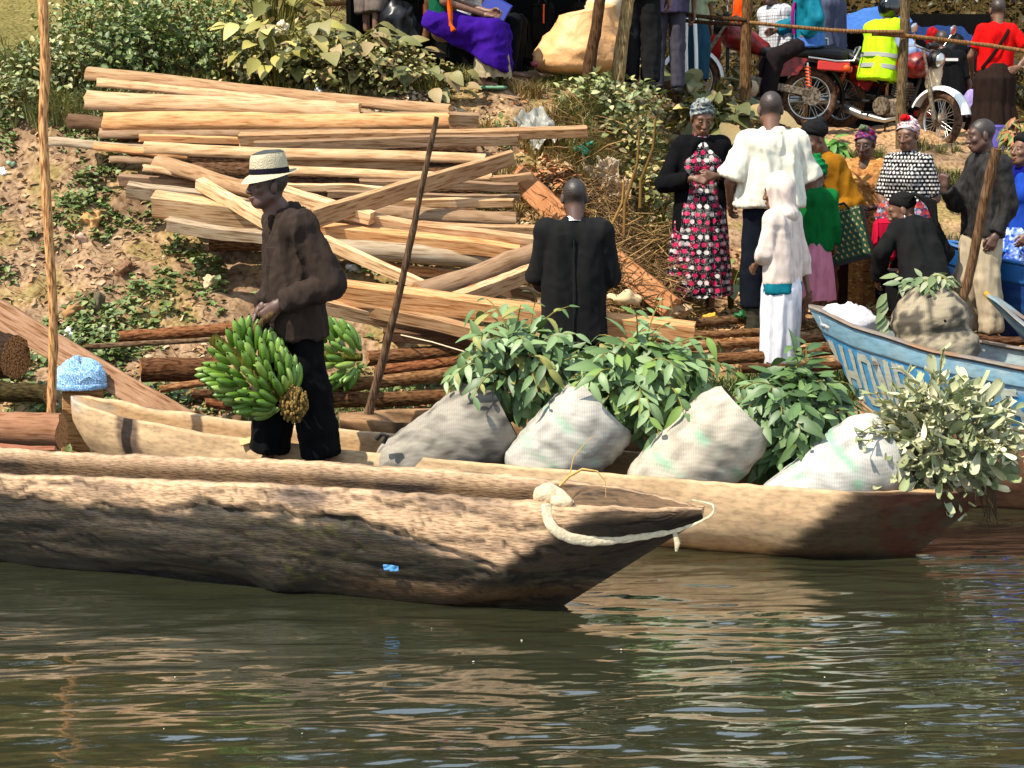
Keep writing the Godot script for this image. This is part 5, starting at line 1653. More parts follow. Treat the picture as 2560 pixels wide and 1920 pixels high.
func headwrap(R: Dictionary, cols: Array, knot: Color) -> void:
	var mb := MB.new()
	var rows := []
	var cr := []
	for i in 19:
		var row := PackedVector3Array()
		var c := []
		var th := i / 18.0
		for j in 40:
			var a := TAU * j / 40
			var q := th * lerpf(2.0, 1.22, pow(maxf(cos(a), 0.0), 0.7))
			var d := Vector3(sin(a) * sin(q), cos(q), cos(a) * sin(q))
			var w := sin(th * 22.0 + 2.0 * sin(a * 2.0)) * 0.006
			var l := noise2.get_noise_3dv(d * 3.0) * 0.014
			row.push_back(Vector3(0, 0.037, -0.02) + d * (Vector3(0.09, 0.108, 0.108) + Vector3.ONE * (w + l)))
			var n := noise2.get_noise_3dv(d * 6.0 + Vector3(knot.r * 9.0, 0, 0)) + 0.5 + 0.2 * sin(th * 30.0)
			c.push_back(cols[clampi(int(n * cols.size()), 0, cols.size() - 1)])
		rows.push_back(row)
		cr.push_back(c)
	mb.grid(rows, true, cr)
	on_head(R, "headwrap", mb, M.weavecloth)
	var kb := MB.new()
	kb.col = knot
	for k in 5:
		var a := TAU * k / 5.0
		kb.ball(Vector3(cos(a) * 0.022, 0.145 + 0.012 * (k % 2), 0.03 + sin(a) * 0.02), Vector3(0.026, 0.02, 0.022), 10, 7, Basis(Vector3.BACK, a))
	kb.wrinkle(noise2, 0.012, Vector3(40, 40, 40))
	on_head(R, "knot", kb, M.weavecloth)

func ribbon(pts: Array, w: float, th := 0.15) -> MB:
	var mb := MB.new()
	var sm := []
	for i in pts.size() - 1:
		for j in 5: sm.push_back(pts[i].cubic_interpolate(pts[i + 1], pts[maxi(i - 1, 0)], pts[mini(i + 2, pts.size() - 1)], j / 5.0))
	sm.push_back(pts[-1])
	mb.tube(sm, w, 10, true, th, Vector3.BACK)
	return mb

func cloths() -> void:
	M.weavecloth = mat("woven_cloth", Color.WHITE, 0.9, {"tex": M.weave, "bump": M.weave_bump, "depth": 0.3, "scale": Vector3(4, 4, 4), "vc": true, "spec": 0.2})
	var g := RandomNumberGenerator.new()
	g.seed = 77
	var floral := print_tex(256, Color(0.05, 0.045, 0.055), func(im: Image):
		for i in 620: dot(im, g.randi() % 256, g.randi() % 256, g.randf_range(1.5, 3.5), g.randf_range(1.5, 3.5), Color(0.62, 0.6, 0.6) if i % 2 else Color(0.34, 0.33, 0.34))
		for y in 6:
			for x in 6:
				var c := Color(0.78, 0.16, 0.34) if (x * 7 + y * 3) % 5 < 3 else Color(0.82, 0.8, 0.78)
				dot(im, x * 43 + (22 if y % 2 else 0) + g.randf_range(-7, 7), y * 43 + g.randf_range(-7, 7), g.randf_range(11, 15), g.randf_range(11, 15), c))
	M.floral = cloth("floral_cotton", Color.WHITE, {"tex": floral, "scale": Vector3(2.9, 2.9, 2.9)})
	var polka := print_tex(128, Color(0.045, 0.04, 0.045), func(im: Image):
		for y in 8:
			for x in 8: dot(im, x * 16 + (8 if y % 2 else 0), y * 16, 4.6, 4.6, Color(0.84, 0.82, 0.8)))
	M.polka = cloth("spotted_cotton", Color.WHITE, {"tex": polka, "scale": Vector3(4.2, 4.2, 4.2)})
	var tan := print_tex(256, Color(0.62, 0.43, 0.24), func(im: Image):
		for i in 260: dot(im, g.randi() % 256, g.randi() % 256, g.randf_range(4, 11), g.randf_range(2, 6), Color(0.46, 0.29, 0.15) if i % 3 else Color(0.78, 0.60, 0.38)))
	M.tanprint = cloth("tan_print", Color.WHITE, {"tex": tan, "scale": Vector3(2.6, 2.6, 2.6)})
	var apron := print_tex(256, Color(0.13, 0.16, 0.26), func(im: Image):
		for i in 300: dot(im, g.randi() % 256, g.randi() % 256, g.randf_range(6, 11), g.randf_range(6, 11), [Color(0.70, 0.16, 0.10), Color(0.6, 0.66, 0.72), Color(0.74, 0.28, 0.16), Color(0.2, 0.25, 0.36)][i % 4]))
	M.apron = cloth("flowered_wrap", Color.WHITE, {"tex": apron, "scale": Vector3(2.4, 2.4, 2.4)})
	var dark := print_tex(256, Color(0.06, 0.05, 0.07), func(im: Image):
		for i in 160: dot(im, g.randi() % 256, g.randi() % 256, g.randf_range(5, 9), g.randf_range(5, 9), [Color(0.5, 0.12, 0.14), Color(0.2, 0.22, 0.36), Color(0.4, 0.36, 0.34)][i % 3]))
	M.darkfloral = cloth("dark_flowered_cotton", Color.WHITE, {"tex": dark, "scale": Vector3(2.4, 2.4, 2.4)})
	var bag := print_tex(128, Color(0.06, 0.22, 0.15), func(im: Image):
		for y in 7:
			for x in 7:
				dot(im, x * 18.3 + (9 if y % 2 else 0), y * 18.3, 3.0, 5.0, Color(0.62, 0.55, 0.33))
				dot(im, x * 18.3 + (9 if y % 2 else 0) + 4, y * 18.3 + 5, 2.0, 3.0, Color(0.50, 0.38, 0.2)))
	M.bagprint = mat("printed_bag", Color.WHITE, 0.7, {"tex": bag, "scale": Vector3(3.4, 3.4, 3.4)})
	var dye := tex(61, 0.02, [0.2, 0.45, 0.6, 0.8], [Color(0.07, 0.14, 0.5), Color(0.2, 0.34, 0.72), Color(0.55, 0.66, 0.88), Color(0.85, 0.9, 0.95)])
	M.tiedye = cloth("tie_dyed_cotton", Color.WHITE, {"tex": dye, "scale": Vector3(1.6, 1.6, 1.6)})
	var plaid := print_tex(64, Color(0.72, 0.72, 0.74), func(im: Image):
		for i in 64:
			for k in [6, 7, 8, 30, 31, 50, 51, 52, 53]:
				im.set_pixel(i, k, im.get_pixel(i, k).darkened(0.5))
				im.set_pixel(k, i, im.get_pixel(k, i).darkened(0.5)))
	M.plaid = cloth("checked_cotton", Color.WHITE, {"tex": plaid, "scale": Vector3(9, 9, 9)})

func people() -> void:
	var dark := lin(0.30, 0.20, 0.155)
	var brown := lin(0.40, 0.27, 0.195)
	# the man in the hat
	var shirtm := cloth("brown_cotton", Color(0.195, 0.155, 0.13), {"spec": 0.25, "depth": 0.3, "scale": Vector3(2.2, 1.2, 2.2)})
	var R := person("man in straw hat and brown shirt lifting bananas, standing in the loaded canoe", at(745, 1188, 9.2), -68, 1.77, {
		"skin": dark, "lean": 3.0, "headoff": Vector3(0, -0.005, 0.075), "look": Vector2(4, -2), "cell": 0.015, "wide": 1.1,
		"arml": [Vector3(0.29, 1.10, -0.13), Vector3(0.205, 0.99, 0.14)], "posel": "grip", "handl": Vector3(-0.25, -0.8, 0.75), "backl": Vector3(1, 0.3, 0.3), "handsize": 1.12,
		"armr": [Vector3(-0.235, 1.09, 0.0), Vector3(-0.06, 0.94, 0.17)], "poser": "grip", "handr": Vector3(0.15, -0.8, 0.5), "backr": Vector3(-0.8, 0.3, 0.6),
		"legl": [Vector3(0.105, 0.5, -0.05), Vector3(0.11, 0.085, -0.12)], "legr": [Vector3(-0.1, 0.5, 0.08), Vector3(-0.12, 0.085, 0.14)], "hair": "short",
		"trousers": {"m": cloth("black_cotton", Color(0.045, 0.045, 0.05)), "to": 0.9, "loose": 0.045, "amp": 0.02},
		"shirt": {"m": shirtm, "hem": 0.79, "sleeve": 0.96, "loose": 0.036, "flare": 0.026, "amp": 0.03, "cell": 0.0105, "vee": 0.13, "cuff": 0.6}})
	var cm := MB.new()
	var nb: Basis = R.lean
	for sx in [-1.0, 1.0]:
		var o: Vector3 = R.J.neck
		cm.grid([PackedVector3Array([o + nb * Vector3(sx * 0.02, 0.035, -0.085), o + nb * Vector3(sx * 0.085, 0.02, -0.02), o + nb * Vector3(sx * 0.075, -0.01, 0.07), o + nb * Vector3(sx * 0.025, -0.10, 0.12)]),
			PackedVector3Array([o + nb * Vector3(sx * 0.02, -0.02, -0.1), o + nb * Vector3(sx * 0.11, -0.03, -0.02), o + nb * Vector3(sx * 0.125, -0.065, 0.085), o + nb * Vector3(sx * 0.06, -0.15, 0.135)])])
	part("collar", cm, shirtm, R.t)
	var bm := MB.new()
	for i in 6:
		var y := 1.27 - i * 0.085
		bm.ball(R.up.call(Vector3(0.01, y, 0.125 + 0.01 * (i % 2))), Vector3(0.007, 0.007, 0.004), 7, 5)
	part("buttons", bm, M.black, R.t)
	var pk0 := MB.new()
	pk0.box(R.up.call(Vector3(0.09, 1.24, 0.118)), Vector3(0.1, 0.11, 0.012), R.lean * Basis(Vector3.UP, 0.5), 0.004)
	part("pocket", pk0, shirtm, R.t)
	var hat := MB.new()
	hat.col = lin(0.76, 0.715, 0.60)
	var prof_ := [[0.155, -0.012], [0.13, 0.0], [0.108, 0.004], [0.105, 0.012], [0.103, 0.045], [0.098, 0.085], [0.088, 0.118], [0.07, 0.128], [0.03, 0.12], [0.0, 0.116]]
	var rows := []
	for k in prof_.size():
		var row := PackedVector3Array()
		for j in 40:
			var a := TAU * j / 40
			var fz := cos(a)
			var r: float = prof_[k][0]
			var y: float = prof_[k][1]
			if k < 2: y += (-0.028 * maxf(fz, 0) + 0.034 * maxf(-fz, 0)) * (1.0 if k == 0 else 0.35)
			if k > 5: y -= 0.022 * maxf(fz, 0) * (k - 5) * 0.35
			row.push_back(Vector3(sin(a) * r * 0.9, y, fz * r * 1.03))
		rows.push_back(row)
	hat.grid(rows, true)
	var hatb := Basis(Vector3.RIGHT, 0.10)
	var hm := mat("straw", Color.WHITE, 0.85, {"vc": true, "tex": M.weave, "bump": M.weave_bump, "depth": 0.8, "scale": Vector3(9, 9, 9), "spec": 0.2})
	var hn := part("hat", hat, hm, R.t, R.hx * Vector3(0, 0.058, -0.012), R.hb * hatb * R.hs)
	var band := MB.new()
	var br := []
	for k in 4:
		var row := PackedVector3Array()
		for j in 40:
			var a := TAU * j / 40
			var rr: float = [0.1075, 0.1085, 0.1075, 0.1055][k]
			row.push_back(Vector3(sin(a) * rr * 0.9, 0.006 + k * 0.0105, cos(a) * rr * 1.03))
		br.push_back(row)
	band.grid(br, true)
	part("hat_band", band, cloth("navy_ribbon", Color(0.10, 0.085, 0.13)), hn)
	var crown := MB.new()
	var cr2 := []
	for k in 3:
		var row := PackedVector3Array()
		for j in 40:
			var a := TAU * j / 40
			var rr: float = [0.089, 0.07, 0.0][k]
			row.push_back(Vector3(sin(a) * rr * 0.9, [0.121, 0.1315, 0.12][k] - 0.018 * maxf(cos(a), 0) * [0.5, 0.8, 0.0][k], cos(a) * rr * 1.03))
		cr2.push_back(row)
	crown.grid(cr2, true)
	part("hat_top", crown, cloth("grey_straw", Color(0.27, 0.29, 0.29)), hn)

	# the man in the black coat
	R = person("man in long black coat seen from behind, on the shore before the timber", at(1432, 1092, 10.7), 178, 1.68, {
		"skin": dark, "hair": "short", "look": Vector2(8, 10), "cell": 0.017,
		"arml": [Vector3(0.245, 1.1, 0.02), Vector3(0.15, 0.98, 0.2)], "armr": [Vector3(-0.24, 1.1, 0.02), Vector3(-0.15, 0.98, 0.2)],
		"trousers": {"m": cloth("black_wool", Color(0.04, 0.04, 0.042)), "to": 0.97},
		"shirt": {"called": "coat", "m": cloth("black_suiting", Color(0.06, 0.06, 0.062), {"spec": 0.3}), "hem": 0.66, "sleeve": 0.97, "loose": 0.03, "flare": 0.012, "w": 1.0, "amp": 0.02, "cell": 0.014}, "shoes": M.black})
	var co := MB.new()
	co.tube([R.J.neck + Vector3(0, 0.0, -0.01), R.J.neck + Vector3(0, 0.03, 0.0)], [0.073, 0.066], 18)
	part("shirt_collar", co, M.whitepaint, R.t)
	var vt := MB.new()
	vt.tube([R.up.call(Vector3(0, 1.36, -0.128)), R.up.call(Vector3(0, 1.05, -0.148)), R.up.call(Vector3(0.004, 0.67, -0.158))], 0.005, 5)
	part("back_seam", vt, M.black, R.t)

	# woman in pink florals
	R = person("woman in pink and black floral dress with black cardigan, looking at her hands", at(1745, 794, 12.7), 4, 1.63, {
		"skin": brown, "woman": true, "look": Vector2(4, 22), "cell": 0.018,
		"arml": [Vector3(0.30, 1.13, 0.0), Vector3(0.075, 1.17, 0.215)], "handl": Vector3(-0.8, 0.0, 0.4), "backl": Vector3(0.3, 0.2, 1), "posel": "grip",
		"armr": [Vector3(-0.30, 1.10, 0.02), Vector3(-0.085, 1.15, 0.22)], "handr": Vector3(0.8, -0.1, 0.35), "backr": Vector3(-0.2, 0.5, 1), "poser": "grip",
		"shirt": {"called": "bodice", "m": M.floral, "hem": 1.04, "sleeve": 0.0, "loose": 0.012, "amp": 0.004, "bust": 1.0, "cell": 0.014}})
	skirt(R, "skirt", M.floral, [[1.10, 0, 0, 0.165, 0.135], [0.9, 0, 0, 0.205, 0.18], [0.55, 0, 0, 0.24, 0.2], [0.19, 0, 0, 0.275, 0.22]], 13.0, 0.07)
	shirt(R, {"called": "cardigan", "m": cloth("black_knit", Color(0.04, 0.04, 0.05)), "hem": 0.72, "sleeve": 0.95, "loose": 0.032, "flare": 0.01, "amp": 0.014, "open": 0.15, "collar": 0.0, "cell": 0.013})
	headwrap(R, [lin(0.20, 0.27, 0.33), lin(0.42, 0.48, 0.50), lin(0.62, 0.62, 0.58), lin(0.14, 0.16, 0.22), lin(0.5, 0.52, 0.5)], lin(0.55, 0.58, 0.55))

	# man in the white shirt
	R = person("tall man in a loose cream white shirt and dark jeans seen from behind", at(1915, 866, 12.05), -162, 1.85, {
		"skin": brown, "hair": "short", "look": Vector2(-14, 8), "cell": 0.018,
		"arml": [Vector3(0.29, 1.14, 0.02), Vector3(0.2, 0.97, 0.2)], "armr": [Vector3(-0.29, 1.13, 0.0), Vector3(-0.21, 0.95, 0.15)],
		"trousers": {"m": cloth("dark_denim", Color(0.06, 0.075, 0.11)), "to": 0.55, "loose": 0.03},
		"shirt": {"m": cloth("cream_cotton", Color(0.86, 0.84, 0.76), {"depth": 0.03}), "hem": 0.97, "sleeve": 0.46, "loose": 0.026, "flare": 0.05, "cuff": 1.9, "amp": 0.022, "cell": 0.012}, "shoes": M.rubber})
	for sd in ["l", "r"]:
		var bt := MB.new()
		bt.tube([R.J["kn" + sd] - Vector3(0, 0.1, 0), R.J["an" + sd].lerp(R.J["kn" + sd], 0.4), R.J["an" + sd] - Vector3(0, 0.06, 0)], [0.082, 0.07, 0.066], 14)
		part("boot_shaft", bt, mat("olive_rubber", Color(0.2, 0.2, 0.14), 0.5, {"tex": M.mottle, "scale": Vector3(2, 5, 2)}), R.t)
	var c2 := MB.new()
	c2.tube([R.J.neck + Vector3(0, -0.01, -0.01), R.J.neck + Vector3(0, 0.035, 0.0)], [0.083, 0.072], 18)
	part("shirt_collar", c2, cloth("cream_cotton", Color(0.88, 0.86, 0.78)), R.t)

	# girl in the pale hoodie
	var hood := cloth("pale_pink_fleece", Color(0.82, 0.755, 0.71))
	R = person("girl in pale pink hooded top and white skirt, one hand on the blue boat", at(1948, 916, 11.3), -128, 1.27, {
		"skin": brown, "woman": true, "head": 1.06, "look": Vector2(10, 6), "cell": 0.016, "lean": 3.0,
		"arml": [Vector3(0.22, 1.08, 0.06), Vector3(0.12, 0.95, 0.22)], "armr": [Vector3(-0.28, 1.0, -0.06), Vector3(-0.31, 0.66, -0.13)], "poser": "flat", "handr": Vector3(-0.2, -0.8, 0.2),
		"shirt": {"called": "teal_shirt", "m": cloth("teal_cotton", Color(0.06, 0.42, 0.48)), "hem": 0.70, "sleeve": 0.2, "loose": 0.02, "flare": 0.03, "amp": 0.014}})
	shirt(R, {"called": "hooded_top", "m": hood, "hem": 0.79, "sleeve": 0.72, "loose": 0.036, "flare": 0.01, "amp": 0.016, "cuff": 0.7, "cell": 0.011})
	skirt(R, "skirt", cloth("white_cotton", Color(0.86, 0.85, 0.87)), [[0.92, 0, 0, 0.17, 0.14], [0.75, 0, 0, 0.215, 0.18], [0.35, 0, 0, 0.215, 0.175], [0.06, 0, 0, 0.22, 0.17]], 9.0, 0.06)
	var hf := Field.new(Vector3(-0.16, -0.27, -0.2), Vector3(0.16, 0.18, 0.16), 0.009)
	hf.ell(Vector3(0, 0.04, -0.02), Vector3(0.1, 0.115, 0.118), 0.02)
	hf.ell(Vector3(0, -0.06, -0.03), Vector3(0.092, 0.12, 0.10), 0.04)
	hf.ell(Vector3(0, -0.17, -0.05), Vector3(0.125, 0.07, 0.10), 0.05)
	hf.ell(Vector3(0, -0.01, 0.12), Vector3(0.072, 0.105, 0.11), 0.015, Basis.IDENTITY, true)
	var hmb := MB.new()
	hf.into(hmb)
	hmb.wrinkle(fold, 0.006, Vector3(9, 4, 9))
	on_head(R, "hood", hmb, hood)

	# child in green
	R = person("child in green cardigan and pale pink skirt beside the mustard jacket", at(2030, 812, 12.45), 172, 1.2, {
		"skin": brown, "woman": true, "head": 1.05, "cell": 0.018,
		"shirt": {"called": "cardigan", "m": cloth("green_knit", Color(0.05, 0.38, 0.17)), "hem": 0.82, "sleeve": 0.95, "loose": 0.032, "amp": 0.012}})
	skirt(R, "skirt", cloth("pink_cotton", Color(0.80, 0.50, 0.58)), [[0.95, 0, 0, 0.16, 0.13], [0.7, 0, 0, 0.2, 0.17], [0.28, 0.04, 0, 0.29, 0.2]], 9.0, 0.09)
	headwrap(R, [lin(0.05, 0.38, 0.2), lin(0.05, 0.42, 0.24)], lin(0.05, 0.4, 0.2))

	# woman in the mustard jacket
	R = person("woman in a mustard jacket with a black shoulder strap, head bowed to the left", at(2060, 806, 12.95), -66, 1.54, {
		"skin": brown, "woman": true, "hair": "puff", "look": Vector2(0, 24), "lean": 8.0, "headoff": Vector3(0, 0, 0.04), "cell": 0.018,
		"arml": [Vector3(0.25, 1.08, -0.10), Vector3(0.24, 0.96, 0.16)], "handl": Vector3(-0.6, -0.2, 0.7), "backl": Vector3(1, 0.4, 0.2), "posel": "grip",
		"armr": [Vector3(-0.22, 1.1, 0.05), Vector3(-0.1, 1.0, 0.25)],
		"shirt": {"called": "blouse", "m": cloth("pale_blue_cotton", Color(0.62, 0.70, 0.78)), "hem": 0.95, "sleeve": 0.0, "loose": 0.015, "amp": 0.006}})
	shirt(R, {"called": "jacket", "m": cloth("mustard_knit", Color(0.55, 0.36, 0.06)), "hem": 0.84, "sleeve": 0.95, "loose": 0.045, "amp": 0.017, "open": 0.075, "cell": 0.013})
	skirt(R, "skirt", cloth("dark_brown_cotton", Color(0.17, 0.09, 0.06)), [[0.98, 0, 0, 0.17, 0.15], [0.8, 0, 0, 0.21, 0.19], [0.45, 0, 0, 0.22, 0.18], [0.08, 0, 0, 0.22, 0.17]], 9.0, 0.05)
	var st := ribbon([R.up.call(Vector3(-0.13, 1.42, -0.06)), R.up.call(Vector3(0.02, 1.45, 0.1)), R.up.call(Vector3(0.16, 1.32, 0.15)), R.up.call(Vector3(0.21, 1.12, 0.10)), R.up.call(Vector3(0.22, 1.0, 0.0))], 0.022, 0.25)
	part("strap", st, M.black, R.t)
	var bun := MB.new()
	bun.ball(Vector3(0, 0.10, -0.1), Vector3(0.06, 0.05, 0.055), 14, 10)
	bun.wrinkle(noise2, 0.02, Vector3(30, 30, 30))
	on_head(R, "hair_bun", bun, M.hair)
	var bg := MB.new()
	bg.box(Vector3(0, -0.19, 0), Vector3(0.33, 0.38, 0.07), Basis.IDENTITY, 0.015)
	bg.wrinkle(noise2, 0.02, Vector3(5, 5, 5))
	var bgn := thing("shopping_bag", "dark green patterned shopping bag hanging from the mustard sleeved arm", "bag", at(2098, 528, 12.6), -0.25)
	bgn.rotation.z = 0.28
	part("pouch", bg, M.bagprint, bgn)
	var tr := MB.new()
	tr.box(Vector3(0, -0.385, 0), Vector3(0.345, 0.03, 0.08))
	tr.box(Vector3(0.168, -0.19, 0), Vector3(0.02, 0.39, 0.08))
	part("binding", tr, M.black, bgn)
	var hd := MB.new()
	hd.tube([Vector3(-0.09, -0.02, 0.03), Vector3(-0.06, 0.05, 0.02), Vector3(0.05, 0.05, 0.02), Vector3(0.09, -0.02, 0.03)], 0.01, 8)
	part("handle", hd, M.black, bgn)

	# woman in tan print
	R = person("older woman in tan printed dress with purple and red headwrap", at(2150, 782, 13.45), -24, 1.46, {
		"skin": dark, "woman": true, "look": Vector2(-6, 12), "cell": 0.019,
		"arml": [Vector3(0.27, 1.06, 0.0), Vector3(0.02, 1.02, 0.2)], "armr": [Vector3(-0.26, 1.06, 0.02), Vector3(-0.02, 0.99, 0.22)],
		"shirt": {"called": "blouse", "m": M.tanprint, "hem": 0.88, "sleeve": 0.44, "loose": 0.035, "flare": 0.02, "amp": 0.013, "bust": 1.0, "vee": 0.09}})
	skirt(R, "wrap_skirt", M.tanprint, [[0.98, 0, 0, 0.18, 0.16], [0.8, 0, 0, 0.235, 0.2], [0.4, 0, 0, 0.22, 0.18], [0.05, 0, 0, 0.21, 0.17]], 8.0, 0.05)
	headwrap(R, [lin(0.45, 0.08, 0.25), lin(0.1, 0.32, 0.33), lin(0.55, 0.12, 0.14), lin(0.32, 0.12, 0.45), lin(0.6, 0.3, 0.5)], lin(0.35, 0.4, 0.3))

	# woman in spots
	R = person("stout woman in black top with white spots and white and red headwrap", at(2255, 792, 13.0), -38, 1.52, {
		"skin": brown, "woman": true, "look": Vector2(-2, 10), "cell": 0.018, 		"arml": [Vector3(0.25, 1.07, -0.08), Vector3(0.13, 0.95, 0.2)], "armr": [Vector3(-0.22, 1.07, 0.06), Vector3(-0.04, 0.96, 0.25)],
		"shirt": {"called": "top", "m": M.polka, "hem": 0.92, "sleeve": 0.44, "loose": 0.012, "flare": 0.03, "amp": 0.014, "bust": 1.1, "cell": 0.013}})
	skirt(R, "apron", M.apron, [[1.05, 0, 0.02, 0.22, 0.2], [0.9, 0, 0.02, 0.27, 0.25], [0.62, 0, 0.02, 0.27, 0.24]], 7.0, 0.05)
	skirt(R, "skirt", M.darkfloral, [[0.9, 0, 0, 0.2, 0.18], [0.6, 0, 0, 0.25, 0.21], [0.1, 0, 0, 0.24, 0.19]], 9.0, 0.06)
	headwrap(R, [lin(0.82, 0.78, 0.78), lin(0.85, 0.82, 0.82), lin(0.62, 0.1, 0.12), lin(0.84, 0.8, 0.8)], lin(0.72, 0.08, 0.1))
	var pk := MB.new()
	pk.box(Vector3.ZERO, Vector3(0.17, 0.32, 0.09), Basis.IDENTITY, 0.03)
	pk.wrinkle(noise2, 0.05, Vector3(6, 6, 6))
	tag(part("cloth_bag", pk, cloth("pink_cloth", Color(0.72, 0.07, 0.2)), self, at(2212, 600, 12.75), Basis(Vector3.BACK, 0.05)), "bright pink cloth bag hanging before the skirt of the woman in white spots", "bag")

	# crouching woman
	R = person("crouching woman in black jacket with long braids, bent behind the stained sack", at(2300, 830, 12.0), 196, 1.4, {
		"skin": brown, "woman": true, "shift": Vector3(0, -0.42, -0.05), "lean": 30.0, "look": Vector2(62, 22), "headoff": Vector3(0.04, -0.02, 0.02), "head": 1.1, "cell": 0.018,
		"arml": [Vector3(0.32, 0.72, 0.18), Vector3(0.25, 0.46, 0.36)], "armr": [Vector3(-0.32, 0.70, 0.16), Vector3(-0.27, 0.44, 0.34)],
		"legl": [Vector3(0.16, 0.5, 0.36), Vector3(0.13, 0.09, 0.08)], "legr": [Vector3(-0.16, 0.5, 0.36), Vector3(-0.13, 0.09, 0.08)],
		"trousers": {"m": cloth("black_cotton", Color(0.045, 0.045, 0.05))},
		"shirt": {"called": "jacket", "m": cloth("black_twill", Color(0.05, 0.05, 0.052), {"spec": 0.3}), "hem": 0.86, "sleeve": 0.97, "loose": 0.035, "flare": 0.012, "amp": 0.018, "cell": 0.013}})
	var br2 := MB.new()
	hair_cap(br2, 0.012, 0.0)
	for i in 70:
		var a := rnd(0.5, 2.6) * (1.0 if i % 2 else -1.0)
		var q := Vector3(sin(a) * 0.07, rnd(0.02, 0.11), cos(a) * 0.075 - 0.03)
		br2.tube([q * 0.9, Vector3(q.x * 1.3, 0.08, -0.13), Vector3(q.x * 1.6, -0.03, -0.19 - rnd(0, 0.06)), Vector3(q.x * 1.7, -0.14 - rnd(0, 0.07), -0.2)], 0.012, 6, false)
	on_head(R, "braids", br2, M.hair)
	var er := MB.new()
	er.ball(Vector3(0.088, -0.05, -0.005), Vector3(0.006, 0.012, 0.006), 8, 6)
	on_head(R, "earring", er, M.whitepaint)

	# man in the leather jacket
	R = person("man in dark grey leather jacket and beige trousers raising one finger", at(2444, 852, 12.2), -74, 1.62, {
		"skin": dark, "hair": "short", "look": Vector2(-14, 8), "cell": 0.018, "headoff": Vector3(0, 0, 0.03),
		"armr": [Vector3(-0.15, 1.09, 0.15), Vector3(-0.02, 1.23, 0.34)], "handr": Vector3(0.1, 0.95, 0.2), "backr": Vector3(0.6, 0, 0.7), "poser": "point",
		"arml": [Vector3(0.23, 1.1, -0.08), Vector3(0.22, 0.86, 0.02)],
		"legl": [Vector3(0.11, 0.5, 0.0), Vector3(0.14, 0.085, -0.03)], "legr": [Vector3(-0.11, 0.5, 0.06), Vector3(-0.13, 0.085, 0.02)],
		"trousers": {"m": cloth("beige_cotton", Color(0.66, 0.60, 0.50)), "to": 1.0, "loose": 0.034, "amp": 0.02}, "shoes": M.black,
		"shirt": {"called": "jacket", "m": mat("grey_leather", Color(0.15, 0.145, 0.145), 0.68, {"tex": M.mottle, "bump": M.crease, "depth": 0.2, "scale": Vector3(2.5, 1.5, 2.5), "spec": 0.3}), "hem": 0.84, "sleeve": 0.96, "loose": 0.028, "amp": 0.02, "cell": 0.013}})
	var cl := MB.new()
	cl.tube([R.J.neck + Vector3(0, -0.03, -0.01), R.J.neck + Vector3(0, 0.05, 0.01)], [0.09, 0.078], 18)
	part("collar", cl, M.black, R.t)

	# woman in blue at the edge
	R = person("woman in blue top and tie dyed skirt at the right edge, looking left", at(2540, 826, 12.95), -62, 1.5, {
		"skin": brown, "woman": true, "hair": "puff", "look": Vector2(0, -8), "cell": 0.019,
		"arml": [Vector3(0.25, 1.1, 0.0), Vector3(0.22, 0.9, 0.14)],
		"shirt": {"called": "top", "m": cloth("blue_jersey", Color(0.10, 0.25, 0.62)), "hem": 0.84, "sleeve": 0.42, "loose": 0.02, "amp": 0.01, "bust": 1.1}})
	skirt(R, "skirt", M.tiedye, [[0.95, 0, 0, 0.17, 0.15], [0.75, 0, 0, 0.22, 0.19], [0.1, 0, 0, 0.27, 0.22]], 9.0, 0.08)
	shirt(R, {"called": "cardigan", "m": cloth("cobalt_knit", Color(0.07, 0.08, 0.42)), "hem": 0.8, "sleeve": 0.9, "loose": 0.04, "open": 0.15, "openx": 0.06, "amp": 0.012})
	tick("shore people")
	crowd(dark, brown)

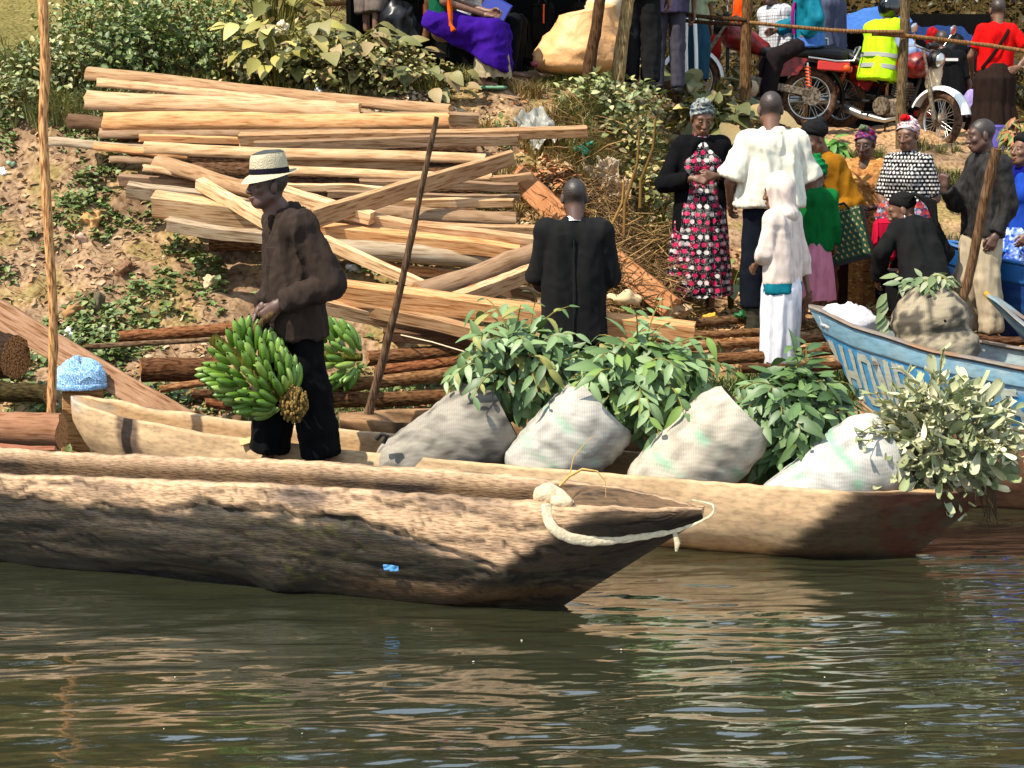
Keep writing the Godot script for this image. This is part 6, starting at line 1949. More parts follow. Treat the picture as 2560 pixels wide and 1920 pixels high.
func crowd(dark: Color, brown: Color) -> void:
	# seated woman in purple
	var purple := cloth("purple_cotton", Color(0.19, 0.045, 0.46))
	var R := person("seated woman in bright purple skirt and green slippers on the crest of the bank", at(1235, 222, 15.0), 82, 1.64, {
		"skin": brown, "woman": true, "shift": Vector3(0, -0.40, -0.50), "lean": 4.0, "cell": 0.019,
		"armr": [Vector3(-0.22, 0.80, -0.44), Vector3(-0.12, 0.68, -0.06)], "handr": Vector3(0, -0.1, 1), "backr": Vector3(-0.3, 1, 0),
		"arml": [Vector3(0.22, 0.82, -0.40), Vector3(0.1, 0.72, -0.05)],
		"legl": [Vector3(0.12, 0.52, -0.02), Vector3(0.13, 0.085, 0.06)], "legr": [Vector3(-0.12, 0.50, 0.04), Vector3(-0.13, 0.085, -0.1)],
		"shirt": {"called": "top", "m": cloth("green_cotton", Color(0.05, 0.30, 0.2)), "hem": 0.95, "sleeve": 0.4, "loose": 0.02, "amp": 0.01}})
	var s: float = R.s
	var f := Field.new(R.lo - Vector3.ONE * 0.1, R.hi + Vector3.ONE * 0.1, 0.016)
	for sg in [-1.0, 1.0]:
		f.cap(Vector3(sg * 0.1, 0.62, -0.52) * s, Vector3(sg * 0.13, 0.50, 0.0) * s, 0.13, 0.095, 0.08)
		f.cap(Vector3(sg * 0.12, 0.52, 0.0) * s, Vector3(sg * 0.15, 0.16, 0.0) * s, 0.12, 0.15, 0.09, true)
	f.cap(Vector3(0, 0.52, -0.5) * s, Vector3(0, 0.25, -0.12) * s, 0.15, 0.13, 0.09)
	f.cut(Vector3(0, -1, -0.55).normalized(), Vector3(0, 0.20, 0))
	var mb := MB.new()
	f.into(mb)
	mb.wrinkle(fold, 0.014, Vector3(4.5, 6, 2.5), Vector3(4, 0, 0))
	mb.wrinkle(noise2, 0.012, Vector3(12, 8, 8))
	part("skirt", mb, purple, R.t)
	skirt(R, "underskirt", cloth("striped_cotton", Color(0.62, 0.56, 0.44)), [[0.36, 0, -0.02, 0.19, 0.15], [0.10, 0, -0.02, 0.22, 0.18]], 12.0, 0.09)
	for sd in ["l", "r"]:
		var sl := MB.new()
		sl.box(Vector3.ZERO, Vector3(0.1, 0.03, 0.28), Basis.IDENTITY, 0.012)
		part("slipper", sl, mat("green_rubber", Color(0.33, 0.48, 0.37), 0.6), R.t, (R.J["an" + sd] + R.J["to" + sd]) * 0.5 + Vector3(0, -0.045, 0.02), frame(Vector3(R.J["to" + sd].x - R.J["an" + sd].x, 0, 0.2)))
	var sash := ribbon([R.up.call(Vector3(-0.12, 1.45, -0.05)), R.up.call(Vector3(-0.19, 1.25, 0.08)), R.up.call(Vector3(-0.2, 1.02, 0.12)), R.up.call(Vector3(-0.21, 0.93, 0.16))], 0.09, 0.25)
	sash.wrinkle(noise2, 0.03, Vector3(12, 12, 12))
	part("orange_sash", sash, cloth("orange_cotton", Color(0.85, 0.34, 0.04)), R.t)
	R = person("seated person in a white long sleeved top behind the woman in purple", at(1180, 200, 15.7), 78, 1.66, {
		"skin": brown, "shift": Vector3(0, -0.32, -0.05), "cell": 0.022, "armr": [Vector3(-0.24, 0.82, 0.02), Vector3(-0.1, 0.86, 0.3)], "arml": [Vector3(0.24, 0.82, 0.02), Vector3(0.1, 0.86, 0.3)],
		"legl": [Vector3(0.12, 0.55, 0.45), Vector3(0.12, 0.09, 0.4)], "legr": [Vector3(-0.12, 0.55, 0.45), Vector3(-0.12, 0.09, 0.4)],
		"trousers": {"m": cloth("black_cotton", Color(0.05, 0.05, 0.06))},
		"shirt": {"m": cloth("white_cotton", Color(0.85, 0.84, 0.82)), "hem": 0.88, "sleeve": 0.97, "loose": 0.03, "amp": 0.014}})
	var bk := MB.new()
	bk.box(Vector3.ZERO, Vector3(0.02, 0.2, 0.26))
	bk.box(Vector3(0.02, 0.01, 0.0), Vector3(0.015, 0.21, 0.24), Basis(Vector3.UP, 0.2))
	tag(part("folder", bk, mat("blue_card", Color(0.09, 0.17, 0.5), 0.6), self, at(1236, 26, 15.35), Basis(Vector3.BACK, -0.5) * Basis(Vector3.UP, 1.2)), "blue folder held by the person in the white top", "folder")

	var walker := func(label: String, u: float, v: float, d: float, yaw: float, h: float, o: Dictionary) -> Dictionary:
		var p := at(u, v, d)
		o.merge({"cell": 0.022, "skin": brown})
		return person(label, p, yaw, h, o)
	walker.call("barefoot person in frayed grey trousers, cut off at the top of the picture", 920, 86, 16.4, 150, 1.72, {"hair": "short", "legl": [Vector3(0.1, 0.5, 0.1), Vector3(0.1, 0.085, 0.12)], "trousers": {"m": cloth("grey_twill", Color(0.42, 0.37, 0.34)), "to": 0.7, "loose": 0.045, "amp": 0.016}, "shirt": {"m": cloth("grey_cotton", Color(0.3, 0.3, 0.32)), "hem": 0.9, "sleeve": 0.5}})
	R = walker.call("barefoot person in a patterned skirt at the top, left of the grey trousers", 712, 52, 16.9, 20, 1.62, {"woman": true, "hair": "puff", "shirt": {"m": cloth("black_cotton", Color(0.05, 0.05, 0.06)), "hem": 0.9, "sleeve": 0.9}})
	skirt(R, "skirt", M.tanprint, [[1.0, 0, 0, 0.16, 0.14], [0.3, 0, 0, 0.22, 0.18]], 8.0, 0.06)
	walker.call("man in dark jeans standing behind the pale tree post", 1600, 226, 15.9, 165, 1.72, {"hair": "short", "trousers": {"m": cloth("charcoal_denim", Color(0.1, 0.1, 0.105)), "loose": 0.03, "amp": 0.016}, "shirt": {"m": cloth("black_cotton", Color(0.06, 0.06, 0.07)), "hem": 0.86, "sleeve": 0.9, "loose": 0.03}, "shoes": M.black})
	walker.call("person in grey purple shirt and grey trousers right of the tree posts", 1668, 240, 16.6, 172, 1.66, {"hair": "short", "armr": [Vector3(-0.26, 1.1, 0.0), Vector3(-0.26, 0.86, 0.03)], "trousers": {"m": cloth("grey_cotton", Color(0.26, 0.25, 0.29))}, "shirt": {"m": cloth("grey_purple_cotton", Color(0.25, 0.23, 0.32)), "hem": 0.84, "sleeve": 0.5, "loose": 0.04}, "shoes": M.black})
	R = walker.call("person in a pale green shirt and teal and white skirt behind the rail", 1722, 270, 17.4, 170, 1.66, {"woman": true, "hair": "short", "shirt": {"m": cloth("pale_green_cotton", Color(0.6, 0.64, 0.5)), "hem": 0.9, "sleeve": 0.5, "loose": 0.03}})
	skirt(R, "skirt", cloth("teal_cotton", Color(0.12, 0.26, 0.33)), [[1.0, 0, 0, 0.17, 0.14], [0.7, 0, 0, 0.22, 0.18], [0.3, 0, 0, 0.2, 0.16]], 6.0, 0.05)
	var strp := MB.new()
	for i in 3:
		strp.tube([Vector3(-0.06 + i * 0.09, 0.95, -0.17) * R.s, Vector3(-0.08 + i * 0.11, 0.65, -0.21) * R.s, Vector3(-0.09 + i * 0.11, 0.32, -0.2) * R.s], 0.022, 6, true, 0.4)
	part("stripes", strp, M.whitepaint, R.t)
	R = walker.call("person in a grey checked shirt beyond the motorcycle tank", 1938, 330, 18.5, -60, 1.60, {"hair": "short", "skin": dark, "lean": 8.0, "arml": [Vector3(0.24, 1.06, 0.05), Vector3(0.2, 0.84, 0.1)], "trousers": {"m": cloth("black_cotton", Color(0.05, 0.05, 0.06))}, "shirt": {"m": M.plaid, "hem": 0.85, "sleeve": 0.95, "loose": 0.04}})
	walker.call("person in a thin slate grey shirt behind the rider in turquoise", 2074, 318, 18.9, 60, 1.66, {"hair": "short", "trousers": {"m": cloth("dark_cotton", Color(0.1, 0.1, 0.12))}, "shirt": {"m": cloth("slate_cotton", Color(0.26, 0.28, 0.36)), "hem": 0.85, "sleeve": 0.9, "loose": 0.05}})
	# riders
	R = person("rider in a turquoise and blue jacket sitting on the left motorcycle", at(2020, 318, 18.05), -92, 1.70, {
		"skin": brown, "hair": "short", "cell": 0.02, "shift": Vector3(0, 0.0, 0.02), "lean": 6.0,
		"arml": [Vector3(0.27, 1.16, -0.02), Vector3(0.18, 0.98, 0.1)], "armr": [Vector3(-0.24, 1.16, 0.1), Vector3(-0.2, 1.06, 0.36)],
		"legl": [Vector3(0.2, 0.76, 0.40), Vector3(0.2, 0.34, 0.48)], "legr": [Vector3(-0.2, 0.76, 0.40), Vector3(-0.2, 0.34, 0.48)],
		"trousers": {"m": cloth("dark_brown_denim", Color(0.12, 0.095, 0.10)), "loose": 0.03, "amp": 0.014}, "shoes": M.black,
		"shirt": {"called": "jacket", "m": cloth("turquoise_nylon", Color(0.06, 0.42, 0.50), {"rough": 0.6}), "hem": 0.93, "sleeve": 0.95, "loose": 0.055, "amp": 0.018, "open": 0.08}})
	shirt(R, {"called": "blue_shirt", "m": cloth("blue_cotton", Color(0.28, 0.45, 0.74)), "hem": 0.86, "sleeve": 0.0, "loose": 0.035, "flare": 0.03, "amp": 0.016})
	var mg := ribbon([R.up.call(Vector3(0.1, 1.36, 0.13)), R.up.call(Vector3(0.09, 1.2, 0.17)), R.up.call(Vector3(0.08, 1.02, 0.16))], 0.07, 0.2)
	part("magenta_panel", mg, cloth("magenta_nylon", Color(0.55, 0.08, 0.42)), R.t)
	R = person("rider in black helmet and yellow-green reflective vest on the right motorcycle", at(2205, 338, 17.9), 118, 1.68, {
		"skin": brown, "cell": 0.019, "shift": Vector3(0, -0.25, -0.08), "lean": 10.0, "look": Vector2(0, 6),
		"armr": [Vector3(-0.32, 0.9, 0.08), Vector3(-0.26, 0.86, 0.36)], "arml": [Vector3(0.28, 0.9, 0.1), Vector3(0.22, 0.88, 0.4)],
		"legl": [Vector3(0.19, 0.66, 0.36), Vector3(0.18, 0.28, 0.36)], "legr": [Vector3(-0.19, 0.70, 0.36), Vector3(-0.18, 0.28, 0.36)],
		"trousers": {"m": cloth("black_denim", Color(0.06, 0.06, 0.065)), "loose": 0.03}, "shoes": M.redplastic,
		"shirt": {"m": cloth("pale_blue_cotton", Color(0.55, 0.63, 0.78)), "hem": 0.95, "sleeve": 0.97, "loose": 0.05, "amp": 0.016}})
	var vest := cloth("fluorescent_vest", Color(0.68, 0.88, 0.10), {"rough": 0.7})
	shirt(R, {"called": "vest", "m": vest, "hem": 0.84, "sleeve": 0.0, "loose": 0.062, "flare": 0.02, "amp": 0.012})
	for y in [0.96, 1.08]:
		var bn := MB.new()
		var rows := []
		for k in 2:
			var row := PackedVector3Array()
			for j in 30:
				var a := TAU * j / 30
				row.push_back(R.up.call(Vector3(sin(a) * 0.262, y + k * 0.045, cos(a) * 0.19 - 0.005)))
			rows.push_back(row)
		bn.grid(rows, true)
		part("reflective_band", bn, mat("silver_tape", Color(0.55, 0.56, 0.54), 0.4), R.t)
	var he := MB.new()
	he.ball(Vector3(0, 0.03, -0.01), Vector3(0.125, 0.135, 0.145), 26, 18)
	var hel := on_head(R, "helmet", he, mat("black_helmet", Color(0.035, 0.035, 0.035), 0.12, {"spec": 0.6}))
	var vi := MB.new()
	vi.ball(Vector3(0, 0.0, 0.06), Vector3(0.105, 0.06, 0.092), 18, 10)
	part("visor", vi, mat("visor", Color(0.02, 0.02, 0.02), 0.08), hel)
	var em := MB.new()
	em.face([Vector3(-0.121, 0.07, 0.045), Vector3(-0.128, 0.0, 0.01), Vector3(-0.127, 0.0, 0.05)])
	part("helmet_decal", em, mat("blue_decal", Color(0.15, 0.45, 0.6), 0.4), hel)
	# the crouching one and the woman in red
	R = walker.call("crouching person in black T shirt with a white bar across the back", 2362, 352, 18.7, 188, 1.65, {"hair": "short", "skin": dark, "shift": Vector3(0, -0.42, 0), "lean": 18.0,
		"armr": [Vector3(-0.3, 0.66, 0.06), Vector3(-0.26, 0.4, 0.1)], "arml": [Vector3(0.3, 0.66, 0.1), Vector3(0.2, 0.45, 0.3)],
		"legl": [Vector3(0.16, 0.52, 0.36), Vector3(0.14, 0.09, 0.1)], "legr": [Vector3(-0.16, 0.52, 0.36), Vector3(-0.14, 0.09, 0.1)],
		"trousers": {"m": cloth("black_cotton", Color(0.05, 0.05, 0.06))}, "shirt": {"m": cloth("black_jersey", Color(0.055, 0.055, 0.06)), "hem": 0.82, "sleeve": 0.4, "loose": 0.04}})
	var wb := MB.new()
	wb.box(R.up.call(Vector3(0.0, 1.33, -0.165)), Vector3(0.2, 0.03, 0.012))
	part("white_bar", wb, M.whitepaint, R.t)
	R = person("woman in bright red top and dark brown skirt seen from behind, top right", at(2478, 392, 17.7), 176, 1.63, {
		"skin": brown, "woman": true, "hair": "short", "cell": 0.019, "look": Vector2(5, 4),
		"armr": [Vector3(-0.36, 1.15, -0.05), Vector3(-0.22, 0.99, -0.12)], "handr": Vector3(0.9, -0.3, -0.2), "backr": Vector3(0, 0, -1), "poser": "relaxed",
		"arml": [Vector3(0.27, 1.12, 0.05), Vector3(0.22, 0.95, 0.2)],
		"shirt": {"called": "top", "m": cloth("red_jersey", Color(0.78, 0.055, 0.05)), "hem": 0.95, "sleeve": 0.34, "loose": 0.022, "amp": 0.01, "bust": 1.0}})
	skirt(R, "skirt", cloth("dark_brown_suiting", Color(0.15, 0.105, 0.085)), [[1.04, 0, 0, 0.165, 0.14], [0.88, 0, -0.01, 0.225, 0.2], [0.6, 0, 0, 0.22, 0.19], [0.3, 0, 0, 0.30, 0.24]], 7.0, 0.09)
	var bs := ribbon([R.up.call(Vector3(-0.13, 1.44, -0.05)), R.up.call(Vector3(-0.08, 1.36, -0.135)), R.up.call(Vector3(0.05, 1.15, -0.15)), R.up.call(Vector3(0.17, 0.98, -0.10))], 0.02, 0.3)
	part("strap", bs, cloth("dark_strap", Color(0.16, 0.07, 0.06)), R.t)

# ---------------------------------------------------------------- painted boats
func boat_pt(o: Dictionary, x: float, t: float, side: float, inset := 0.0) -> Vector3:
	var top := curve(o.top, x)
	var bot := curve(o.bot, x)
	var y := lerpf(top, bot, t)
	var y0: float = o.top[1]
	var yb: float = o.foot
	var xs: float = o.rake * clampf((y0 - y) / (y0 - yb), 0.0, 1.0)
	var d := maxf(x - xs, 0.0)
	var w: float = o.w * (1.0 - exp(-d / o.entry)) * (1.0 - 0.34 * t * t)
	return Vector3(maxf(x, xs), y, side * maxf(w - inset, 0.0))

func painted_boat(o: Dictionary) -> Node3D:
	var t := thing("wooden_boat", o.label, "boat", o.at, o.yaw, "blue painted wooden boats")
	var hull := MB.new()
	var n := 60
	var len_: float = o.len
	for inner in 2:
		for side in [1.0, -1.0]:
			var rows := []
			var cols := []
			for i in n + 1:
				var x := len_ * pow(float(i) / n, 1.3)
				var row := PackedVector3Array()
				var cr := []
				for j in 15:
					var tt := j / 14.0
					var p := boat_pt(o, x, tt, side, 0.028 * inner)
					if inner: p.y += 0.02 * tt
					p += Vector3(0, 0, side * 0.004) * noise2.get_noise_2d(p.x * 3.0, p.y * 6.0)
					row.push_back(p)
					var k := noise2.get_noise_3d(p.x * 4.0, p.y * 9.0, side * 3.0)
					var c: Color = o.inner if inner else o.paint
					var wear: Color = o.wear
					c = c.lerp(wear, clampf(smoothstep(0.08, 0.4, k + 0.25 * noise2.get_noise_2d(p.x * 20.0, p.y * 40.0)) * o.worn, 0, 1))
					if not inner: c = c.lerp(lin(0.3, 0.25, 0.2), smoothstep(0.86, 1.0, tt + 0.1 * k) * 0.7)
					cr.push_back(c)
				rows.push_back(row)
				cols.push_back(cr)
			hull.grid(rows, false, cols)
	# bottom boards
	hull.col = o.inner
	var fl := []
	for i in n + 1:
		var x := len_ * pow(float(i) / n, 1.3)
		var a := boat_pt(o, x, 0.86, 1.0)
		fl.push_back(PackedVector3Array([a, Vector3(a.x, a.y, 0), Vector3(a.x, a.y, -a.z)]))
	hull.grid(fl)
	part("hull", hull, M.bluepaint, t)
	for side in [1.0, -1.0]:
		var st := MB.new()
		var rows := []
		var cols := []
		for i in 41:
			var x := len_ * i / 40.0
			var row := PackedVector3Array()
			for q in [[0.0, -0.03], [0.0, 0.012], [0.04, 0.016], [0.2, 0.016], [0.225, 0.008], [0.225, -0.002]]:
				row.push_back(boat_pt(o, x, q[0], side, -q[1]) + Vector3(0, 0.003, 0))
			rows.push_back(row)
			var cr := []
			for j in 6:
				var c: Color = o.strake
				cr.push_back(c.lerp(o.wear, clampf(smoothstep(0.0, 0.5, noise2.get_noise_2d(x * 6.0, j * 2.0 + side)) * o.worn, 0, 1)))
			cols.push_back(cr)
		st.grid(rows, false, cols)
		part("rubbing_strake", st, M.bluepaint, t)
		var g := MB.new()
		rows = []
		cols = []
		for i in 41:
			var x := len_ * i / 40.0
			var a := boat_pt(o, x, 0.0, side, -0.028)
			var b := boat_pt(o, x, 0.0, side, 0.05)
			rows.push_back(PackedVector3Array([a + Vector3(0, 0.004, 0), a + Vector3(0, 0.024, 0), b + Vector3(0, 0.026, 0), b + Vector3(0, 0.003, 0)]))
			var c: Color = o.rail
			c = c.lerp(lin(0.56, 0.40, 0.26), smoothstep(-0.1, 0.3, noise2.get_noise_2d(x * 3.0, side * 4.0)) * o.worn)
			cols.push_back([c, c, c, c])
		g.grid(rows, true, cols)
		part("gunwale", g, M.bluepaint, t)
	for x in o.get("thwarts", []):
		var a := boat_pt(o, x, 0.3, 1.0, 0.03)
		var th := MB.new()
		th.col = lin(0.45, 0.42, 0.38)
		th.box(Vector3(x, a.y, 0), Vector3(0.2, 0.03, a.z * 2.0))
		part("thwart", th, M.bluepaint, t)
	return t

# painted letters laid on the near side of a boat; each stroke is a quad in a unit box
func boat_letter(t: Node3D, o: Dictionary, called: String, x0: float, w: float, quads: Array, t0 := 0.26, t1 := 0.86) -> void:
	var mb := MB.new()
	mb.col = lin(0.74, 0.76, 0.70)
	for q in quads:
		var rows := []
		for i in 7:
			var row := PackedVector3Array()
			for j in 5:
				var a: Vector2 = q[0].lerp(q[1], j / 4.0)
				var b: Vector2 = q[3].lerp(q[2], j / 4.0)
				var p := a.lerp(b, i / 6.0)
				var e := noise2.get_noise_2d(p.x * 7.0 + x0 * 40.0, p.y * 9.0) * 0.035
				var tt := lerpf(t1, t0, p.y + e)
				var x := x0 + (p.x + e) * w + 0.10 * (1.0 - p.y) + 0.02
				row.push_back(boat_pt(o, x, tt, 1.0, -0.0065))
			rows.push_back(row)
		mb.grid(rows)
	part(called, mb, M.bluepaint, t)

func bar(ax: float, ay: float, bx: float, by: float, w: float) -> Array:   # a stroke of width w across
	return [Vector2(ax - w * 0.5, ay), Vector2(ax + w * 0.5, ay), Vector2(bx + w * 0.5, by), Vector2(bx - w * 0.5, by)]

func rung(ax: float, bx: float, y: float, h: float) -> Array:
	return [Vector2(ax, y - h * 0.5), Vector2(bx, y - h * 0.5), Vector2(bx, y + h * 0.5), Vector2(ax, y + h * 0.5)]

func blue_boats() -> void:
	var bow := at(2022, 770, 11.15)
	var o := {"label": "worn blue wooden boat with white lettering, its bow pointing left, carrying a stained sack", "at": Vector3(bow.x, 0, bow.z), "yaw": -0.29, "len": 4.2, "w": 0.5, "entry": 0.42, "rake": 0.40, "foot": 0.30,
		"top": [0.0, bow.y, 0.4, bow.y - 0.12, 0.9, bow.y - 0.23, 1.5, bow.y - 0.31, 2.4, bow.y - 0.37, 4.2, bow.y - 0.34], "bot": [0.0, 0.34, 0.5, 0.28, 1.5, 0.2, 4.2, 0.2],
		"paint": lin(0.30, 0.60, 0.80), "strake": lin(0.52, 0.68, 0.76), "wear": lin(0.62, 0.68, 0.68), "rail": lin(0.50, 0.46, 0.42), "inner": lin(0.52, 0.54, 0.54), "worn": 0.75, "thwarts": [0.55, 2.0]}
	var t := painted_boat(o)
	var L := {
		"A": [bar(0.0, 0.0, 0.42, 1.0, 0.3), bar(1.0, 0.0, 0.58, 1.0, 0.3), rung(0.2, 0.8, 0.3, 0.16)],
		"H": [bar(0.14, 0.0, 0.14, 1.0, 0.28), bar(0.86, 0.0, 0.86, 1.0, 0.28), rung(0.2, 0.8, 0.5, 0.16)],
		"O": [bar(0.14, 0.14, 0.14, 0.86, 0.28), bar(0.86, 0.14, 0.86, 0.86, 0.28), [Vector2(0.2, 0.0), Vector2(0.8, 0.0), Vector2(1.0, 0.16), Vector2(0.0, 0.16)], [Vector2(0.0, 0.84), Vector2(1.0, 0.84), Vector2(0.8, 1.0), Vector2(0.2, 1.0)]],
		"M": [bar(0.12, 0.0, 0.12, 1.0, 0.24), bar(0.88, 0.0, 0.88, 1.0, 0.24), bar(0.5, 0.05, 0.2, 1.0, 0.2), bar(0.5, 0.05, 0.8, 1.0, 0.2)],
		"E": [bar(0.16, 0.0, 0.16, 1.0, 0.32), rung(0.3, 1.0, 0.08, 0.16), rung(0.3, 0.85, 0.52, 0.16), rung(0.3, 1.0, 0.92, 0.16)],
		"U": [bar(0.14, 0.12, 0.14, 1.0, 0.28), bar(0.86, 0.12, 0.86, 1.0, 0.28), [Vector2(0.2, 0.0), Vector2(0.8, 0.0), Vector2(1.0, 0.16), Vector2(0.0, 0.16)]],
		"L": [bar(0.16, 0.0, 0.16, 1.0, 0.32), rung(0.3, 1.0, 0.1, 0.2)],
		"S": [rung(0.1, 0.95, 0.08, 0.16), rung(0.1, 0.9, 0.5, 0.16), rung(0.05, 0.9, 0.92, 0.16), bar(0.14, 0.5, 0.14, 0.92, 0.26), bar(0.86, 0.08, 0.86, 0.5, 0.26)],
	}
	var x := 0.09
	for w in [["A", 0.09], ["H", 0.105], ["O", 0.1], ["M", 0.12], ["E", 0.095], [" ", 0.05], ["U", 0.12], ["N", 0.0], [" ", 0.22], ["L", 0.12], ["S", 0.13]]:
		if L.has(w[0]): boat_letter(t, o, "letter", x, w[1] * 0.92, L[w[0]])
		x += w[1] + 0.012
	# goods in the boat
	sack("stained charcoal sack with a torn hole, standing in the blue lettered boat", at(2345, 925, 10.95), at(2312, 712, 11.0), 0.28, 0.21, lin(0.60, 0.55, 0.46), 2.6, 0.0, 23.0)
	get_child(-1).set_meta("group", "sacks in the boats")
	var hole := MB.new()
	hole.col = lin(0.02, 0.02, 0.02)
	hole.ball(Vector3.ZERO, Vector3(0.028, 0.018, 0.012), 10, 6, Basis(Vector3.BACK, -0.7))
	part("torn_hole", hole, M.chip, get_child(-1), at(2360, 802, 10.745) - get_child(-1).position)
	var leaves := []
	for i in 3: leaves.push_back(leaf_mesh(0.12, 0.05, 0.15 + 0.1 * i, 0.1, 4))
	var km := [mat("grey_leaf", Color(0.40, 0.45, 0.30), 0.6, {"back": Color(0.25, 0.28, 0.16)}), mat("grey_leaf", Color(0.30, 0.38, 0.22), 0.6), mat("grey_leaf", Color(0.5, 0.52, 0.4), 0.6)]
	var lb := leaf_bundle("grey green leaves tucked round the top of the stained sack in the blue boat", at(2312, 706, 11.05), Vector3(0.22, 0.06, 0.18), 40, 40, km, leaves, 0.6, 0.6)
	lb.set_meta("group", "leaves on the boat's sack")
	for k in 7:
		piece("leaf", 900 + k, leaves[k % 3], km[k % 3], lb, Transform3D(frame(Vector3(-0.6, -0.8, 0.3 + 0.1 * k), Vector3(0, 0.4, 1)), Vector3(-0.28 + rnd(-0.03, 0.03), -0.06 - 0.035 * k, 0.12)))
	var wbm := MB.new()
	wbm.col = lin(0.84, 0.82, 0.83)
	wbm.ball(Vector3.ZERO, Vector3(0.2, 0.1, 0.14), 26, 16, Basis(Vector3.BACK, -0.2))
	wbm.wrinkle(ridge, -0.035, Vector3(5, 5, 5))
	wbm.wrinkle(noise2, 0.03, Vector3(9, 9, 9))
	tag(part("plastic_sack", wbm, M.sack, self, at(2125, 805, 11.1)), "crumpled white plastic sack in the bow of the blue lettered boat", "sack")
	# the deep blue boat and the yellow stemmed one
	var b2 := at(2345, 606, 12.75)
	painted_boat({"label": "deep blue wooden boat behind the man in beige trousers", "at": Vector3(b2.x, 0, b2.z), "yaw": -0.38, "len": 3.6, "w": 0.55, "entry": 0.4, "rake": 0.3, "foot": 0.6,
		"top": [0.0, b2.y, 0.5, b2.y - 0.1, 1.2, b2.y - 0.2, 3.6, b2.y - 0.2], "bot": [0.0, 0.62, 0.5, 0.55, 3.6, 0.5],
		"paint": lin(0.05, 0.20, 0.42), "strake": lin(0.10, 0.34, 0.60), "wear": lin(0.2, 0.42, 0.62), "rail": lin(0.16, 0.42, 0.68), "inner": lin(0.05, 0.19, 0.40), "worn": 0.4, "thwarts": [1.4]})
	var b3 := at(2468, 742, 11.75)
	var o3 := {"label": "small pale blue boat with a yellow stem at the right edge", "at": Vector3(b3.x, 0, b3.z), "yaw": -0.5, "len": 3.0, "w": 0.5, "entry": 0.5, "rake": 0.45, "foot": 0.5,
		"top": [0.0, b3.y, 0.35, b3.y - 0.22, 0.9, b3.y - 0.34, 3.0, b3.y - 0.38], "bot": [0.0, 0.52, 0.5, 0.42, 3.0, 0.36],
		"paint": lin(0.20, 0.42, 0.62), "strake": lin(0.36, 0.55, 0.66), "wear": lin(0.58, 0.64, 0.66), "rail": lin(0.50, 0.58, 0.60), "inner": lin(0.46, 0.48, 0.46), "worn": 0.7}
	var t3 := painted_boat(o3)
	var ys := MB.new()
	ys.col = lin(0.80, 0.60, 0.16)
	ys.tube([Vector3(-0.02, b3.y + 0.03, 0), Vector3(0.1, b3.y - 0.08, 0), Vector3(0.22, b3.y - 0.2, 0)], [0.02, 0.024, 0.018], 8)
	part("yellow_stem", ys, M.bluepaint, t3)

# ---------------------------------------------------------------- motorcycles
func wheel(t: Node3D, called: String, c: Vector3, tyre_m: Material, lean: float) -> void:
	var root := Node3D.new()
	root.name = called
	t.add_child(root)
	root.position = c
	root.rotation.y = lean
	var ty := MB.new()
	var ring := []
	for i in 41: ring.push_back(Vector3(cos(TAU * i / 40) * 0.262, sin(TAU * i / 40) * 0.262, 0))
	ty.tube(ring, 0.043, 10, false, 1.0, Vector3.BACK)
	part("tyre", ty, tyre_m, root)
	var rm := MB.new()
	var r2 := []
	for i in 41: r2.push_back(Vector3(cos(TAU * i / 40) * 0.222, sin(TAU * i / 40) * 0.222, 0))
	rm.tube(r2, 0.016, 8, false, 1.0, Vector3.BACK)
	part("rim", rm, M.chrome, root)
	var hb := MB.new()
	hb.tube([Vector3(0, 0, -0.055), Vector3(0, 0, -0.03), Vector3(0, 0, 0.03), Vector3(0, 0, 0.055)], [0.03, 0.072, 0.072, 0.03], 18)
	part("hub", hb, M.steel, root)
	var sp := MB.new()
	for i in 28:
		var a := TAU * i / 28
		var b := a + (0.28 if i % 2 else -0.28)
		sp.tube([Vector3(cos(a) * 0.06, sin(a) * 0.06, 0.03 if i % 4 < 2 else -0.03), Vector3(cos(b) * 0.215, sin(b) * 0.215, 0)], 0.0032, 4, false)
	part("spokes", sp, M.chrome, root)

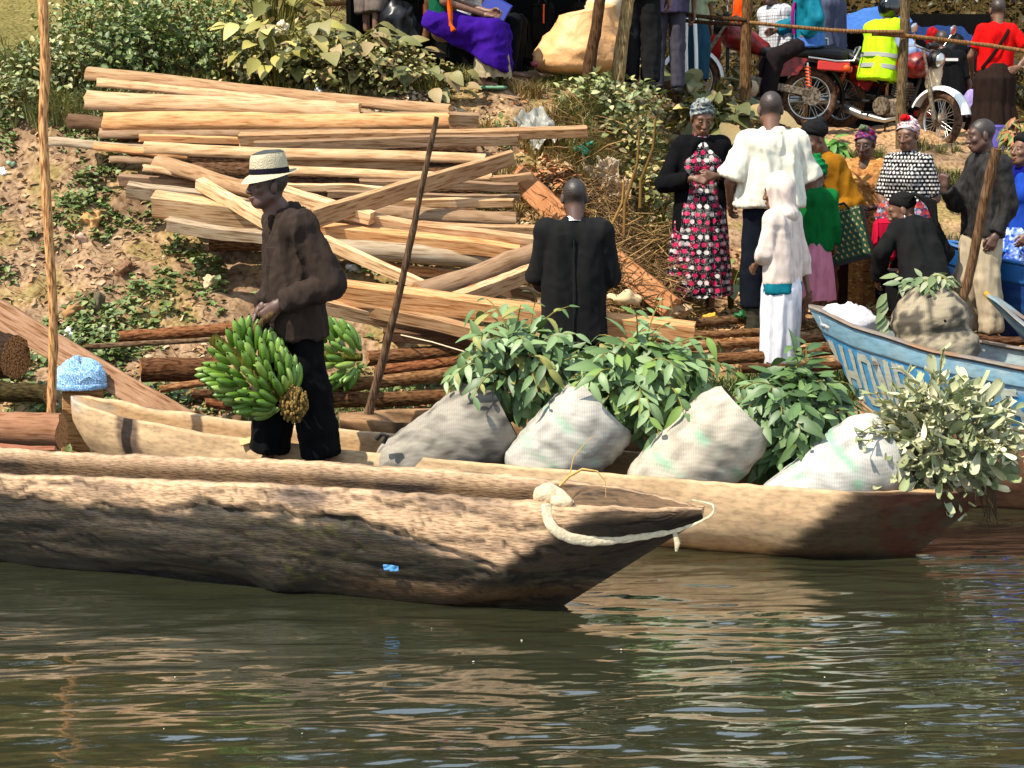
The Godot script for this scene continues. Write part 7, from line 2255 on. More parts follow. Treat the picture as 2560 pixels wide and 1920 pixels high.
func motorbike(label: String, a: Vector3, b: Vector3, mirror_lean: float, tank_m: Material) -> Node3D:
	# a and b: where the rear and the front wheel touch the ground
	var d := b - a
	var t := thing("motorcycle", label, "motorcycle", a, 0.0, "red motorcycles parked on the terrace")
	t.basis = Basis(d.normalized(), Vector3.UP, d.normalized().cross(Vector3.UP)).orthonormalized()
	var wb := 1.27
	wheel(t, "rear_wheel", Vector3(0, 0.305, 0), M.dusty, 0.0)
	wheel(t, "front_wheel", Vector3(wb, 0.305, 0), M.dusty, mirror_lean)
	var fr := MB.new()
	for z in [-0.11, 0.11]:
		fr.tube([Vector3(0, 0.31, z), Vector3(0.45, 0.36, z)], 0.016, 8)
		fr.tube([Vector3(-0.28, 0.68, z), Vector3(0.2, 0.68, z), Vector3(0.5, 0.62, z)], 0.014, 8)
	fr.tube([Vector3(0.45, 0.34, 0), Vector3(0.48, 0.65, 0), Vector3(0.95, 0.86, 0)], 0.02, 8)
	fr.tube([Vector3(0.97, 0.84, 0), Vector3(0.9, 0.4, 0), Vector3(0.75, 0.26, 0), Vector3(0.45, 0.28, 0)], 0.019, 8)
	fr.tube([Vector3(0.5, 0.25, -0.3), Vector3(0.5, 0.25, 0.3)], 0.013, 6)
	part("frame", fr, M.black, t)
	var en := MB.new()
	en.box(Vector3(0.66, 0.34, 0), Vector3(0.3, 0.2, 0.22), Basis.IDENTITY, 0.03)
	en.tube([Vector3(0.62, 0.34, 0.1), Vector3(0.62, 0.34, 0.16)], 0.095, 18)
	for i in 6: en.box(Vector3(0.76, 0.46 + i * 0.026, 0), Vector3(0.17, 0.012, 0.19), Basis(Vector3.BACK, -0.25), 0.003)
	en.box(Vector3(0.76, 0.53, 0), Vector3(0.12, 0.2, 0.13), Basis(Vector3.BACK, -0.25), 0.01)
	part("engine", en, M.steel, t)
	var tk := MB.new()
	var f := Field.new(Vector3(0.4, 0.55, -0.25), Vector3(1.1, 1.0, 0.25), 0.02)
	f.cap(Vector3(0.58, 0.74, 0), Vector3(0.9, 0.82, 0), 0.09, 0.13, 0.03)
	f.ell(Vector3(0.82, 0.80, 0), Vector3(0.2, 0.12, 0.145), 0.05)
	f.into(tk)
	part("tank", tk, tank_m, t)
	var se := MB.new()
	var rows := []
	for i in 15:
		var u := i / 14.0
		var x := lerpf(0.60, -0.32, u)
		var y := 0.74 + 0.05 * smoothstep(0.3, 0.6, u) - 0.03 * (1.0 - u)
		var w := lerpf(0.1, 0.135, smoothstep(0.0, 0.4, u)) * (1.0 if i < 14 else 0.6)
		var row := PackedVector3Array()
		for j in 16:
			var an := TAU * j / 16
			row.push_back(Vector3(x, y + 0.055 * signf(sin(an)) * pow(absf(sin(an)), 0.6), w * signf(cos(an)) * pow(absf(cos(an)), 0.5)))
		rows.push_back(row)
	se.grid(rows, true)
	se.fan(rows[0]); se.fan(rows[-1])
	part("seat", se, M.black, t)
	for z in [-0.13, 0.13]:
		var sp := MB.new()
		sp.face([Vector3(0.52, 0.7, z), Vector3(0.1, 0.7, z), Vector3(0.18, 0.52, z * 1.1), Vector3(0.42, 0.46, z * 1.1)])
		sp.face([Vector3(0.52, 0.7, z * 0.9), Vector3(0.42, 0.46, z), Vector3(0.18, 0.52, z), Vector3(0.1, 0.7, z * 0.9)])
		part("side_panel", sp, tank_m, t)
		var ta := MB.new()
		ta.box(Vector3(-0.18, 0.665, z), Vector3(0.34, 0.1, 0.03), Basis(Vector3.BACK, -0.08), 0.012)
		part("tail_panel", ta, M.redplastic, t)
		var sh := MB.new()
		sh.tube([Vector3(0.02, 0.33, z * 1.15), Vector3(0.1, 0.66, z * 1.1)], 0.014, 8)
		part("shock_absorber", sh, M.chrome, t)
		var sg := MB.new()
		var hx := []
		for i in 49: hx.push_back(Vector3(0.035, 0.4, z * 1.14).lerp(Vector3(0.09, 0.62, z * 1.11), i / 48.0) + Vector3(cos(i * 0.9) * 0.024, 0, sin(i * 0.9) * 0.024))
		sg.tube(hx, 0.008, 6)
		part("spring", sg, M.orange, t)
		var fk := MB.new()
		fk.tube([Vector3(wb, 0.305, z * 0.75), Vector3(wb - 0.13, 0.62, z * 0.75)], 0.026, 10)
		fk.tube([Vector3(wb - 0.12, 0.6, z * 0.75), Vector3(wb - 0.28, 0.98, z * 0.75)], 0.017, 10)
		part("fork_leg", fk, M.steel, t)
		var mi := MB.new()
		mi.tube([Vector3(0.98, 1.03, z * 2.0), Vector3(1.0, 1.16, z * 2.6)], 0.006, 6)
		mi.ball(Vector3(1.0, 1.2, z * 2.7), Vector3(0.012, 0.05, 0.06), 14, 10)
		part("mirror", mi, M.chrome, t)
		var iv := MB.new()
		iv.tube([Vector3(-0.3, 0.66, z), Vector3(-0.3, 0.66, z * 1.7)], 0.007, 6)
		iv.ball(Vector3(-0.3, 0.66, z * 1.9), Vector3(0.035, 0.035, 0.03), 12, 8)
		part("indicator", iv, M.orange, t)
	var ga := MB.new()
	ga.box(Vector3(0.26, 0.36, -0.15), Vector3(0.52, 0.085, 0.03), Basis(Vector3.BACK, 0.06), 0.012)
	ga.tube([Vector3(0.0, 0.325, -0.13), Vector3(0.0, 0.325, -0.165)], 0.1, 20)
	part("chain_guard", ga, M.steel, t)
	var fender := func(called: String, c: Vector3, r: float, a0: float, a1: float, w: float, m: Material) -> void:
		var mb := MB.new()
		var rr := []
		for i in 17:
			var an := lerpf(a0, a1, i / 16.0)
			var dir := Vector3(cos(an), sin(an), 0)
			rr.push_back(PackedVector3Array([c + dir * (r - 0.03) + Vector3(0, 0, -w), c + dir * r + Vector3(0, 0, -w * 0.75), c + dir * (r + 0.012), c + dir * r + Vector3(0, 0, w * 0.75), c + dir * (r - 0.03) + Vector3(0, 0, w)]))
		mb.grid(rr)
		part(called, mb, m, t)
	fender.call("front_fender", Vector3(wb, 0.305, 0), 0.34, 0.35, 2.9, 0.075, M.whitepaint)
	fender.call("rear_fender", Vector3(0, 0.305, 0), 0.37, 1.3, 3.55, 0.08, M.black)
	var hbm := MB.new()
	hbm.tube([Vector3(0.86, 0.98, -0.36), Vector3(0.93, 1.02, -0.2), Vector3(1.0, 0.97, 0), Vector3(0.93, 1.02, 0.2), Vector3(0.86, 0.98, 0.36)], 0.013, 8)
	part("handlebar", hbm, M.chrome, t)
	var hl := MB.new()
	hl.ball(Vector3(1.09, 0.9, 0), Vector3(0.09, 0.09, 0.085), 18, 12)
	part("headlight", hl, M.black, t)
	var lens := MB.new()
	lens.ball(Vector3(1.135, 0.9, 0), Vector3(0.05, 0.075, 0.072), 16, 10)
	part("headlight_lens", lens, M.chrome, t)
	var dash := MB.new()
	dash.box(Vector3(1.02, 1.03, 0), Vector3(0.06, 0.06, 0.16), Basis(Vector3.BACK, -0.5), 0.012)
	part("instruments", dash, M.black, t)
	var ex := MB.new()
	ex.tube([Vector3(0.82, 0.42, 0.06), Vector3(0.92, 0.28, 0.1), Vector3(0.7, 0.2, 0.14), Vector3(0.4, 0.21, 0.17), Vector3(-0.3, 0.33, 0.19)], [0.02, 0.02, 0.025, 0.045, 0.05], 12)
	part("exhaust", ex, M.chrome, t)
	var rk := MB.new()
	for z in [-0.13, 0.13]:
		rk.tube([Vector3(0.1, 0.72, z), Vector3(-0.2, 0.72, z * 1.1), Vector3(-0.38, 0.75, z), Vector3(-0.42, 0.9, z)], 0.011, 6)
	rk.tube([Vector3(-0.42, 0.9, -0.13), Vector3(-0.42, 0.9, 0.13)], 0.011, 6)
	part("carrier", rk, M.chrome, t)
	var tl := MB.new()
	tl.box(Vector3(-0.37, 0.66, 0), Vector3(0.05, 0.07, 0.12), Basis.IDENTITY, 0.015)
	part("tail_light", tl, M.redplastic, t)
	var sd := MB.new()
	sd.tube([Vector3(0.5, 0.26, -0.14), Vector3(0.42, 0.0, -0.3)], 0.011, 6)
	part("side_stand", sd, M.steel, t)
	return t

# a soft bag or bundle: a dented ball, open or knotted
func soft(called: String, label: String, cat: String, c: Vector3, r: Vector3, m: Material, amp := 0.15, col := Color.WHITE, b := Basis.IDENTITY, knot := false) -> Node3D:
	var mb := MB.new()
	mb.col = col
	mb.ball(Vector3.ZERO, r, 24, 16)
	mb.wrinkle(noise2, r.x * amp * 1.6, Vector3.ONE * 0.5 / r.x, c)
	mb.wrinkle(fold, r.x * amp * 0.6, Vector3.ONE * 0.9 / r.x, c * 3.0)
	if knot:
		mb.tube([Vector3(0, r.y * 0.9, 0), Vector3(0.01, r.y * 1.25, 0), Vector3(0.03, r.y * 1.5, 0)], [r.x * 0.3, r.x * 0.12, r.x * 0.3], 9)
	return tag(part(called, mb, m, self, c, b), label, cat)

func sheet(called: String, label: String, cat: String, c: Vector3, w: float, h: float, m: Material, col: Color, b: Basis, amp := 0.03, hang := 0.0) -> Node3D:
	var mb := MB.new()
	mb.col = col
	var rows := []
	for i in 17:
		var row := PackedVector3Array()
		for j in 21:
			var u := j / 20.0 - 0.5
			var v := i / 16.0 - 0.5
			row.push_back(Vector3(u * w * (1.0 + 0.1 * noise2.get_noise_1d(i * 0.4 + c.x)), v * h * (1.0 + 0.1 * noise2.get_noise_1d(j * 0.4 + c.y)), amp * 2.2 * noise2.get_noise_3d(u * 2.2 + c.x * 5.0, v * 2.2, c.z) + amp * 0.5 * fold.get_noise_2d(u * 2.5 + v + c.x, v * 1.5 + c.z) - hang * (u * u)))
		rows.push_back(row)
	mb.grid(rows)
	return tag(part(called, mb, m, self, c, b), label, cat)

func upper_terrace() -> void:
	# bikes: the left one points left, the right one points right and towards the lake
	var a1 := at(2010, 316, 18.0)
	motorbike("dusty red motorcycle pointing left, ridden by the man in turquoise", a1, at(1722, 272, 18.05), 0.0, M.redpaint)
	motorbike("red motorcycle pointing right with a white front fender, behind the spotted fence post", at(2092, 318, 18.35), at(2328, 372, 17.45), -0.2, M.redpaint)
	soft("plastic_bag", "crumpled cream plastic bag tied over the headlight of the right motorcycle", "bag", at(2332, 190, 17.55), Vector3(0.09, 0.2, 0.1), mat("cream_plastic", Color(0.74, 0.66, 0.54), 0.4), 0.25)
	# tree posts, fence posts and rails
	var pole := func(called: String, label: String, cat: String, grp: String, pts: Array, r0: float, r1: float, c: Color) -> void:
		var mb := MB.new()
		mb.col = c
		var w := []
		for p in pts: w.push_back(p - pts[0])
		var sm := []
		var rr := []
		for i in w.size() - 1:
			for j in 6: sm.push_back(w[i].cubic_interpolate(w[i + 1], w[maxi(i - 1, 0)], w[mini(i + 2, w.size() - 1)], j / 6.0))
		sm.push_back(w[-1])
		for i in sm.size(): rr.push_back(lerpf(r0, r1, float(i) / sm.size()) * (1.0 + 0.1 * noise2.get_noise_1d(i * 0.8 + c.r * 90.0)))
		mb.tube(sm, rr, 14)
		mb.wrinkle(noise2, r0 * 0.25, Vector3(14, 4, 14), pts[0])
		tag(part(called, mb, M.upbark, self, pts[0]), label, cat, grp)
	pole.call("tree_trunk", "dark tree trunk in front of the big tan sack", "tree", "", [at(1462, 240, 15.2), at(1478, 140, 15.2), at(1496, 30, 15.2), at(1510, -90, 15.2), at(1515, -420, 15.2)], 0.055, 0.05, lin(0.33, 0.25, 0.18))
	pole.call("tree_trunk", "pale olive forked tree trunk to the right of the tan sack", "tree", "", [at(1542, 230, 15.35), at(1552, 130, 15.35), at(1568, 20, 15.35), at(1584, -80, 15.35), at(1590, -420, 15.35)], 0.062, 0.05, lin(0.60, 0.53, 0.38))
	pole.call("fence_post", "brown fence post left of the rider in turquoise", "fence post", "posts of the rail fence", [at(1862, 250, 16.7), at(1864, 120, 16.7), at(1868, 0, 16.7), at(1870, -120, 16.7)], 0.055, 0.048, lin(0.45, 0.35, 0.23))
	pole.call("fence_post", "grey spotted fence post in front of the right motorcycle", "fence post", "posts of the rail fence", [at(2250, 372, 16.7), at(2255, 200, 16.7), at(2262, 60, 16.7), at(2264, -120, 16.7)], 0.05, 0.044, lin(0.44, 0.38, 0.28))
	pole.call("fence_rail", "dark rail ending at the left fence post", "fence rail", "rails of the fence", [at(1640, 22, 16.75), at(1760, 42, 16.72), at(1866, 50, 16.65)], 0.02, 0.022, lin(0.3, 0.22, 0.16))
	pole.call("fence_rail", "second dark rail just below, ending at the left fence post", "fence rail", "rails of the fence", [at(1640, 44, 16.8), at(1760, 56, 16.78), at(1866, 62, 16.78)], 0.018, 0.02, lin(0.32, 0.24, 0.17))
	pole.call("fence_rail", "pale rail between the two fence posts", "fence rail", "rails of the fence", [at(1872, 56, 16.62), at(1990, 68, 16.6), at(2110, 77, 16.6), at(2258, 80, 16.6)], 0.017, 0.021, lin(0.56, 0.43, 0.28))
	pole.call("fence_rail", "pale rail running from the right fence post to the picture's edge", "fence rail", "rails of the fence", [at(2180, 84, 16.66), at(2268, 90, 16.62), at(2400, 105, 16.6), at(2500, 118, 16.6), at(2620, 138, 16.6)], 0.022, 0.02, lin(0.54, 0.41, 0.27))
	pole.call("stall_post", "wooden post left of the woman in purple", "post", "", [at(1062, 100, 15.9), at(1068, 40, 15.9), at(1072, -150, 15.9)], 0.035, 0.032, lin(0.42, 0.3, 0.2))
	pole.call("rail_pole", "thin pole across the top between the bare feet and the grey trousers", "pole", "", [at(745, 12, 17.2), at(820, 10, 17.2), at(905, 6, 17.2)], 0.02, 0.02, lin(0.62, 0.44, 0.28))
	# dark stall of bags; black backdrop added to keep its inside dark
	var st := thing("market_stall", "dark stall hung with black and olive bags behind the seated women", "stall", at(1240, 205, 17.4))
	var bk := MB.new()
	var w := px(640, 17.4)
	bk.box(Vector3(-0.1, 1.3, -0.5), Vector3(w, 2.9, 0.05))
	bk.box(Vector3(-w * 0.5 - 0.1, 1.3, 0.1), Vector3(0.05, 2.9, 1.2))
	part("added_backdrop", bk, cloth("black_cloth", Color(0.05, 0.045, 0.04)), st)
	var rf := MB.new()
	rf.box(Vector3(-0.1, 2.5, 0.35), Vector3(w + 0.4, 0.05, 2.0), Basis(Vector3.RIGHT, 0.15))
	part("roof", rf, cloth("dark_tarpaulin", Color(0.12, 0.12, 0.13)), st)
	var tb := MB.new()
	tb.box(Vector3(0.1, 0.25, -0.2), Vector3(w * 0.85, 0.5, 0.5))
	part("counter", tb, cloth("dark_cloth", Color(0.06, 0.055, 0.05)), st)
	for i in 9:
		var bag := thing("backpack", "dark backpack hanging in the stall, %s from the left" % ["first", "second", "third", "fourth", "fifth", "sixth", "seventh", "eighth", "ninth"][i], "backpack", at(1055 + i * 50, 60 + 45 * (i % 2), 17.35), rnd(-0.3, 0.3), "bags hung in the stall")
		var mb := MB.new()
		mb.box(Vector3.ZERO, Vector3(0.24, 0.42, 0.15), Basis.IDENTITY, 0.04)
		mb.box(Vector3(0, -0.08, 0.09), Vector3(0.18, 0.2, 0.06), Basis.IDENTITY, 0.02)
		mb.wrinkle(noise2, 0.03, Vector3(8, 8, 8), Vector3(i, 0, 0))
		part("pack", mb, cloth("bag_nylon", [Color(0.075, 0.07, 0.05), Color(0.05, 0.05, 0.055), Color(0.10, 0.09, 0.06)][i % 3]), bag)
		var zp := MB.new()
		zp.tube([Vector3(0.04, 0.19, 0.09), Vector3(0.045, 0.0, 0.125)], 0.009, 6)
		part("zip", zp, M.orange if i % 2 == 0 else M.black, bag)
		var lp := MB.new()
		lp.tube([Vector3(-0.05, 0.2, 0), Vector3(0, 0.28, 0), Vector3(0.05, 0.2, 0)], 0.012, 6)
		part("loop", lp, M.black, bag)
	# big tan sack and its neighbours
	var ts := MB.new()
	ts.col = lin(0.80, 0.60, 0.40)
	var rows := []
	for i in 25:
		var u := i / 24.0
		var row := PackedVector3Array()
		for j in 40:
			var a := TAU * j / 40
			var r := 0.36 * (sqrt(1.0 - pow(1.0 - minf(u / 0.2, 1.0), 2.0)) * 0.6 + 0.4) * lerpf(1.0, 0.62, smoothstep(0.3, 1.0, u))
			if i == 24: r *= 0.05
			var k := 1.0 + 0.16 * noise2.get_noise_3d(cos(a) * 1.3, sin(a) * 1.3, u * 2.2) - 0.10 * maxf(ridge.get_noise_3d(cos(a) * 1.1, sin(a) * 1.1, u * 1.4), 0.0)
			row.push_back(Vector3(cos(a) * r * k * 1.15 + 0.10 * u, u * 0.62 + 0.05 * cos(a) * u, sin(a) * r * k * 0.9))
		rows.push_back(row)
	ts.grid(rows, true)
	tag(part("big_sack", ts, mat("tan_plastic", Color.WHITE, 0.5, {"vc": true, "bump": M.crease, "depth": 0.5, "scale": Vector3(1.5, 1.5, 1.5)}), self, at(1440, 188, 15.75)), "big slumped tan plastic sack behind the dark tree trunk", "sack")
	soft("plastic_bundle", "pale translucent plastic bundle on top of the big tan sack", "bundle", at(1520, 30, 16.0), Vector3(0.22, 0.26, 0.2), mat("pale_plastic", Color(0.74, 0.66, 0.54), 0.4), 0.25)
	soft("cloth_bundle", "small pink bundle at the left foot of the big tan sack", "bundle", at(1342, 160, 15.7), Vector3(0.06, 0.035, 0.06), cloth("pink_cloth", Color(0.7, 0.35, 0.42)), 0.2)
	soft("dark_bundle", "black plastic bundle between the grey trousers and the stall post", "bundle", at(1000, 85, 16.3), Vector3(0.2, 0.32, 0.2), mat("black_polythene", Color(0.05, 0.05, 0.06), 0.35), 0.3)
	# things behind the bikes
	soft("red_bundle", "red cloth bundle behind the front wheel of the left motorcycle", "bundle", at(1755, 110, 18.8), Vector3(0.2, 0.34, 0.2), cloth("red_cloth", Color(0.55, 0.12, 0.1)), 0.2)
	soft("orange_cloth", "orange cloth hanging behind the left fence post", "cloth", at(1850, 40, 18.9), Vector3(0.1, 0.26, 0.06), cloth("orange_cotton", Color(0.85, 0.27, 0.04)), 0.2)
	soft("stone", "pale block under the left motorcycle", "stone", at(1880, 222, 17.6), Vector3(0.07, 0.09, 0.08), mat("pale_stone", Color(0.6, 0.52, 0.42), 0.9), 0.1)
	var awn := func(label: String, c: Vector3, w_: float, d_: float, col: Color, tilt: float, h: float) -> void:
		var t := thing("awning", label, "awning", c, 0.0, "blue tarpaulin awnings")
		var mb := MB.new()
		var rr := []
		for i in 9:
			var row := PackedVector3Array()
			for j in 13:
				row.push_back(Vector3((j / 12.0 - 0.5) * w_, 0.05 * noise2.get_noise_2d(i * 0.5, j * 0.5) - 0.12 * sin(PI * j / 12.0), (i / 8.0 - 0.5) * d_))
			rr.push_back(row)
		mb.grid(rr)
		part("tarpaulin", mb, cloth("blue_tarpaulin", col, {"rough": 0.5}), t, Vector3.ZERO, Basis(Vector3.BACK, tilt) * Basis(Vector3.RIGHT, 0.22))
		for sx in [-0.48, 0.48]:
			var pm := MB.new()
			pm.col = lin(0.35, 0.27, 0.18)
			pm.tube([Vector3(sx * w_, -h, 0.3 * d_), Vector3(sx * w_, 0.0 + sx * tilt * w_, 0.3 * d_)], 0.025, 8)
			part("pole", pm, M.upbark, t)
	awn.call("light blue tarpaulin awning left of the black helmet", at(2125, 30, 20.2), 1.2, 1.3, Color(0.24, 0.40, 0.66), 0.0, 1.3)
	awn.call("dark blue tarpaulin awning right of the spotted fence post", at(2318, 58, 20.0), 1.1, 1.3, Color(0.10, 0.19, 0.36), -0.25, 1.2)
	var bc := MB.new()
	bc.box(Vector3.ZERO, Vector3(2.4, 1.5, 0.06))
	tag(part("shade_screen", bc, cloth("black_cloth", Color(0.05, 0.045, 0.045)), self, at(2250, 190, 20.9)), "added black cloth screen standing in for shade under the blue awnings", "screen")  # black sheet added in place of the shade under the awnings
	var hang := [["red bag hanging under the dark blue awning", 2330, 92, 0.06, 0.12, Color(0.62, 0.03, 0.05)], ["small red bag low under the dark blue awning", 2338, 160, 0.045, 0.09, Color(0.55, 0.03, 0.06)], ["lime green bag under the dark blue awning", 2338, 118, 0.04, 0.05, Color(0.3, 0.55, 0.1)],
		["teal bag under the dark blue awning", 2366, 115, 0.06, 0.1, Color(0.03, 0.3, 0.28)], ["grey clear bag under the dark blue awning", 2348, 150, 0.08, 0.13, Color(0.36, 0.38, 0.34)], ["grey paper bag right of the hanging red bag", 2404, 140, 0.07, 0.12, Color(0.3, 0.3, 0.3)],
		["lavender bag beside the brown skirt", 2428, 262, 0.075, 0.17, Color(0.58, 0.52, 0.74)], ["lime green strip beside the lavender bag", 2441, 245, 0.025, 0.1, Color(0.45, 0.75, 0.12)], ["dark hanging coat right of the hanging red bag", 2385, 170, 0.12, 0.4, Color(0.05, 0.05, 0.055)], ["dark bag left of the brown skirt", 2445, 170, 0.12, 0.35, Color(0.055, 0.055, 0.06)]]
	for h in hang:
		soft("hanging_bag", h[0], "bag", at(h[1], h[2], 19.4 if h[2] < 200 else 18.6), Vector3(h[3] * 1.2, h[4], h[3]), cloth("bag_cloth", h[5], {"rough": 0.6}), 0.22)
	var pl := MB.new()
	pl.tube([Vector3(0, 0, 0), Vector3(0, 0.02, 0), Vector3(0, 0.27, 0)], [0.1, 0.115, 0.14], 22, true)
	pl.tube([Vector3(0, 0.262, 0), Vector3(0, 0.282, 0)], 0.148, 22)
	tag(part("bucket", pl, mat("lilac_plastic", Color(0.42, 0.38, 0.72), 0.4), self, at(2478, 382, 17.2)), "lilac plastic bucket below the hem of the brown skirt", "bucket")
	soft("orange_cup", "orange plastic cup lying on the lilac bucket", "cup", at(2490, 328, 17.2), Vector3(0.08, 0.05, 0.07), M.orange, 0.15)
	soft("orange_can", "small orange can under the rear wheel of the left motorcycle", "can", at(1968, 302, 17.3), Vector3(0.035, 0.05, 0.035), M.orange, 0.05)
	var gl := []
	for i in 3: gl.push_back(leaf_mesh(0.13, 0.045, 0.4, 0.1, 4))
	var lb := leaf_bundle("hanging bunch of wilted green and orange leaves at the right edge", at(2540, 350, 16.6), Vector3(0.16, 0.24, 0.12), 60, 60, [mat("wilted_leaf", Color(0.35, 0.40, 0.15), 0.6), mat("wilted_leaf", Color(0.55, 0.3, 0.15), 0.6), mat("wilted_leaf", Color(0.45, 0.45, 0.2), 0.6)], gl, 0.9, 0.5)
	lb.set_meta("group", "greens for sale")
	var l2 := leaf_bundle("fresh green leaves carried behind the shoulder of the mustard jacket", at(2084, 372, 13.2), Vector3(0.07, 0.1, 0.07), 26, 20, [mat("fresh_leaf", Color(0.25, 0.42, 0.12), 0.5), mat("fresh_leaf", Color(0.35, 0.5, 0.18), 0.5)], gl, 0.5, 0.5)
	l2.set_meta("group", "greens for sale")

# ---------------------------------------------------------------- behind everything
func background() -> void:
	var lm := leaf_mesh(0.11, 0.07, 0.25, 0.2, 3)
	var br := [lin(0.30, 0.24, 0.14), lin(0.24, 0.2, 0.12), lin(0.40, 0.33, 0.2), lin(0.2, 0.2, 0.1)]
	var pts := [[1960, 22.5, 1.3, 1.5], [2150, 22.8, 1.3, 1.6], [2330, 22.6, 1.3, 1.6], [2520, 22.4, 1.4, 1.7], [2700, 22.6, 1.4, 1.7]]
	var nm := ["behind the grey checked shirt", "behind the light blue awning", "behind the dark blue awning", "behind the woman in red", "past the right edge of the picture"]
	for i in pts.size():
		var p: Array = pts[i]
		var c := gpt(p[0], p[1], 1.2)
		bush("tall dry brown hedge bush " + nm[i], [[c, Vector3(p[2], p[3], 0.8)], [c + Vector3(0.3, 1.0, 0.1), Vector3(p[2] * 0.8, 0.8, 0.7)]], 2600, lm, br, 0.85, "hedge_bush")
		get_child(-1).set_meta("group", "dry hedge behind the stalls")
	var dl := leaf_mesh(0.09, 0.05, 0.2, 0.2, 3)
	for i in 3:
		var c := gpt([1020, 1640, 1800][i], [19.6, 20.5, 21.5][i], 0.7)
		bush(["dry brush behind the grey trousers and the dark stall", "dark brush behind the tree posts", "dark brush behind the left motorcycle"][i], [[c, Vector3(1.3, 1.0, 0.6)]], 1500, dl, br, 0.9, "dry_brush")
	var c0 := gpt(800, 18.4, 0.35)
	bush("dry straw coloured brush at the top behind the thin pole", [[c0, Vector3(0.9, 0.5, 0.5)]], 1300, leaf_mesh(0.14, 0.012, 0.3, 0.1, 3), [lin(0.5, 0.36, 0.22), lin(0.4, 0.28, 0.17), lin(0.6, 0.46, 0.3)], 1.0, "dry_brush")
	# trees added on the hill, out of view, to keep sky out of the reflections
	var crown := leaf_mesh(0.42, 0.28, 0.3, 0.2, 2)
	var tg := [lin(0.14, 0.17, 0.07), lin(0.2, 0.22, 0.1), lin(0.26, 0.25, 0.12)]
	var nth := ["first", "second", "third", "fourth", "fifth", "sixth", "seventh", "eighth", "ninth"]
	for i in 18:
		var p := Vector3(-14.0 + (i % 9) * 3.6 + rnd(-0.8, 0.8) + (1.8 if i > 8 else 0.0), 0, (-29.0 if i < 9 else -36.0) - rnd(0, 4))
		p.y = ground(p.x, p.z) - 0.2
		var t := thing("added_hill_tree", "unseen added tree on the hill above the landing, %s row, %s from the left" % ["front" if i < 9 else "back", nth[i % 9]], "tree", p, 0.0, "added trees on the hill")
		var mb := MB.new()
		mb.col = lin(0.3, 0.24, 0.17)
		mb.tube([Vector3.ZERO, Vector3(0.1, 2.0, 0), Vector3(0.0, 4.2, 0.1)], [0.22, 0.17, 0.1], 9)
		for k in 5:
			var a := TAU * k / 5.0
			mb.tube([Vector3(0.05, 2.2 + 0.3 * k, 0), Vector3(cos(a) * 1.3, 3.8 + 0.3 * k, sin(a) * 1.2)], [0.09, 0.03], 6)
		part("trunk", mb, M.upbark, t)
		var xs := []
		var cs := []
		for k in 1500:
			var q := Vector3(rng.randfn(), rng.randfn(), rng.randfn()).normalized() * pow(rng.randf(), 0.35)
			if noise2.get_noise_3dv(q * 2.4 + p) < -0.12: continue
			xs.push_back(Transform3D(spin(), Vector3(0, 4.4, 0) + q * Vector3(2.4, 2.6, 2.2)))
			cs.push_back(vary(tg[k % 3], 0.25))
		scatter("crown", crown, M.leaf, xs, cs, t)

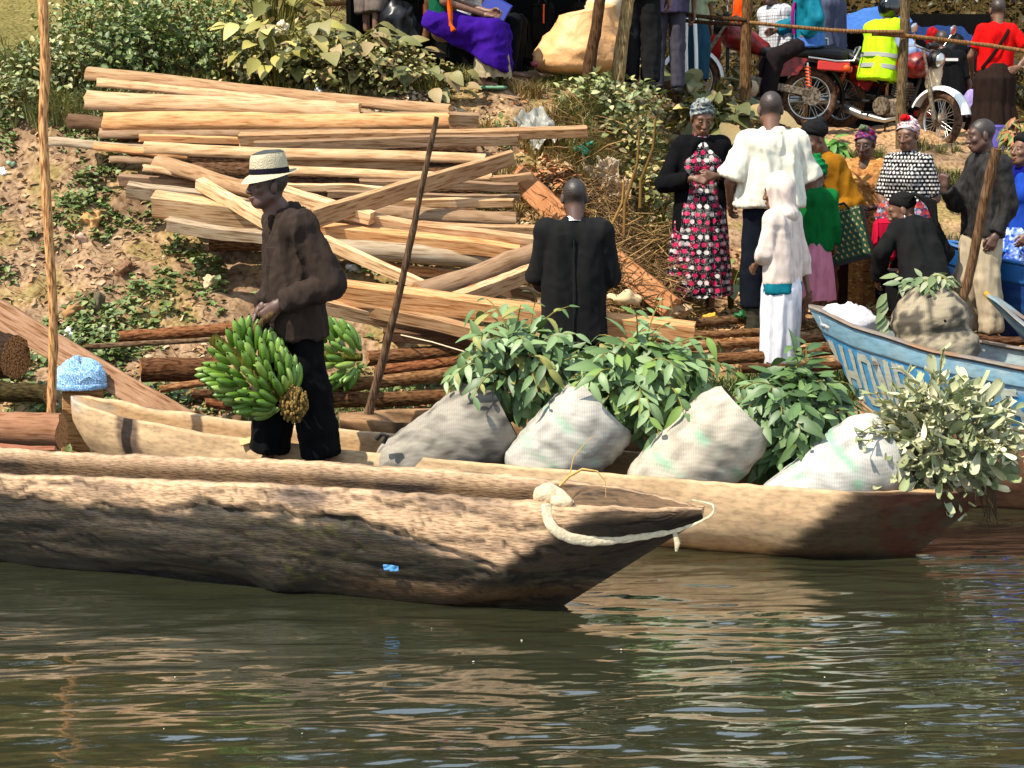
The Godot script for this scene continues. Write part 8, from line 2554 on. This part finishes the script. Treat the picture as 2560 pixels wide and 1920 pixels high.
# ---------------------------------------------------------------- small things on the ground
func litter() -> void:
	# wood chips, husks and scraps: uncountable
	var chip := MB.new()
	chip.grid([PackedVector3Array([Vector3(-0.5, 0, -0.3), Vector3(0, 0.12, -0.34), Vector3(0.5, 0.02, -0.26)]), PackedVector3Array([Vector3(-0.46, 0.05, 0.3), Vector3(0.04, 0.16, 0.26), Vector3(0.52, 0.0, 0.33)])])
	var cm := chip.mesh()
	var pale := [lin(0.66, 0.53, 0.38), lin(0.56, 0.42, 0.28), lin(0.74, 0.63, 0.48), lin(0.40, 0.29, 0.2), lin(0.60, 0.40, 0.26), lin(0.7, 0.68, 0.62)]
	var strew := func(called: String, label: String, n: int, u0: float, u1: float, d0: float, d1: float, s0: float, s1: float, cols: Array, heap := 0.0) -> void:
		var xs := []
		var cs := []
		for i in n:
			var d := rnd(d0, d1)
			var x := (rnd(u0, u1) - 1280.0) / F * d
			var e := 0.0
			if heap > 0.0:
				var q := Vector2(rng.randfn(), rng.randfn()) * 0.42
				x = ((u0 + u1) * 0.5 + q.x * (u1 - u0) * 0.5 - 1280.0) / F * d
				d = (d0 + d1) * 0.5 + q.y * (d1 - d0) * 0.5
				e = heap * exp(-q.length_squared() * 2.0) * rng.randf()
			xs.push_back(Transform3D(Basis.from_euler(Vector3(rnd(-0.7, 0.9), rnd(0, TAU), rnd(-0.7, 0.7))).scaled_local(Vector3(1, 1, rnd(0.3, 1.0)) * rnd(s0, s1)), Vector3(x, ground(x, -d) + 0.012 + e, -d)))
			cs.push_back(vary(cols[rng.randi() % cols.size()], 0.2))
		scatter(called, cm, M.chip, xs, cs)
		tag(get_child(-1), label, "litter")
	strew.call("wood_chips", "wood chips and scraps strewn over the scree on the left", 1700, -60, 560, 10.0, 14.2, 0.015, 0.08, [lin(0.60, 0.49, 0.37), lin(0.52, 0.41, 0.30), lin(0.68, 0.58, 0.46), lin(0.40, 0.31, 0.23), lin(0.56, 0.44, 0.33)])
	strew.call("wood_chips", "bark shreds between the logs and the canoes", 1500, 300, 1250, 9.9, 11.2, 0.02, 0.08, pale)
	strew.call("wood_chips", "heap of orange wood chips left of the green plastic bag", 1500, 1290, 1500, 12.9, 13.8, 0.03, 0.075, [pale[0], pale[1], pale[4]], 0.22)
	strew.call("husks", "heap of dry husks above the right end of the top log", 900, 950, 1130, 14.4, 14.9, 0.03, 0.07, [lin(0.55, 0.48, 0.38), lin(0.42, 0.34, 0.25), lin(0.68, 0.62, 0.52)], 0.14)
	strew.call("leaf_litter", "dry leaf litter around the feet of the waiting people", 3400, 1480, 2600, 11.9, 14.6, 0.025, 0.085, [lin(0.6, 0.47, 0.31), lin(0.5, 0.37, 0.23), lin(0.68, 0.56, 0.4)])
	strew.call("rubble", "scraps and clods on the middle slope", 1300, 1120, 1700, 12.8, 15.0, 0.02, 0.07, pale)
	# dead twigs
	var tw := MB.new()
	tw.tube([Vector3(0, 0, -0.5), Vector3(0.05, 0.04, -0.1), Vector3(-0.03, 0.02, 0.2), Vector3(0.03, 0.0, 0.5)], [0.011, 0.01, 0.008, 0.004], 5)
	var tm := tw.mesh()
	var twig := func(label: String, n: int, u0: float, u1: float, d0: float, d1: float, l: float, lift: float, cols: Array) -> void:
		var xs := []
		var cs := []
		for i in n:
			var d := rnd(d0, d1)
			var x := (rnd(u0, u1) - 1280.0) / F * d
			xs.push_back(Transform3D(Basis.from_euler(Vector3(rnd(-0.7, 0.7), rnd(0, TAU), 0)).scaled_local(Vector3.ONE * l * rnd(0.4, 1.3)), Vector3(x, ground(x, -d) + rng.randf() * lift, -d)))
			cs.push_back(vary(cols[rng.randi() % cols.size()], 0.2))
		scatter("dead_twigs", tm, M.chip, xs, cs)
		tag(get_child(-1), label, "twigs")
	var tc := [lin(0.45, 0.35, 0.22), lin(0.34, 0.26, 0.16), lin(0.58, 0.46, 0.3)]
	twig.call("tangle of dead brushwood between the man in black and the woman in pink florals", 620, 1480, 1700, 11.9, 13.2, 0.42, 0.42, tc)
	twig.call("brown stalks over the slope above the brushwood", 500, 1380, 1720, 13.0, 14.6, 0.3, 0.2, tc)
	twig.call("dry stalks on the scree at the left", 260, -60, 520, 10.2, 13.4, 0.25, 0.05, [tc[0], tc[2]])
	twig.call("twigs among the people's feet on the right", 260, 1700, 2560, 11.6, 14.4, 0.25, 0.05, tc)
	for i in 3:
		var u: float = [1560, 1600, 1530][i]
		var mb := MB.new()
		mb.col = [lin(0.40, 0.30, 0.16), lin(0.36, 0.27, 0.15), lin(0.5, 0.38, 0.2)][i]
		var b := at(u, [590, 520, 610][i], 12.6)
		var e := at([1600, 1640, 1560][i], [315, 290, 450][i], 12.7)
		mb.tube([Vector3.ZERO, (e - b) * 0.3 + Vector3(-0.03, 0, 0), (e - b) * 0.65 + Vector3(0.02, 0, 0), e - b], [0.014, 0.012, 0.011, 0.007], 7)
		tag(part("bent_stick", mb, M.chip, self, b), ["bare bent stick left of the woman in pink florals", "bare stick with a yellow cut tip nearest the woman in pink florals", "short bare stick beside the brushwood"][i], "stick")
	# plastics
	var clear := mat("clear_polythene", Color(0.8, 0.8, 0.78), 0.3, {"spec": 0.6, "back": Color(0.5, 0.5, 0.48)})
	sheet("plastic_sheet", "torn grey translucent plastic sheet at the end of the far reaching board", "plastic sheet", on(1345, 350, 12.5) + Vector3(0, 0.1, 0.1), 0.28, 0.4, mat("grey_polythene", Color(0.52, 0.51, 0.47), 0.35), Color.WHITE, Basis(Vector3.RIGHT, -0.8) * Basis(Vector3.BACK, 0.5), 0.05)
	sheet("plastic_sheet", "clear crumpled plastic below the green bag", "plastic sheet", on(1500, 440, 12.3) + Vector3(0, 0.05, 0.05), 0.3, 0.25, mat("tan_polythene", Color(0.62, 0.54, 0.44), 0.35), Color.WHITE, Basis(Vector3.RIGHT, -0.7), 0.07)
	sheet("plastic_sheet", "pale plastic lump among the brushwood", "plastic sheet", on(1535, 490, 12.0) + Vector3(0, 0.06, 0.05), 0.26, 0.2, mat("tan_polythene", Color(0.66, 0.56, 0.44), 0.4), Color.WHITE, Basis(Vector3.RIGHT, -0.5), 0.08)
	soft("plastic_bag", "knotted emerald green plastic bag on the wood chips", "bag", on(1456, 405, 12.4) + Vector3(0, 0.08, 0.02), Vector3(0.085, 0.07, 0.07), mat("green_polythene", Color(0.02, 0.36, 0.26), 0.35), 0.35, Color.WHITE, Basis(Vector3.BACK, -0.6), true)
	soft("plastic_bag", "white crumpled bag stuck in the yellow leaved plant", "bag", at(706, 72, 15.6), Vector3(0.07, 0.08, 0.05), mat("cream_polythene", Color(0.85, 0.76, 0.62), 0.4), 0.35)
	soft("paper_scrap", "white scrap on the bush over the top log", "scrap", at(795, 235, 14.8), Vector3(0.05, 0.06, 0.03), M.whitepaint, 0.4)
	soft("cow_skull", "bleached bony driftwood lump on the right end of the orange beam", "driftwood", at(1565, 745, 11.85), Vector3(0.13, 0.05, 0.07), mat("bleached_wood", Color(0.72, 0.62, 0.47), 0.8), 0.3)
	soft("paper_wad", "wad of brown paper right of the driftwood lump", "paper", at(1690, 775, 11.95), Vector3(0.1, 0.06, 0.07), mat("brown_paper", Color(0.6, 0.49, 0.36), 0.9), 0.4)
	soft("yellow_packet", "yellow and blue crumpled packet at the feet of the woman in pink florals", "packet", at(1775, 792, 12.1), Vector3(0.055, 0.025, 0.04), mat("yellow_packet", Color(0.72, 0.55, 0.16), 0.4), 0.3)
	soft("green_packet", "green crumpled packet left of the rubber boots", "packet", at(1852, 788, 12.0), Vector3(0.05, 0.025, 0.04), mat("green_packet", Color(0.10, 0.33, 0.17), 0.4), 0.3)
	var bits := [["folded tan carton on the left scree", 230, 545, 0.11, 0.06, Color(0.68, 0.50, 0.30)], ["crumpled pink and green wrapper on the left scree", 200, 595, 0.06, 0.035, Color(0.72, 0.6, 0.52)], ["white plastic cup lying by the pale stake", 175, 832, 0.055, 0.04, Color(0.78, 0.78, 0.76)], ["pale torn carton near the white cup", 255, 832, 0.07, 0.05, Color(0.76, 0.68, 0.56)],
		["mossy grey stump piece above the white cup", 245, 765, 0.07, 0.12, Color(0.33, 0.29, 0.2)], ["tan bark flap left of the mossy stump piece", 190, 785, 0.09, 0.08, Color(0.58, 0.42, 0.26)], ["brown broken block in the weeds on the scree", 312, 672, 0.09, 0.08, Color(0.45, 0.32, 0.22)], ["crumpled beige paper left of the man's shirt", 522, 705, 0.08, 0.05, Color(0.72, 0.62, 0.48)],
		["small white paper at the far left of the scree", 8, 425, 0.05, 0.025, Color(0.8, 0.8, 0.78)], ["pale green scrap at the far left of the scree", 30, 405, 0.06, 0.02, Color(0.5, 0.62, 0.5)], ["white foil scrap under the steep bright plank", 885, 668, 0.07, 0.02, Color(0.75, 0.75, 0.73)], ["bark chunk between the bananas and the canoe", 585, 1060, 0.06, 0.14, Color(0.36, 0.26, 0.16)], ["broken root lump behind the man's calves", 960, 1030, 0.09, 0.05, Color(0.5, 0.38, 0.27)]]
	for b in bits:
		soft("scrap", b[0], "scrap", on(b[1], b[2] + 12.0) + Vector3(0, 0.02, 0.0), Vector3(b[3], b[4], b[3] * 0.7), mat("scrap", b[5], 0.8), 0.4, Color.WHITE, Basis.from_euler(Vector3(rnd(-0.4, 0.4), rnd(0, 6), rnd(-0.5, 0.5))))
	# plank end with a knitted cap on it
	var bd := MB.new()
	bd.col = lin(0.68, 0.53, 0.36)
	bd.box(Vector3(0, 0.24, 0), Vector3(0.25, 0.54, 0.05), Basis.IDENTITY, 0.006)
	tag(part("upright_board", bd, M.timber2, self, at(204, 1128, 10.25) + Vector3(0, -0.04, 0), Basis(Vector3.UP, 0.1) * Basis(Vector3.BACK, -0.06)), "upright tan board end behind the pale canoe's bow, wearing a knitted cap", "board")
	var cap := MB.new()
	var rows := []
	for i in 26:
		var u := i / 25.0
		var row := PackedVector3Array()
		for j in 60:
			var a := TAU * j / 60
			var r := 0.15
			var y := u * 0.2
			if u < 0.22: r = 0.152 + 0.008 * sin(u * 14.0)
			else: r = 0.158 * sqrt(maxf(1.0 - pow((u - 0.22) / 0.78, 2.2), 0.0004))
			r *= 1.0 + 0.09 * noise2.get_noise_3d(cos(a) * 1.6, sin(a) * 1.6, u * 3.0) + 0.02 * sin(a * 30.0)
			if u > 0.22: y += 0.03 * noise2.get_noise_3d(cos(a) * 2.0, sin(a) * 2.0, u * 4.0 + 9.0) - 0.035 * exp(-pow((cos(a) - 0.2) / 0.4, 2.0)) * smoothstep(0.3, 0.8, u)
			row.push_back(Vector3(cos(a) * r, y, sin(a) * r * 0.55))
		rows.push_back(row)
	cap.grid(rows, true)
	cap.wrinkle(noise2, 0.005, Vector3(16, 16, 16))
	var kt := tex(71, 0.05, [0.25, 0.45, 0.6, 0.75], [Color(0.28, 0.46, 0.66), Color(0.45, 0.62, 0.78), Color(0.64, 0.77, 0.86), Color(0.82, 0.88, 0.9)], FastNoiseLite.TYPE_CELLULAR, 2, 256)
	tag(part("knitted_cap", cap, mat("blue_knit", Color.WHITE, 0.95, {"tex": kt, "bump": kt, "depth": 0.12, "scale": Vector3(9, 9, 9)}), self, at(203, 972, 10.22), Basis(Vector3.UP, 0.15)), "light blue knitted cap pulled over the upright board", "cap")
	# strings and floating bits
	var sr := MB.new()
	sr.col = lin(0.72, 0.66, 0.55)
	var s0 := at(875, 790, 11.2)
	sr.tube([Vector3.ZERO, at(980, 825, 11.0) - s0 + Vector3(0, -0.02, 0), at(1080, 855, 10.7) - s0, at(1170, 882, 10.3) - s0], 0.005, 5)
	tag(part("string", sr, M.chip, self, s0), "thin pale string slanting across the logs to the first leafy sack", "string")
	var fm := MB.new()
	fm.ball(Vector3.ZERO, Vector3(0.008, 0.003, 0.004), 7, 4)
	var xs := []
	var cs := []
	for i in 12:
		xs.push_back(Transform3D(Basis(Vector3.UP, rnd(0, 6)).scaled(Vector3.ONE * rnd(0.3, 0.9)), Vector3(rnd(-1.6, 2.2), 0.006, rnd(-7.2, -5.9))))
		cs.push_back(vary(lin(0.75, 0.75, 0.68), 0.2))
	scatter("floating_specks", fm.mesh(), M.plain, xs, cs)
	tag(get_child(-1), "tiny pale specks floating on the dark water", "specks")
